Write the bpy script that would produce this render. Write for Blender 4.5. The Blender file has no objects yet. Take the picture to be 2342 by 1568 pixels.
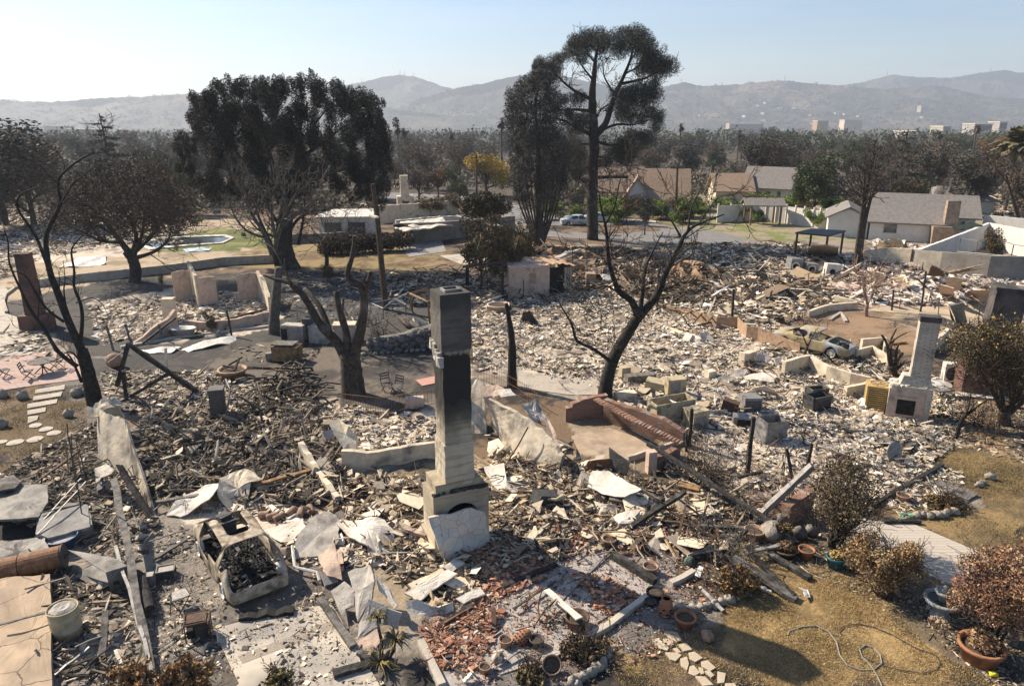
import bpy,bmesh,math,random
import numpy as np
from mathutils import Vector,Matrix
SC=bpy.context.scene
COL=SC.collection
R=random.Random(7)
NR=np.random.default_rng(11)
rad=math.radians
# ------------------------------------------------------------------ camera
PW,PH=2342.0,1568.0
FOC=25/36*PW
HORIZON=263.5
CAM_H=13.5
PITCH=math.atan((PH/2-HORIZON)/FOC)
CP,SP=math.cos(PITCH),math.sin(PITCH)
cam_d=bpy.data.cameras.new('camera')
cam=bpy.data.objects.new('camera',cam_d)
COL.objects.link(cam)
cam_d.lens=25
cam_d.sensor_width=36
cam_d.clip_end=20000
cam.location=(0,0,CAM_H)
cam.rotation_euler=(math.pi/2-PITCH,0,0)
SC.camera=cam
# ------------------------------------------------------------------ sky and sun
SUN_AZ,SUN_EL=rad(-58.4),rad(38.5)
w=bpy.data.worlds.new('World')
SC.world=w
w.use_nodes=True
wt=w.node_tree
sky=wt.nodes.new('ShaderNodeTexSky')
sky.sky_type='NISHITA'
sky.sun_disc=False
sky.sun_elevation=SUN_EL
sky.sun_rotation=SUN_AZ
sky.air_density=1.0
sky.dust_density=0.8
sky.ozone_density=4.5
bg=wt.nodes['Background']
bg.inputs['Strength'].default_value=0.078
# thin high cirrus streaks in the sky itself
wc=wt.nodes.new('ShaderNodeTexCoord');wm=wt.nodes.new('ShaderNodeMapping');wm.inputs['Rotation'].default_value=(0,.12,.5);wm.inputs['Scale'].default_value=(1.2,1.2,14)
wn=wt.nodes.new('ShaderNodeTexNoise');wn.inputs['Scale'].default_value=1.6;wn.inputs['Detail'].default_value=5
wr=wt.nodes.new('ShaderNodeMapRange');wr.inputs['From Min'].default_value=.46;wr.inputs['From Max'].default_value=.75;wr.inputs['To Max'].default_value=.2
wx=wt.nodes.new('ShaderNodeMix');wx.data_type='RGBA';wx.inputs[7].default_value=(7.5,7.8,8.2,1)
wt.links.new(wc.outputs['Generated'],wm.inputs[0]);wt.links.new(wm.outputs[0],wn.inputs[0]);wt.links.new(wn.outputs['Fac'],wr.inputs['Value']);wt.links.new(wr.outputs[0],wx.inputs['Factor'])
wt.links.new(sky.outputs[0],wx.inputs[6])
wt.links.new(wx.outputs[2],bg.inputs['Color'])
sl=bpy.data.lights.new('sun', 'SUN')
sl.energy=5.0
sl.angle=rad(0.5)
sl.color=(1.0,0.87,0.69)
so=bpy.data.objects.new('sun',sl)
COL.objects.link(so)
sdir=Vector((math.sin(SUN_AZ)*math.cos(SUN_EL),math.cos(SUN_AZ)*math.cos(SUN_EL),math.sin(SUN_EL)))
so.rotation_euler=sdir.to_track_quat('Z', 'Y').to_euler()
so.location=sdir*300
SC.view_settings.view_transform='Standard'
SC.view_settings.look='None'
SC.view_settings.exposure=0.9
SC.view_settings.gamma=1
SC.render.engine='CYCLES'
SC.cycles.max_bounces=5
SC.cycles.diffuse_bounces=3
SC.cycles.glossy_bounces=2
SC.cycles.volume_bounces=0
SC.cycles.transparent_max_bounces=8
SC.cycles.use_denoising=True
# ------------------------------------------------------------------ reading the place: photo pixels to ground points
def _fr(x0,y0,k):
 return lambda x,y:(x0+x*k,y0+y*k)
ov=_fr(0,0,1)
a1=_fr(0,975.8,.3777);a2=_fr(683,975.8,.3777);a3=_fr(1268.5,975.8,.3777);a4=_fr(1756.4,975.8,.3777)
m1=_fr(0,536.7,.3112);m2=_fr(585.5,487.9,.3422);m3=_fr(1171,536.7,.3112);m4=_fr(1756.4,536.7,.3111)
t1=_fr(0,146.4,.3112);t2=_fr(585.5,146.4,.3112);t3=_fr(1122,48.8,.3422);t4=_fr(1658.8,146.4,.3112)
SLOPE,Y0=0.022,90.0
def tz(x,y):
 return-SLOPE*max(0.0,y-Y0)
def G(p,h=0.0):
 """point at height h above the ground seen at photo pixel p"""
 a=(p[0]-PW/2)/FOC
 b=-(p[1]-PH/2)/FOC
 dy,dz=CP+b*SP,-SP+b*CP
 t=(h-CAM_H)/dz if dz<-1e-6 else 1e9
 if t*dy>Y0 or t<0:
  t=(h+Y0*SLOPE-CAM_H)/(dz+SLOPE*dy)
 return Vector((a*t,dy*t,CAM_H+dz*t))
def top(b,py):
 """height above ground reached by photo row py straight above point b"""
 k=(PH/2-py)/FOC
 return(k*b[1]*CP-b[1]*SP)/(CP+k*SP)+CAM_H-tz(b[0],b[1])
def at(px,y):
 z=tz(0,y)
 dep=y*CP-(z-CAM_H)*SP
 return Vector(((px-PW/2)/FOC*dep,y,z))
def AP(p,y):
 """point at distance y seen at pixel p"""
 a=(p[0]-PW/2)/FOC
 b=-(p[1]-PH/2)/FOC
 dy,dz=CP+b*SP,-SP+b*CP
 t=y/dy
 return Vector((a*t,y,CAM_H+dz*t))
# ------------------------------------------------------------------ mesh builder
class MB:
 def __init__(s):
  s.v=[];s.f=[];s.m=[];s.c=[];s.arr=[]
 def add(s,vs,fs,m=0,c=(1,1,1)):
  o=len(s.v)
  s.v+=[tuple(p)for p in vs]
  for f in fs:
   s.f.append(tuple(i+o for i in f));s.m.append(m);s.c.append(c)
 def hexa(s,vs,m=0,c=(1,1,1)):
  s.add(vs,[(0,3,2,1),(4,5,6,7),(0,1,5,4),(1,2,6,5),(2,3,7,6),(3,0,4,7)],m,c)
 def box(s,ctr,size,rz=0,rx=0,ry=0,m=0,c=(1,1,1),j=0,tp=1.0):
  M=Matrix.Rotation(rz,3, 'Z')@Matrix.Rotation(ry,3, 'Y')@Matrix.Rotation(rx,3, 'X')
  hx,hy,hz=size[0]/2,size[1]/2,size[2]/2
  vs=[]
  for z in(-1,1):
   k=tp if z>0 else 1
   for x,y in((-1,-1),(1,-1),(1,1),(-1,1)):
    q=Vector((x*hx*k,y*hy*k,z*hz))
    if j:q+=Vector((R.uniform(-j,j),R.uniform(-j,j),R.uniform(-j,j)))
    vs.append(M@q+Vector(ctr))
  s.hexa(vs,m,c)
 def bar(s,p,q,w=.1,h=None,m=0,c=(1,1,1),w2=None,j=0,seg=1,bow=0):
  p,q=Vector(p),Vector(q);h=h or w;k=(w2 or w)/w
  d=(q-p).normalized()
  up=Vector((0,0,1))if abs(d.z)<.95 else Vector((1,0,0))
  x=d.cross(up).normalized();y=x.cross(d)
  rings=[]
  for i in range(seg+1):
   t=i/seg;kk=1+(k-1)*t
   ctr=p.lerp(q,t)+y*bow*math.sin(t*math.pi)
   if j and 0<i<seg:ctr=ctr+x*R.uniform(-j,j)+y*R.uniform(-j,j)
   jj=1+(R.uniform(-.12,.12)if j else 0)
   rings.append([ctr+x*(a*w/2*kk*jj)+y*(b*h/2*kk*jj)for a,b in((-1,-1),(1,-1),(1,1),(-1,1))])
  vs=[v for r_ in rings for v in r_]
  fs=[(3,2,1,0)]
  for i in range(seg):
   o=i*4
   for e in range(4):
    e2=(e+1)%4
    fs.append((o+e,o+e2,o+4+e2,o+4+e))
  o=seg*4
  fs.append((o,o+1,o+2,o+3))
  s.add(vs,fs,m,c)
 def tube(s,pts,rs,n=6,m=0,c=(1,1,1),cap=True):
  pts=[Vector(p)for p in pts]
  if not hasattr(rs, '__len__'):rs=[rs]*len(pts)
  vs=[];X=None
  for i,p in enumerate(pts):
   d=(pts[min(i+1,len(pts)-1)]-pts[max(i-1,0)])
   d=d.normalized()if d.length>1e-9 else Vector((0,0,1))
   if X is None:
    X=d.orthogonal().normalized()
   else:
    X=X-d*X.dot(d)
    X=X.normalized()if X.length>1e-6 else d.orthogonal().normalized()
   Y=d.cross(X)
   for k in range(n):
    a=2*math.pi*k/n
    vs.append(p+(X*math.cos(a)+Y*math.sin(a))*rs[i])
  fs=[]
  for i in range(len(pts)-1):
   for k in range(n):
    k2=(k+1)%n
    fs.append((i*n+k,i*n+k2,i*n+n+k2,i*n+n+k))
  if cap:
   fs.append(tuple(range(n-1,-1,-1)))
   fs.append(tuple((len(pts)-1)*n+k for k in range(n)))
  s.add(vs,fs,m,c)
 def lathe(s,prof,o=(0,0,0),n=16,m=0,c=(1,1,1),M=None,wob=0,cap=True):
  o=Vector(o);vs=[]
  for r_,z in prof:
   for k in range(n):
    a=2*math.pi*k/n
    rr=r_*(1+(R.uniform(-wob,wob)if wob else 0))
    q=Vector((rr*math.cos(a),rr*math.sin(a),z))
    if M is not None:q=M@q
    vs.append(q+o)
  fs=[]
  for i in range(len(prof)-1):
   for k in range(n):
    k2=(k+1)%n
    fs.append((i*n+k,i*n+k2,i*n+n+k2,i*n+n+k))
  if cap:
   fs.append(tuple(range(n-1,-1,-1)))
   fs.append(tuple((len(prof)-1)*n+k for k in range(n)))
  s.add(vs,fs,m,c)
 def prism(s,pts,ext,m=0,c=(1,1,1)):
  n=len(pts);ext=Vector(ext)
  vs=[Vector(p)for p in pts]+[Vector(p)+ext for p in pts]
  fs=[tuple(range(n-1,-1,-1)),tuple(range(n,2*n))]+[(i,(i+1)%n,n+(i+1)%n,n+i)for i in range(n)]
  s.add(vs,fs,m,c)
 def grid(s,fn,nu,nv,m=0,c=(1,1,1),thick=None):
  vs=[Vector(fn(i/nu,j/nv))for j in range(nv+1)for i in range(nu+1)]
  fs=[(j*(nu+1)+i,j*(nu+1)+i+1,(j+1)*(nu+1)+i+1,(j+1)*(nu+1)+i)for j in range(nv)for i in range(nu)]
  if thick:
   t=Vector(thick);n=len(vs)
   vs2=vs+[v+t for v in vs]
   fs2=fs+[tuple(n+i for i in reversed(f))for f in fs]
   bd=[i for i in range(nu)],
   ring=[i for i in range(nu+1)]+[(j+1)*(nu+1)+nu for j in range(nv)]+[nv*(nu+1)+nu-1-i for i in range(nu)]+[(nv-1-j)*(nu+1)for j in range(nv-1)]
   for k in range(len(ring)):
    a,b=ring[k],ring[(k+1)%len(ring)]
    fs2.append((a,n+a,n+b,b))
   s.add(vs2,fs2,m,c)
  else:
   s.add(vs,fs,m,c)
 def rock(s,ctr,r,m=0,c=(1,1,1),n=8,sq=.7):
  seed=[R.uniform(0,6.3)for _ in range(6)]
  prof=[]
  vs=[];rings=5
  for i in range(rings+1):
   th=math.pi*i/rings
   for k in range(n):
    a=2*math.pi*k/n
    q=1+.18*math.sin(2*a+seed[0]+th)+.14*math.sin(3*a+seed[1]-2*th)+.1*math.sin(5*th+seed[2]+a)
    vs.append(Vector((r*q*math.sin(th)*math.cos(a),r*q*math.sin(th)*math.sin(a)*(.75+.2*math.sin(seed[3])),r*sq*q*-math.cos(th)))+Vector(ctr))
  fs=[(i*n+k,i*n+(k+1)%n,i*n+n+(k+1)%n,i*n+n+k)for i in range(rings)for k in range(n)]
  s.add(vs,fs,m,c)
 def bulk(s,V,F4,m=0,C=None):
  """numpy verts, quads, per-face colours"""
  s.arr.append((V,F4,m,C))
 def build(s,name,mats,parent=None,smooth=False,org=None,auto=None):
  if not isinstance(mats,(list,tuple)):mats=[mats]
  off=Vector((0,0,0))
  if parent is not None:
   r_=parent
   while r_.parent:r_=r_.parent
   off=Vector(r_['_o'])
  elif org is not None:
   off=Vector(org)
  me=bpy.data.meshes.new(name)
  if not s.arr:
   o3=(off.x,off.y,off.z)
   me.from_pydata([(p[0]-o3[0],p[1]-o3[1],p[2]-o3[2])for p in s.v],[],s.f)
   lt=np.array([len(f)for f in s.f]);C=np.array(s.c,dtype=np.float32).reshape(-1,3)
   me.polygons.foreach_set('material_index',np.array(s.m,dtype=np.int32))
  else:
   Vs=[];loops=[];lts=[];ms=[];Cs=[];n=0
   if s.v:
    Vs.append(np.array(s.v,dtype=np.float64));n=len(s.v)
    for f,mi,cc in zip(s.f,s.m,s.c):
     loops.append(np.array(f));lts.append([len(f)]);ms.append([mi]);Cs.append([cc])
   for V,F4,mi,CC in s.arr:
    Vs.append(V);loops.append((F4+n).ravel());lts.append(np.full(len(F4),F4.shape[1]));ms.append(np.full(len(F4),mi))
    Cs.append(CC if CC is not None else np.ones((len(F4),3)));n+=len(V)
   V=np.concatenate(Vs)-np.array(off);lp=np.concatenate(loops).astype(np.int32)
   lt=np.concatenate(lts).astype(np.int32);C=np.concatenate(Cs).astype(np.float32)
   me.vertices.add(len(V));me.vertices.foreach_set('co',V.astype(np.float32).ravel())
   me.loops.add(len(lp));me.loops.foreach_set('vertex_index',lp)
   me.polygons.add(len(lt))
   me.polygons.foreach_set('loop_start',np.concatenate([[0],np.cumsum(lt)[:-1]]).astype(np.int32))
   me.polygons.foreach_set('material_index',np.concatenate(ms).astype(np.int32))
   me.update(calc_edges=True)
  if len(C)and not np.all(C==1):
   at_=me.color_attributes.new('Col', 'FLOAT_COLOR', 'CORNER')
   C4=np.concatenate([np.repeat(C,lt,axis=0),np.ones((int(lt.sum()),1),np.float32)],axis=1)
   at_.data.foreach_set('color',C4.ravel())
  me.polygons.foreach_set('use_smooth',np.full(len(me.polygons),bool(smooth)))
  for mt in mats:me.materials.append(mt)
  me.validate()
  o=bpy.data.objects.new(name,me)
  COL.objects.link(o)
  if parent is not None:o.parent=parent
  elif org is not None:o.location=off
  return o
def lab(o,label,cat,group=None,kind=None):
 o['label']=label;o['category']=cat
 if group:o['group']=group
 if kind:o['kind']=kind
 return o
def thing(name,label,cat,loc,group=None):
 o=bpy.data.objects.new(name,None);COL.objects.link(o)
 o.empty_display_size=.2
 o.location=loc;o['_o']=tuple(loc)
 return lab(o,label,cat,group)
def solo(mb,name,label,cat,mats,org,group=None,smooth=False):
 o=mb.build(name,mats,org=org,smooth=smooth)
 return lab(o,label,cat,group)
def struct(mb,name,mats,smooth=False):
 o=mb.build(name,mats,smooth=smooth);o['kind']='structure'
 return o
def stuff(mb,name,label,cat,mats,smooth=False):
 o=mb.build(name,mats,smooth=smooth)
 return lab(o,label,cat,None, 'stuff')
def dup(root,loc,rz=0,sc=1.0,label=None,group=None):
 r_=root.copy();COL.objects.link(r_);r_.location=loc;r_.rotation_euler=(0,0,rz)
 r_.scale=(sc,sc,sc)if not hasattr(sc, '__len__')else sc
 if label:r_['label']=label
 if group:r_['group']=group
 for ch in list(root.children):
  c=ch.copy();COL.objects.link(c);c.parent=r_
  for g_ in ch.children:
   d=g_.copy();COL.objects.link(d);d.parent=c
 return r_
# ------------------------------------------------------------------ materials
MATS={}
def mat(name,c,c2=None,sc=3.0,rough=.9,bump=.3,bsc=None,metal=0,c3=None,sc3=None,lo=.4,hi=.6,vc=False,detail=6,spec=.25,t3=(.55,.7)):
 if name in MATS:return MATS[name]
 m=bpy.data.materials.new(name);m.use_nodes=True
 nt=m.node_tree;N=nt.nodes;L=nt.links
 b=N['Principled BSDF']
 b.inputs['Roughness'].default_value=rough
 b.inputs['Metallic'].default_value=metal
 b.inputs['Specular IOR Level'].default_value=spec
 tc=N.new('ShaderNodeTexCoord')
 n1=N.new('ShaderNodeTexNoise');n1.inputs['Scale'].default_value=sc;n1.inputs['Detail'].default_value=detail;n1.inputs['Roughness'].default_value=.62
 L.new(tc.outputs['Object'],n1.inputs['Vector'])
 mr=N.new('ShaderNodeMapRange');mr.inputs['From Min'].default_value=lo;mr.inputs['From Max'].default_value=hi
 L.new(n1.outputs['Fac'],mr.inputs['Value'])
 def mix(f,A,B,mode='MIX'):
  x=N.new('ShaderNodeMix');x.data_type='RGBA';x.blend_type=mode
  if hasattr(f, 'is_linked'):L.new(f,x.inputs['Factor'])
  else:x.inputs['Factor'].default_value=f
  for s_,q in((6,A),(7,B)):
   if hasattr(q, 'is_linked'):L.new(q,x.inputs[s_])
   else:x.inputs[s_].default_value=(*q,1)
  return x.outputs[2]
 c2=c2 or tuple(x*.6 for x in c)
 col=mix(mr.outputs[0],c,c2)
 if c3:
  n3=N.new('ShaderNodeTexNoise');n3.inputs['Scale'].default_value=sc3 or sc*.4;n3.inputs['Detail'].default_value=5
  L.new(tc.outputs['Object'],n3.inputs['Vector'])
  m3=N.new('ShaderNodeMapRange');m3.inputs['From Min'].default_value=t3[0];m3.inputs['From Max'].default_value=t3[1]
  L.new(n3.outputs['Fac'],m3.inputs['Value'])
  col=mix(m3.outputs[0],col,c3)
 if vc:
  at_=N.new('ShaderNodeAttribute');at_.attribute_name='Col'
  col=mix(1.0,col,at_.outputs['Color'], 'MULTIPLY')
 L.new(col,b.inputs['Base Color'])
 if bump:
  bn=N.new('ShaderNodeTexNoise');bn.inputs['Scale'].default_value=bsc or sc*5;bn.inputs['Detail'].default_value=6
  L.new(tc.outputs['Object'],bn.inputs['Vector'])
  bp=N.new('ShaderNodeBump');bp.inputs['Strength'].default_value=bump;bp.inputs['Distance'].default_value=.03
  L.new(bn.outputs['Fac'],bp.inputs['Height']);L.new(bp.outputs['Normal'],b.inputs['Normal'])
 MATS[name]=m
 return m
def brick(name,c,c2,mortar,w=.22,h=.075,rough=.9,soot=None,seam=.012,rot=None):
 if name in MATS:return MATS[name]
 m=mat(name,c,c2,sc=6,bump=0)
 nt=m.node_tree;N=nt.nodes;L=nt.links
 b=N['Principled BSDF']
 tc=N.new('ShaderNodeTexCoord')
# run bricks along both wall directions: u = x + y, v = z
 sx=N.new('ShaderNodeSeparateXYZ');L.new(tc.outputs['Object'],sx.inputs[0])
 ad=N.new('ShaderNodeMath');ad.operation='ADD';L.new(sx.outputs[0],ad.inputs[0]);L.new(sx.outputs[1],ad.inputs[1])
 cb=N.new('ShaderNodeCombineXYZ');L.new(ad.outputs[0],cb.inputs[0]);L.new(sx.outputs[2],cb.inputs[1])
 bt=N.new('ShaderNodeTexBrick')
 bt.inputs['Scale'].default_value=1;bt.inputs['Brick Width'].default_value=w;bt.inputs['Row Height'].default_value=h
 bt.inputs['Mortar Size'].default_value=seam;bt.inputs['Mortar Smooth'].default_value=.3
 bt.inputs['Color1'].default_value=(*c,1);bt.inputs['Color2'].default_value=(*c2,1);bt.inputs['Mortar'].default_value=(*mortar,1)
 L.new(cb.outputs[0],bt.inputs['Vector'])
 out=bt.outputs['Color']
 if soot:
  n3=N.new('ShaderNodeTexNoise');n3.inputs['Scale'].default_value=1.1;n3.inputs['Detail'].default_value=5
  L.new(tc.outputs['Object'],n3.inputs['Vector'])
  m3=N.new('ShaderNodeMapRange');m3.inputs['From Min'].default_value=.45;m3.inputs['From Max'].default_value=.68
  L.new(n3.outputs['Fac'],m3.inputs['Value'])
  x=N.new('ShaderNodeMix');x.data_type='RGBA';L.new(m3.outputs[0],x.inputs['Factor']);L.new(out,x.inputs[6]);x.inputs[7].default_value=(*soot,1)
  out=x.outputs[2]
 L.new(out,b.inputs['Base Color'])
 bp=N.new('ShaderNodeBump');bp.inputs['Strength'].default_value=.6;bp.inputs['Distance'].default_value=.02;bp.invert=True
 L.new(bt.outputs['Fac'],bp.inputs['Height']);L.new(bp.outputs['Normal'],b.inputs['Normal'])
 return m
def glass(name,c=(.05,.07,.09)):
 return mat(name,c,c,rough=.08,bump=0,spec=.6)
# ------------------------------------------------------------------ numpy noise and polygons
def _h(ix,iy,s):
 n=(ix*374761393+iy*668265263+s*974634777)&0x7fffffff
 n=((n^(n>>13))*1274126177)&0x7fffffff
 return((n^(n>>16))&0xffff)/65535.0
def vnoise(x,y,s=0):
 ix=np.floor(x).astype(np.int64);iy=np.floor(y).astype(np.int64)
 fx=x-ix;fy=y-iy
 fx=fx*fx*(3-2*fx);fy=fy*fy*(3-2*fy)
 a=_h(ix,iy,s);b=_h(ix+1,iy,s);c=_h(ix,iy+1,s);d=_h(ix+1,iy+1,s)
 return(a+(b-a)*fx)*(1-fy)+(c+(d-c)*fx)*fy
def fbm(x,y,s=0,o=4):
 t=0;a=.5
 for k in range(o):
  t=t+a*vnoise(x*2**k,y*2**k,s+k*17);a*=.5
 return t
def inpoly(x,y,P):
 r_=np.zeros(x.shape,bool);n=len(P);j=n-1
 for i in range(n):
  xi,yi=P[i][0],P[i][1];xj,yj=P[j][0],P[j][1]
  if yi!=yj:
   c=((yi>y)!=(yj>y))&(x<(xj-xi)*(y-yi)/(yj-yi)+xi)
   r_^=c
  j=i
 return r_
def W(pts):
 return[tuple(G(p)[:2])for p in pts]
def fold(s,k=1.0):
 """'x,y x,y ...' in overview pixels"""
 return[tuple(float(q)*k for q in p.split(','))for p in s.split()]
# ------------------------------------------------------------------ ground: one sheet, what lies on it by zone
SOIL=(.18,.125,.08);CHAR=(.035,.032,.03);ASHW=(.58,.50,.40);ASHG=(.29,.25,.205);TAN=(.42,.335,.235);DUST=(.36,.27,.185)
GRASSD=(.36,.25,.115);GRASSB=(.14,.095,.05);GREEN=(.10,.115,.035);FLOOR=(.075,.066,.048)
# polygon in overview pixels, colour, mound height, patchiness colour
ZONES=[('0,1120 330,960 760,930 1000,960 1000,1568 0,1568',ASHG,.10,(.06,.055,.05)),('0,890 190,880 210,1060 150,1080 0,1090',(.12,.09,.05),.02,GRASSB),('0,850 560,800 700,830 560,940 230,960',(.17,.15,.13),.03,(.06,.055,.05)),('0,640 1000,620 1000,860 0,860',(.075,.07,.065),.03,(.05,.047,.045)),('470,800 1000,780 1000,960 560,960',(.155,.13,.105),.03,(.06,.055,.05)),('200,690 420,660 640,680 600,770 300,790',ASHW,.08,(.2,.18,.16)),('0,760 130,760 240,830 0,830',ASHG,.05,CHAR),('0,520 540,500 720,560 640,600 250,640 0,690',TAN,.02,(.25,.2,.13)),('0,490 280,520 320,590 100,600 0,600',ASHW,.06,(.2,.17,.15)),('560,540 1010,575 1010,625 780,630 560,610',(.26,.2,.1),.01,GRASSB),('330,540 520,520 700,545 560,570 380,575',GREEN,0,(.2,.2,.06)),('640,620 900,620 960,700 640,760',(.045,.045,.05),.03,(.11,.11,.11)),('320,960 480,940 760,950 1000,930 1000,1110 760,1150 380,1160 320,1080',(.22,.2,.17),.22,(.05,.045,.04)),('560,930 800,930 1000,960 980,1010 800,1050 620,1010',ASHW,.10,(.26,.22,.18)),('900,1100 1120,1030 1500,1080 1740,1160 1680,1260 1240,1280 900,1280 760,1180',(.33,.26,.17),.16,(.09,.075,.055)),('700,1180 1000,1260 940,1420 760,1330',(.3,.24,.17),.10,(.1,.08,.06)),('420,1130 700,1170 1000,1260 840,1300 660,1290 430,1210',ASHW,.02,ASHG),('330,1180 470,1220 560,1420 480,1568 260,1568',(.24,.215,.185),.015,(.09,.085,.08)),('960,1430 1120,1240 1560,1230 1690,1290 1580,1460 1360,1568 1040,1568',(.3,.27,.25),.03,(.16,.15,.14)),('1050,640 1260,560 2342,520 2342,760 1700,800 1050,760',(.30,.25,.195),.07,(.12,.1,.08)),('1060,690 1560,650 1780,740 1840,800 2000,910 2190,900 2210,1010 2070,1090 1980,1190 1760,1150 1580,1010 1380,905 1240,880 1090,870',ASHW,.13,(.27,.22,.175)),('1090,880 1170,840 1350,880 1370,910 1240,890',(.38,.33,.27),.01,(.25,.21,.17)),('1640,690 1900,640 2200,720 2180,800 1960,820 1760,780',(.30,.205,.13),.02,(.2,.14,.09)),('1560,640 1830,640 1960,680 1800,740 1640,750',ASHW,.08,(.24,.2,.17)),('1880,620 2342,660 2342,700 2100,700 1900,690',ASHW,.12,(.42,.32,.25)),('1940,700 2342,690 2342,790 2180,790 2080,740',(.38,.3,.2),.01,(.26,.2,.14)),('1160,640 1420,650 1500,690 1300,710 1140,710',(.075,.072,.07),.03,(.14,.13,.12)),('1180,560 1420,565 1740,650 1560,700 1480,690 1380,640 1180,620',(.16,.13,.1),.10,(.07,.06,.05)),('1280,950 1370,940 1560,1040 1450,1080 1300,1000',(.34,.27,.2),.01,(.22,.17,.12)),('1560,1010 1800,1130 1760,1200 1520,1090',(.3,.23,.17),.02,(.16,.12,.09)),('2080,900 2342,930 2342,1130 2130,1010',(.38,.26,.15),.02,(.2,.15,.1)),('2050,1010 2342,1050 2342,1300 2070,1190 1990,1150',(.15,.11,.06),.02,(.27,.19,.09)),('1900,1100 2060,1040 2200,1080 2190,1150 2060,1170',ASHG,.04,CHAR),('1700,1180 2000,1180 2342,1420 2342,1568 1900,1568 1640,1440 1560,1330',(.16,.125,.085),.03,(.07,.055,.04)),('1650,1400 1740,1260 1830,1270 2000,1330 2120,1480 2290,1568 1420,1568 1360,1500',GRASSD,.02,(.2,.14,.065)),('1440,1568 1480,1440 1620,1420 1700,1568',(.2,.145,.085),.02,(.1,.075,.05)),('0,316 2342,316 2342,480 0,480',FLOOR,0,(.10,.08,.055)),('1480,440 2342,470 2342,560 1560,545',(.3,.25,.18),.02,(.17,.19,.06)),]
ZONES.insert(7,('330,1250 700,1200 860,1400 960,1568 960,1640 280,1640',(.30,.265,.22),0,(.12,.105,.09)))
ZW=[(W(fold(z[0])),z[1],z[2],z[3])for z in ZONES]
def zone_amp(x,y):
 jx=x+(vnoise(x*.9,y*.9,5)-.5)*1.6*(1+y/50);jy=y+(vnoise(x*.9,y*.9,9)-.5)*1.6*(1+y/50)
 amp=np.full(x.shape,.02);col=np.tile(np.array(SOIL),x.shape+(1,));col2=np.tile(np.array(CHAR),x.shape+(1,))
 for P,c,a,c2 in ZW:
  k=inpoly(jx,jy,P)
  amp[k]=a;col[k]=c;col2[k]=c2
 return amp,col,col2
def mound(x,y,amp):
 n=fbm(x*.8,y*.8,3,4)
 return amp*np.clip((n-.34)*3.0,0,1.6)
def gz(x,y):
 """ground height with mounds, arrays"""
 x=np.asarray(x,float);y=np.asarray(y,float)
 amp,_,_=zone_amp(x,y)
 return-SLOPE*np.maximum(0,y-Y0)+mound(x,y,amp)
def fan(rows,cols,y0,y1,umax):
 ys=y0*(y1/y0)**(np.linspace(0,1,rows));us=np.linspace(-umax,umax,cols)
 Y,U=np.meshgrid(ys,us,indexing='ij');X=U*(Y+5)
 i=np.arange(rows-1)[:,None]*cols+np.arange(cols-1)[None]
 F=np.stack([i,i+1,i+cols+1,i+cols],-1).reshape(-1,4)
 return X,Y,F
X,Y,F=fan(1000,640,4.0,5400,1.25)
amp,c1,c2=zone_amp(X,Y)
Zg=-SLOPE*np.maximum(0,np.minimum(Y,3200)-Y0)+mound(X,Y,amp)
n=fbm(X*.55+7,Y*.55,31,4);n2=fbm(X*3.1,Y*3.1,77,3)
n3=vnoise(X*9,Y*9,4)+vnoise(X*21,Y*21,6)
k=np.clip((n-.40)*5+(n2-.45)*2.5+(n3-1)*.5,0,1)[...,None]
CC=c1*(1-k)+c2*k
V=np.stack([X,Y,Zg],-1).reshape(-1,3)
gm=mat('ground_earth',(1.12,1.1,1.08),(.74,.74,.75),sc=9,vc=True,bump=.8,bsc=22,c3=(.8,.78,.74),sc3=2.2,lo=.36,hi=.62)
g_=MB();g_.bulk(V,F,0)
go=struct(g_, 'ground',gm,smooth=True)
ga=go.data.color_attributes.new('Col', 'FLOAT_COLOR', 'POINT')
ga.data.foreach_set('color',np.concatenate([CC.reshape(-1,3),np.ones((len(V),1))],1).astype(np.float32).ravel())
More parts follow.
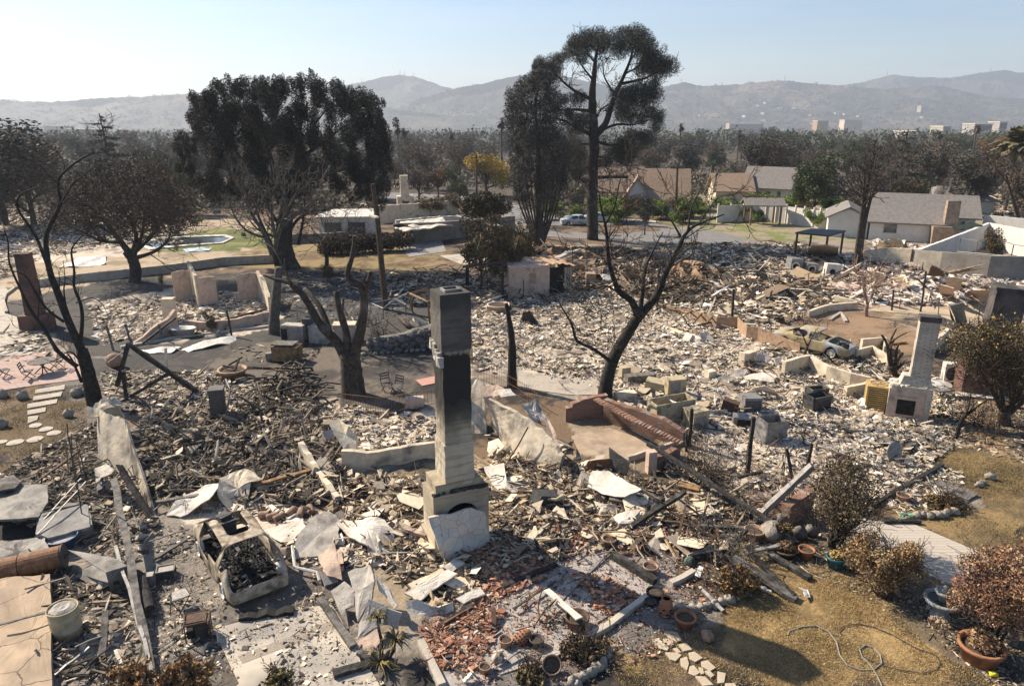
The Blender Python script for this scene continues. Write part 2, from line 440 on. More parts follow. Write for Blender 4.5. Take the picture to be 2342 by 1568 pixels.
# ------------------------------------------------------------------ far hills
def hill_mat(name,c,c2,c3):
 m=mat(name,c,c2,sc=.011,bump=1.0,bsc=.02,c3=c3,sc3=.0045,t3=(.52,.66),lo=.42,hi=.58,detail=10)
 for nd in m.node_tree.nodes:
  if nd.type=='BUMP':nd.inputs['Distance'].default_value=12
 return m
def ridge(name,prof,y,depth,mt,seed,rug=.22,base=None):
 px=np.array([p[0]for p in prof]);py=np.array([p[1]for p in prof])
 nu,nv=420,60
 u=np.linspace(px[0],px[-1],nu)
 tp=np.interp(u,px,py)
 top_z=np.array([AP((a,b),y)[2]for a,b in zip(u,tp)]);xs=np.array([AP((a,260),y)[0]for a in u])
 zb=-SLOPE*(min(y,3200)-Y0)-12
 vs=np.linspace(0,1.25,nv)
 Vv,Uu=np.meshgrid(vs,np.arange(nu),indexing='ij')
 Yh=y-depth*(1-Vv)
 Xh=xs[None,:]*np.ones_like(Vv)*(Yh/y)
 s=np.where(Vv<=1,np.clip(Vv,0,1)**1.35,np.clip(1-(Vv-1)*3,0,1))
 fal=np.clip(Vv*1.5,0,1)
 hh=(top_z-zb)[None,:]
 rd=1-np.abs(2*fbm(Xh/330+seed,Yh/520+seed,seed,4)-1)*1.6
 rr=fbm(Xh/90,Yh/140,seed+3,4)-.47
 dens=1-np.abs(Vv-1).clip(0,1)
 Zh=zb+hh*s*(1-rug*(1-rd)*fal*(1-.93*(Vv>.985))*np.where(Vv<.985,1,.07))+rr*26*np.clip(Vv,0,1)*np.where(Vv>.97,.12,1)
 Zh=Zh+(fbm(Xh/14,Yh/14,seed+9,3)-.45)*9*np.clip(Vv*3,0,1)
 i=np.arange(nv-1)[:,None]*nu+np.arange(nu-1)[None]
 F=np.stack([i,i+1,i+nu+1,i+nu],-1).reshape(-1,4)
 b=MB();b.bulk(np.stack([Xh,Yh,Zh],-1).reshape(-1,3),F)
 struct(b,name,mt)
 return lambda pxx,v:Vector((float(np.interp(pxx,u,xs))*(y-depth*(1-v))/y,y-depth*(1-v),float(Zh[int(round(v/1.25*(nv-1))),int(np.clip(np.interp(pxx,u,np.arange(nu)),0,nu-1))])))
HM1=hill_mat('hill_chaparral',(.026,.03,.021),(.05,.045,.034),(.12,.09,.06))
HM2=hill_mat('hill_far_scrub',(.032,.03,.035),(.06,.05,.05),(.08,.062,.056))
h_far=ridge('hill_range',fold('1780,205 1880,200 1960,188 2030,170 2090,176 2160,178 2230,165 2275,160 2320,166 2342,164 2500,150 2700,170'),4300,1100,HM2,5,.3)
h_mid=ridge('hill_peak',fold('300,238 420,222 500,212 560,196 600,203 700,212 770,197 830,188 880,176 915,171 950,174 985,186 1010,196 1040,204 1090,206 1200,215 1300,230'),3900,1100,HM1,21,.28)
h_left=ridge('hill_left',fold('-500,235 -200,240 0,227 40,230 120,233 180,229 250,224 310,222 360,218 440,214 520,200 560,194 580,192 620,202 660,215 760,235 900,248 1010,262 1080,272'),2900,700,HM1,33,.2)
h_ctr=ridge('hill_middle',fold('760,272 820,262 900,250 960,225 1030,206 1050,200 1110,190 1160,177 1210,168 1290,174 1360,190 1430,205 1500,208 1600,222 1700,240'),3300,900,HM1,48,.25)
h_right=ridge('hill_right',fold('1380,226 1460,208 1500,200 1530,194 1560,187 1600,196 1640,194 1690,192 1740,186 1790,183 1850,191 1930,197 2010,203 2090,198 2130,194 2180,205 2260,222 2342,226 2500,230 2800,240'),3500,1300,HM1,62,.3)
# ------------------------------------------------------------------ generators
def rotmats(rz,rx,ry):
 cz,sz,cx,sx,cy,sy=np.cos(rz),np.sin(rz),np.cos(rx),np.sin(rx),np.cos(ry),np.sin(ry)
 n=len(rz);z=np.zeros(n);o=np.ones(n)
 Z=np.stack([cz,-sz,z,sz,cz,z,z,z,o],-1).reshape(n,3,3)
 X=np.stack([o,z,z,z,cx,-sx,z,sx,cx],-1).reshape(n,3,3)
 Y_=np.stack([cy,z,sy,z,o,z,-sy,z,cy],-1).reshape(n,3,3)
 return Z@X@Y_
CUBE=np.array([(-1,-1,-1),(1,-1,-1),(1,1,-1),(-1,1,-1),(-1,-1,1),(1,-1,1),(1,1,1),(-1,1,1)],float)*.5
CF=np.array([(0,3,2,1),(4,5,6,7),(0,1,5,4),(1,2,6,5),(2,3,7,6),(3,0,4,7)])
def chips(b,pos,dims,tilt,cols,jit=.22,m=0,tri=.35):
 """many broken bits: jittered slabs"""
 n=len(pos)
 M=rotmats(NR.uniform(0,6.283,n),NR.normal(0,1,n)*tilt,NR.normal(0,1,n)*tilt)
 c=np.repeat(CUBE[None],n,0)+NR.uniform(-jit,jit,(n,8,3))*np.array([1,1,.3])
 t=NR.random(n)<tri
 c[t,3,:2]=c[t,2,:2]*.97;c[t,7,:2]=c[t,6,:2]*.97
 V=np.einsum('nij,nkj->nki',M,c*dims[:,None,:])+pos[:,None,:]
 Fq=(CF[None]+(np.arange(n)*8)[:,None,None]).reshape(-1,4)
 b.bulk(V.reshape(-1,3),Fq,m,np.repeat(cols,6,axis=0))
def poly_points(Ps,n,ns=0.9,thr=.35,seed=1):
 out=[];tot=0
 allp=np.array([q for P in Ps for q in P]);lo=allp.min(0);hi=allp.max(0)
 while tot<n:
  q=NR.uniform(lo,hi,(n*3,2))
  k=np.zeros(len(q),bool)
  for P in Ps:k|=inpoly(q[:,0],q[:,1],P)
  d=fbm(q[:,0]*ns,q[:,1]*ns,seed,3)
  k&=(d+NR.uniform(-.22,.22,len(q)))>thr
  q=q[k];out.append(q);tot+=len(q)
  if len(out)>60:break
 return np.concatenate(out)[:n]
PALE=[((.70,.61,.49),5),((.56,.47,.36),4),((.40,.32,.235),2.4),((.78,.73,.65),1.8),((.2,.17,.14),1.8),((.05,.046,.042),1.8)]
DARK=[((.05,.044,.038),4),((.11,.095,.08),3),((.25,.205,.155),3),((.42,.345,.255),1.8),((.62,.53,.42),1.2)]
SHNG=[((.17,.14,.105),4),((.31,.255,.19),4),((.075,.065,.056),4),((.47,.39,.29),2.4),((.62,.54,.43),.8)]
TILE=[((.42,.225,.145),5),((.31,.15,.095),4),((.5,.33,.235),2.5),((.2,.1,.07),2),((.5,.45,.38),1.4),((.08,.07,.065),1)]
BRWN=[((.38,.29,.19),4),((.5,.41,.29),3),((.22,.165,.115),3),((.09,.075,.06),3),((.035,.032,.03),2),((.66,.57,.45),1.8)]
PINK=[((.6,.48,.40),4),((.66,.6,.53),4),((.38,.29,.23),2),((.8,.76,.7),2),((.13,.11,.1),1.5)]
ORNG=[((.36,.19,.1),3),((.2,.13,.09),3),((.09,.08,.07),3),((.42,.36,.3),2)]
def pick(pal,n):
 w_=np.array([p[1]for p in pal],float);w_/=w_.sum()
 i=NR.choice(len(pal),n,p=w_)
 c=np.array([p[0]for p in pal])[i]
 return c*NR.uniform(.75,1.2,(n,1))
def bits(name,label,polys,n,size,pal,stick=.12,thr=.35,tilt=.3,ns=.9,rise=.05,thick=.13,seed=1,mt=None,zo=0):
 q=poly_points(polys,n,ns,thr,seed);n=len(q)
 z=gz(q[:,0],q[:,1])+zo
 s=size[0]*(size[1]/size[0])**(NR.random(n)**2.8)
 dims=np.stack([s,s*NR.uniform(.4,.95,n),np.clip(s*NR.uniform(.5,1.2,n)*thick,.008,.2)],-1)
 k=NR.random(n)<stick
 dims[k]=np.stack([s[k]*NR.uniform(2.2,5,k.sum()),s[k]*.22,s[k]*.16],-1)
 pos=np.stack([q[:,0],q[:,1],z+dims[:,2]*.3+NR.random(n)**2*rise],-1)
 b=MB();chips(b,pos,dims,tilt,pick(pal,n))
 return stuff(b,name,label, 'rubble',mt or M_RUB)
def leafcloud(b,ctrs,rads,n,size,cols,m=0,flat=1.0,up=0,shell=.0,asp=.45):
 """n leaf faces spread through ellipsoid clumps; rads (k,3)"""
 ctrs=np.asarray(ctrs,float);rads=np.asarray(rads,float)
 w_=rads.prod(1)**.67;i=NR.choice(len(ctrs),n,p=w_/w_.sum())
 d=NR.normal(0,1,(n,3));d/=np.linalg.norm(d,axis=1,keepdims=True)
 r_=(NR.random((n,1))**(1/3))*(1-shell)+shell*NR.uniform(.75,1.05,(n,1))
 P=ctrs[i]+d*r_*rads[i]
 a=NR.normal(0,1,(n,3));a[:,2]=a[:,2]*flat+up;a/=np.linalg.norm(a,axis=1,keepdims=True)
 t=NR.normal(0,1,(n,3));t-=a*(t*a).sum(1,keepdims=True);t/=np.linalg.norm(t,axis=1,keepdims=True)
 s=size*NR.uniform(.6,1.4,(n,1))
 V=np.stack([P-a*s,P+t*s*asp,P+a*s,P-t*s*asp],1).reshape(-1,3)
 Fq=np.arange(n*4).reshape(n,4)
 cc=np.array([c for c in cols]);tint=NR.integers(0,len(cc),len(ctrs))
 mixk=NR.random(n)<.5
 ci=np.where(mixk,tint[i],NR.integers(0,len(cc),n))
 C=cc[ci]*NR.uniform(.7,1.3,(n,1))
 b.bulk(V,Fq,m,C)
def wander(p,q,n,j,sag=0):
 p,q=Vector(p),Vector(q);L_=(q-p).length;out=[]
 for i in range(n+1):
  t=i/n;k=4*t*(1-t)if i in(0,n)else 1
  o=Vector((R.gauss(0,j),R.gauss(0,j),R.gauss(0,j)))*L_*(0 if i in(0,n)else 1)
  out.append(p.lerp(q,t)+o+Vector((0,0,-sag*L_*4*t*(1-t))))
 return out
def sprout(b,p,d,L_,r_,lev,tips,spread=.6,n=5,up=.15,kids=(2,4),shrink=.68,curve=.18,segs=4,rmin=.006):
 """a limb with side limbs, recursive; collects tips"""
 pts=[Vector(p)];dd=Vector(d).normalized()
 for i in range(segs):
  dd=(dd+Vector((R.gauss(0,curve),R.gauss(0,curve),R.gauss(0,curve)+up*.3))).normalized()
  pts.append(pts[-1]+dd*L_/segs)
 r2=max(rmin,r_*.5)
 b.tube(pts,[r_+(r2-r_)*i/segs for i in range(segs+1)],n if lev>1 else 4 if r_>.02 else 3,cap=False)
 if lev==0:
  tips.append((pts[-1],dd,r2));tips.append((pts[segs//2],dd,r2));return
 for k in range(R.randint(*kids)):
  t=R.uniform(.35,1.0)if k else 1.0
  i=min(segs-1,int(t*segs));f=t*segs-i
  q=pts[i].lerp(pts[i+1],min(1,f))
  ax=dd.orthogonal().normalized();ax.rotate(Matrix.Rotation(R.uniform(0,6.283),3,dd))
  nd=(dd+ax*R.uniform(.4,1.2)*spread*(1.0 if k else .5)).normalized();nd.z+=up;nd.normalize()
  sprout(b,q,nd,L_*shrink*R.uniform(.75,1.2),max(rmin,r2*R.uniform(.7,.95)),lev-1,tips,spread,n,up,kids,shrink,curve,segs,rmin)
def px_limb(b,pts,y,r0,r1,n=7,dz=0,sub=3,bump=.0):
 """limb through photo pixels: world distance y (may drift by dz along it)"""
 P=[AP(p,y+dz*i/max(1,len(pts)-1))for i,p in enumerate(pts)]
 out=[]
 for i in range(len(P)-1):
  p0=P[max(0,i-1)];p1=P[i];p2=P[i+1];p3=P[min(len(P)-1,i+2)]
  for k in range(sub):
   t=k/sub
   out.append(.5*((2*p1)+(p2-p0)*t+(2*p0-5*p1+4*p2-p3)*t*t+(3*p1-p0-3*p2+p3)*t**3))
 out.append(P[-1])
 N_=len(out)-1
 rs=[(r0+(r1-r0)*(i/N_)**.85)*(1+R.uniform(-bump,bump))for i in range(N_+1)]
 b.tube(out,rs,n)
 return out,rs
def panel(name,label,cat,pts,th=.05,mt=None,warp=.05,jag=.05,group=None,rings=4,m2=None,org=None):
 """broken sheet: outline in pixels with heights [(px,py,h)], buckled"""
 P=[G((p[0],p[1]),p[2])if len(p)==3 else Vector(p[0])for p in pts]
 return panel3(name,label,cat,P,th,mt,warp,jag,group,rings)
def panel3(name,label,cat,P,th=.05,mt=None,warp=.05,jag=.05,group=None,rings=4,parent=None):
 c=sum(P,Vector())/len(P);nrm=Vector()
 for i in range(len(P)):nrm+=(P[i]-c).cross(P[(i+1)%len(P)]-c)
 nrm.normalize()
 if nrm.z<0:nrm=-nrm
 ed=[]
 for i in range(len(P)):
  a,b_=P[i],P[(i+1)%len(P)];L_=(b_-a).length;k=max(1,int(L_/.22))
  k=min(k,10)
  for j in range(k):
   q=a.lerp(b_,j/k)
   if j:q=q+(c-q).normalized()*R.uniform(-jag,jag)
   ed.append(q)
 n=len(ed);ph=[R.uniform(0,6.3)for _ in range(4)]
 def wv(q):
  d=q-c
  return nrm*(warp*(math.sin(d.x*2.1+ph[0])+math.sin(d.y*2.6+ph[1])+.6*math.sin((d.x+d.z)*5+ph[2])))
 tv=[c+wv(c)]
 for r_ in range(1,rings+1):
  for q in ed:
   s=c.lerp(q,r_/rings)
   tv.append(s+wv(s)+nrm*R.uniform(-.2,.2)*warp)
 f=[(0,1+i,1+(i+1)%n)for i in range(n)]
 for r_ in range(rings-1):
  o=1+r_*n
  f+=[(o+i,o+n+i,o+n+(i+1)%n,o+(i+1)%n)for i in range(n)]
 N_=len(tv)
 bv=[v-nrm*th for v in tv];f2=[tuple(N_+i for i in reversed(q))for q in f]
 o=1+(rings-1)*n
 sd=[(o+i,N_+o+i,N_+o+(i+1)%n,o+(i+1)%n)for i in range(n)]
 b=MB();b.add(tv+bv,f+f2+sd)
 if parent is not None:return b.build(name,mt,parent)
 lo=min(P,key=lambda v:v.z)
 return solo(b,name,label,cat,mt,(c.x,c.y,lo.z),group)
def wall_mb(P,hs,th,jag=.0,step=.35,b=None,m=0):
 """broken wall along base points with heights per point"""
 b=b or MB()
 L_=[]
 for i in range(len(P)-1):
  a,q=Vector(P[i]),Vector(P[i+1]);d=(q-a);k=max(1,int(d.length/step));k=min(k,24)if jag else 1
  for j in range(k):
   L_.append((a.lerp(q,j/k),hs[i]+(hs[i+1]-hs[i])*j/k,i))
 L_.append((Vector(P[-1]),hs[-1],len(P)-2))
 vs=[];n=len(L_)
 for i,(p,h,s)in enumerate(L_):
  d0=(L_[i][0]-L_[max(0,i-1)][0]);d1=(L_[min(n-1,i+1)][0]-L_[i][0])
  d0=d0.normalized()if d0.length else d1.normalized();d1=d1.normalized()if d1.length else d0
  nn=(Vector((d0.y,-d0.x,0))+Vector((d1.y,-d1.x,0)))
  nn=nn.normalized()*th/2 if nn.length else Vector((th/2,0,0))
  hh=h+R.uniform(-jag,jag)*(1 if 0<i<n-1 else .4)
  vs+=[p+nn,p-nn,p-nn+Vector((0,0,hh)),p+nn+Vector((0,0,hh+R.uniform(-jag,jag)*.3))]
 f=[(0,3,2,1)]
 for i in range(n-1):
  o=i*4
  f+=[(o,o+4,o+7,o+3),(o+1,o+2,o+6,o+5),(o+3,o+7,o+6,o+2),(o,o+1,o+5,o+4)]
 o=(n-1)*4;f.append((o,o+1,o+2,o+3))
 b.add(vs,f,m)
 return b
def wall(name,label,cat,pts,hs,th,mt,jag=.06,step=.35,group=None):
 P=[G(p)-Vector((0,0,.06))for p in pts]
 if not hasattr(hs, '__len__'):hs=[hs]*len(P)
 b=wall_mb(P,[h+.06 for h in hs],th,jag,step)
 return solo(b,name,label,cat,mt,P[0],group)
def beam(name,label,cat,p,q,h1,h2,w_,t_,mt,j=.01,group=None,seg=6,bow=0):
 a,c=G(p,h1),G(q,h2)
 b=MB();b.bar(a,c,w_,t_,j=j,seg=seg,bow=bow)
 return solo(b,name,label,cat,mt,(a.x,a.y,min(a.z,c.z)),group)
def rod(name,label,cat,pts,r_,mt,group=None,n=6):
 P=[G((p[0],p[1]),p[2]if len(p)>2 else .03)for p in pts]
 b=MB();b.tube(P,r_,n)
 return solo(b,name,label,cat,mt,P[0],group)
def post(name,label,cat,p,ptop,r0,mt,r1=None,n=7,j=.01,group=None,lean=0,sq=False):
 a=G(p);h=top(a,ptop[1]);e=AP(ptop,a.y+lean)
 b=MB()
 if sq:b.bar(a-Vector((0,0,.05)),e,r0*2,r0*2,w2=(r1 or r0)*2,j=j,seg=6)
 else:
  pts=wander(a-Vector((0,0,.05)),e,6,j*.5);b.tube(pts,[r0+((r1 or r0)-r0)*i/6+R.uniform(-.1,.1)*r0 for i in range(7)],n)
 return solo(b,name,label,cat,mt,a,group)
def carton(name,label,cat,p,dims,rz,mt=None,ry=0,rx=0,open_top=False,mt_in=None,group=None,z=0,th=.03,j=.012,parts=None):
 """box with real walls; open ones show a dark hollow"""
 if not isinstance(cat,str):cat,p,dims,rz,mt=name.replace('_', ' '),cat,p,dims,rz
 a=G(p)
 t=thing(name,label,cat,a,group)
 M=Matrix.Rotation(rz,3, 'Z')@Matrix.Rotation(ry,3, 'Y')@Matrix.Rotation(rx,3, 'X')
 l,w_,h=dims
 def bx(b,c,s,jj=j):
  hs=[Vector((x*s[0]/2+R.uniform(-jj,jj),y*s[1]/2+R.uniform(-jj,jj),zz*s[2]/2+R.uniform(-jj,jj)))+Vector(c)for zz in(-1,1)for x,y in((-1,-1),(1,-1),(1,1),(-1,1))]
  b.hexa([a+Vector((0,0,z))+M@v for v in hs])
 b=MB()
 if open_top:
  bx(b,(0,0,th/2),(l,w_,th))
  for s in(-1,1):
   bx(b,(s*(l/2-th/2),0,h/2+th),(th,w_,h))
   bx(b,(0,s*(w_/2-th/2),h/2+th),(l-2*th-.004,th,h))
  b.build('body',mt,t)
  b=MB();bx(b,(0,0,th+.012),(l-2*th-.02,w_-2*th-.02,.02));b.build('inside',mt_in or M_CHAR,t)  # dark floor sheet paints in the shade of the hollow
 else:
  bx(b,(0,0,h/2),(l,w_,h));b.build('body',mt,t)
 for(pn,c,s,pm)in(parts or[]):
  b=MB();bx(b,c,s,0);b.build(pn,pm,t)
 return t
def pot(label,p,r_,h,mt,group=None,flare=1.25,soil=True,cat='pot',name='plant_pot',plant=None,rim=True,z=0,stripe=None,lie=0):
 r_*=.74;h*=.78
 a=G(p);t=thing(name,label,cat,a,group)
 M=Matrix.Rotation(lie,3, 'X')if lie else None
 b=MB();rt=r_*flare
 prof=[(r_*.9,0),(r_,.01),(rt*.97,h*.8)]+([(rt*1.08,h*.8),(rt*1.1,h),(rt*.95,h),(rt*.9,h*.75)]if rim else[(rt,h),(rt*.92,h),(rt*.88,h*.75)])
 b.lathe(prof,a+Vector((0,0,z+(r_ if lie else 0))),20,M=M);b.build('body',mt,t,smooth=True)
 if soil:
  b=MB();b.lathe([(rt*.88,h*.76),(rt*.6,h*.82),(.01,h*.8)],a+Vector((0,0,z+(r_ if lie else 0))),14,wob=.05,M=M);b.build('soil',M_SOIL,t)
 if plant:plant(t,a+Vector((0,0,h*.8)))
 return t
# ------------------------------------------------------------------ shared materials
M_RUB=mat('ash_bits',(1.05,1.04,1.02),(.8,.8,.8),sc=5,vc=True,bump=.3,bsc=25)
M_CHAR=mat('charred_wood',(.018,.017,.016),(.055,.05,.047),sc=7,rough=.8,bump=.9,bsc=30,c3=(.11,.105,.1),sc3=3,t3=(.56,.72))
M_BARK=mat('burnt_bark',(.035,.028,.023),(.075,.06,.05),sc=6,bump=1,bsc=18,c3=(.14,.125,.11),sc3=1.2,t3=(.55,.75))
M_BARKB=mat('brown_bark',(.10,.068,.045),(.05,.037,.028),sc=5,bump=1,bsc=16)
M_BARKG=mat('grey_bark',(.13,.115,.10),(.07,.06,.052),sc=5,bump=1,bsc=16)
M_WOODG=mat('scorched_grey_wood',(.20,.185,.165),(.09,.08,.072),sc=4,bump=.5,c3=(.035,.033,.03),sc3=1.4)
M_WOODB=mat('brown_wood',(.30,.19,.10),(.18,.11,.06),sc=5,bump=.4,c3=(.06,.05,.04),sc3=1.2)
M_PLAS=mat('cream_plaster',(.66,.57,.43),(.52,.44,.33),sc=3,bump=.5,c3=(.22,.19,.16),sc3=1.3,t3=(.56,.72))
M_PLASW=mat('white_plaster',(.64,.59,.515),(.52,.475,.41),sc=3,bump=.5,c3=(.33,.3,.27),sc3=1.1,t3=(.58,.74))
M_PLASG=mat('grey_plaster',(.46,.42,.37),(.34,.31,.27),sc=3.5,bump=.5,c3=(.16,.14,.125),sc3=1.4)
M_PLASP=mat('pink_plaster',(.55,.41,.32),(.44,.33,.26),sc=3,bump=.5,c3=(.22,.17,.14),sc3=1.3)
M_STUC=mat('sooty_stucco',(.52,.45,.35),(.38,.33,.26),sc=2,bump=.6,c3=(.06,.055,.05),sc3=.9,t3=(.52,.72))
M_CONC=mat('old_concrete',(.48,.43,.36),(.38,.34,.285),sc=2.5,bump=.3,c3=(.24,.215,.19),sc3=.8)
M_CONCG=mat('grey_concrete',(.30,.285,.265),(.22,.21,.2),sc=3,bump=.4,c3=(.14,.13,.12),sc3=1)
M_RUST=mat('rusty_steel',(.26,.13,.065),(.15,.08,.045),sc=8,rough=.75,bump=.4,c3=(.33,.21,.13),sc3=3)
M_RUSTD=mat('dark_rust',(.13,.075,.05),(.07,.048,.036),sc=9,rough=.8,bump=.4)
M_RUSTY=mat('tan_rusty_sheet',(.42,.29,.19),(.30,.2,.13),sc=4,rough=.75,bump=.3,c3=(.16,.11,.08),sc3=1.5)
M_STEEL=mat('scorched_steel',(.30,.29,.275),(.2,.19,.18),sc=5,rough=.55,bump=.2,metal=.3,c3=(.10,.09,.08),sc3=2)
M_SOOTS=mat('sooty_sheet_metal',(.23,.21,.185),(.14,.13,.118),sc=2.5,rough=.6,bump=.2,c3=(.07,.065,.06),sc3=1.2,t3=(.5,.66))
M_STEELD=mat('black_steel',(.045,.045,.046),(.08,.078,.075),sc=6,rough=.6,bump=.2)
M_STEELB=mat('blue_grey_steel',(.19,.235,.27),(.13,.16,.185),sc=3,rough=.5,bump=.15,metal=.2,c3=(.1,.1,.1))
M_ALU=mat('ash_white_metal',(.62,.60,.56),(.46,.44,.41),sc=5,rough=.5,bump=.2,metal=.2)
M_YELM=mat('scorched_cream_enamel',(.47,.4,.265),(.35,.29,.185),sc=4,rough=.7,bump=.2,c3=(.16,.13,.09),sc3=2)
M_TERRA=mat('terracotta',(.34,.165,.09),(.26,.12,.065),sc=5,bump=.2,c3=(.2,.1,.06),sc3=4)
M_TERRAP=mat('ashy_terracotta',(.36,.235,.165),(.25,.165,.12),sc=6,bump=.3,c3=(.13,.1,.085),sc3=3)
M_BLUEP=mat('teal_glaze',(.03,.13,.17),(.02,.09,.12),sc=4,rough=.3,bump=.05)
M_STONE=mat('field_stone',(.34,.30,.25),(.22,.195,.165),sc=4,bump=.7)
M_STONED=mat('sooty_stone',(.19,.175,.16),(.11,.1,.092),sc=4,bump=.7)
M_SOIL=mat('potting_soil',(.06,.045,.032),(.1,.075,.055),sc=14,bump=.8)
M_BLACK=mat('soot_shade_black',(.012,.012,.012),(.03,.029,.028),sc=5,bump=.3)  # soot, and also the painted shade of doorway, holes and open boxes
M_ASPH=mat('old_asphalt',(.21,.20,.195),(.16,.155,.15),sc=1.5,bump=.2,c3=(.13,.125,.12),sc3=.3)
M_PAVE=mat('driveway_concrete',(.52,.46,.38),(.46,.41,.34),sc=1.4,bump=.2,c3=(.27,.25,.225),sc3=.45,t3=(.46,.62))
M_LEAF=mat('dry_leaves',(1,1,1),(.8,.8,.8),sc=6,vc=True,bump=0,rough=.8)
M_RED=brick('red_brick',(.27,.145,.10),(.2,.105,.07),(.30,.25,.21),.24,.085,soot=(.12,.075,.058))
M_REDD=brick('dark_red_brick',(.17,.075,.055),(.12,.055,.042),(.14,.11,.1),.22,.075,soot=(.05,.04,.036))
M_BLKB=brick('blackened_brick',(.10,.085,.08),(.07,.062,.058),(.16,.145,.135),.22,.08,soot=(.035,.033,.032))
M_WHB=brick('whitewashed_brick',(.66,.6,.51),(.55,.49,.41),(.32,.275,.23),.24,.085,soot=(.36,.3,.24))
M_TANB=brick('tan_brick',(.46,.32,.19),(.38,.25,.145),(.42,.36,.28),.22,.08,soot=(.3,.2,.13))
M_CMU=brick('grey_block',(.30,.27,.235),(.26,.235,.205),(.22,.2,.175),.42,.2,soot=(.2,.18,.15),seam=.008)
# ------------------------------------------------------------------ paved surfaces
def sheet(name,pts,mt,dz=.05,th=.12,kind='structure'):
 P=[G(p)+Vector((0,0,dz))for p in pts]
 b=MB();b.prism([q-Vector((0,0,th))for q in P],(0,0,th))
 o=b.build(name,mt);o['kind']=kind
 return o
def paver(name,c,c2,mo,w_,h_):
 m=brick(name,c,c2,mo,w_,h_,seam=.01)
 nt=m.node_tree
 for nd in nt.nodes:
  if nd.type=='COMBXYZ':
   s=[x for x in nt.nodes if x.type=='SEPXYZ'][0]
   for l in list(nd.inputs[0].links)+list(nd.inputs[1].links):nt.links.remove(l)
   nt.links.new(s.outputs[0],nd.inputs[0]);nt.links.new(s.outputs[1],nd.inputs[1])
 return m
M_PATIO=paver('pink_paver',(.48,.35,.30),(.38,.275,.235),(.17,.14,.125),.45,.24)
M_RIB=paver('ribbed_path',(.46,.41,.35),(.43,.38,.32),(.3,.27,.23),6,.16)
sheet('driveway',[a1(1290,1230),a1(1700,1120),a1(2010,1080),a1(2330,1620),a1(2330,1800),a1(1150,1800),a1(1450,1560)],M_PAVE,.045)
sheet('driveway_strip',[a1(1440,1395),a1(2050,1165),a1(2075,1210),a1(1470,1440)],mat('aggregate_strip',(.36,.305,.245),(.27,.23,.185),sc=25,bump=.4),.05)
for k,(p,q,w_)in enumerate([((1632,1190),(1672,1325),9),((1700,1385),(1800,1568),9),((1672,1325),(1990,1215),6)]):
 d=Vector((q[0]-p[0],q[1]-p[1])).normalized()*w_/2
 sheet('driveway_joint',[a1(p[0]-d.y,p[1]+d.x),a1(q[0]-d.y,q[1]+d.x),a1(q[0]+d.y,q[1]-d.x),a1(p[0]+d.y,p[1]-d.x)],M_CONCG,.0505+k*.0005)
sheet('garden_path',[a4(420,570),a4(560,560),a4(720,585),a4(860,585),a4(1270,760),a4(1600,920),a4(1600,1080),a4(1120,965),a4(850,850),a4(560,720)],M_RIB,.05)
sheet('patio',[m1(-60,955),m1(130,880),m1(420,865),m1(560,890),m1(610,1065),m1(300,1105),m1(0,1150),m1(-60,1160)],M_PATIO,.05)
sheet('curved_drive',[m1(-60,395),m1(30,380),m1(60,410),m1(15,470),m1(40,580),m1(230,640),m1(330,700),m1(250,840),m1(100,900),m1(-60,880)],M_CONC,.04)
sheet('street',[ov(1120,470),ov(1200,482),ov(1300,497),ov(1400,507),ov(1500,512),ov(1640,530),ov(1760,560),ov(1560,562),ov(1430,553),ov(1300,545),ov(1200,538),ov(1165,510)],M_ASPH,.05)
sheet('far_street',[ov(850,438),ov(1000,446),ov(1100,452),ov(1200,470),ov(1180,486),ov(1060,470),ov(850,452)],M_ASPH,.06)
sheet('sidewalk',[ov(1270,493),ov(1400,501),ov(1500,506),ov(1500,511),ov(1400,506),ov(1270,497)],M_CONC,.10,.2)
sheet('parking_pad',[m2(1230,285),m2(1400,270),m2(1560,300),m2(1560,350),m2(1380,345)],M_CONC,.05)
sheet('side_drive',[t2(1015,1310),t2(1360,1290),t2(1400,1380),t2(1130,1420)],M_CONCG,.05)
sheet('garage_apron',[t2(900,1235),t2(1010,1250),t2(1020,1300),t2(890,1330)],M_CONC,.05)
sheet('court_slab',[m4(700,560),m4(1010,500),m4(1882,520),m4(1882,680),m4(1500,690),m4(1250,600)],mat('tan_slab',(.46,.37,.26),(.38,.3,.21),sc=1.2,bump=.2,c3=(.3,.24,.18)),.045)
sheet('rear_slab',[a3(200,250),a3(100,60),a3(330,10),a3(560,90),a3(640,170),a3(450,200),a3(330,290)],mat('dusty_slab',(.4,.31,.225),(.31,.24,.175),sc=1.6,bump=.3,c3=(.2,.155,.12),sc3=.9),.045)
sheet('gravel_drive',[m3(20,1010),m3(330,960),m3(640,1050),m3(630,1180),m3(420,1180),m3(200,1150),m3(60,1130)],mat('ashy_gravel',(.46,.41,.34),(.34,.3,.25),sc=14,bump=.6,c3=(.25,.22,.19),sc3=.9),.045)
sheet('front_patio',[a2(740,1290),a2(1170,1080),a2(1560,800),a2(1900,690),a3(640,960),a3(240,1200),a2(1880,1210),a2(1480,1420),a2(870,1620)],mat('ashy_patio',(.40,.365,.34),(.30,.275,.255),sc=3,bump=.4,c3=(.19,.175,.165),sc3=.9),.045)
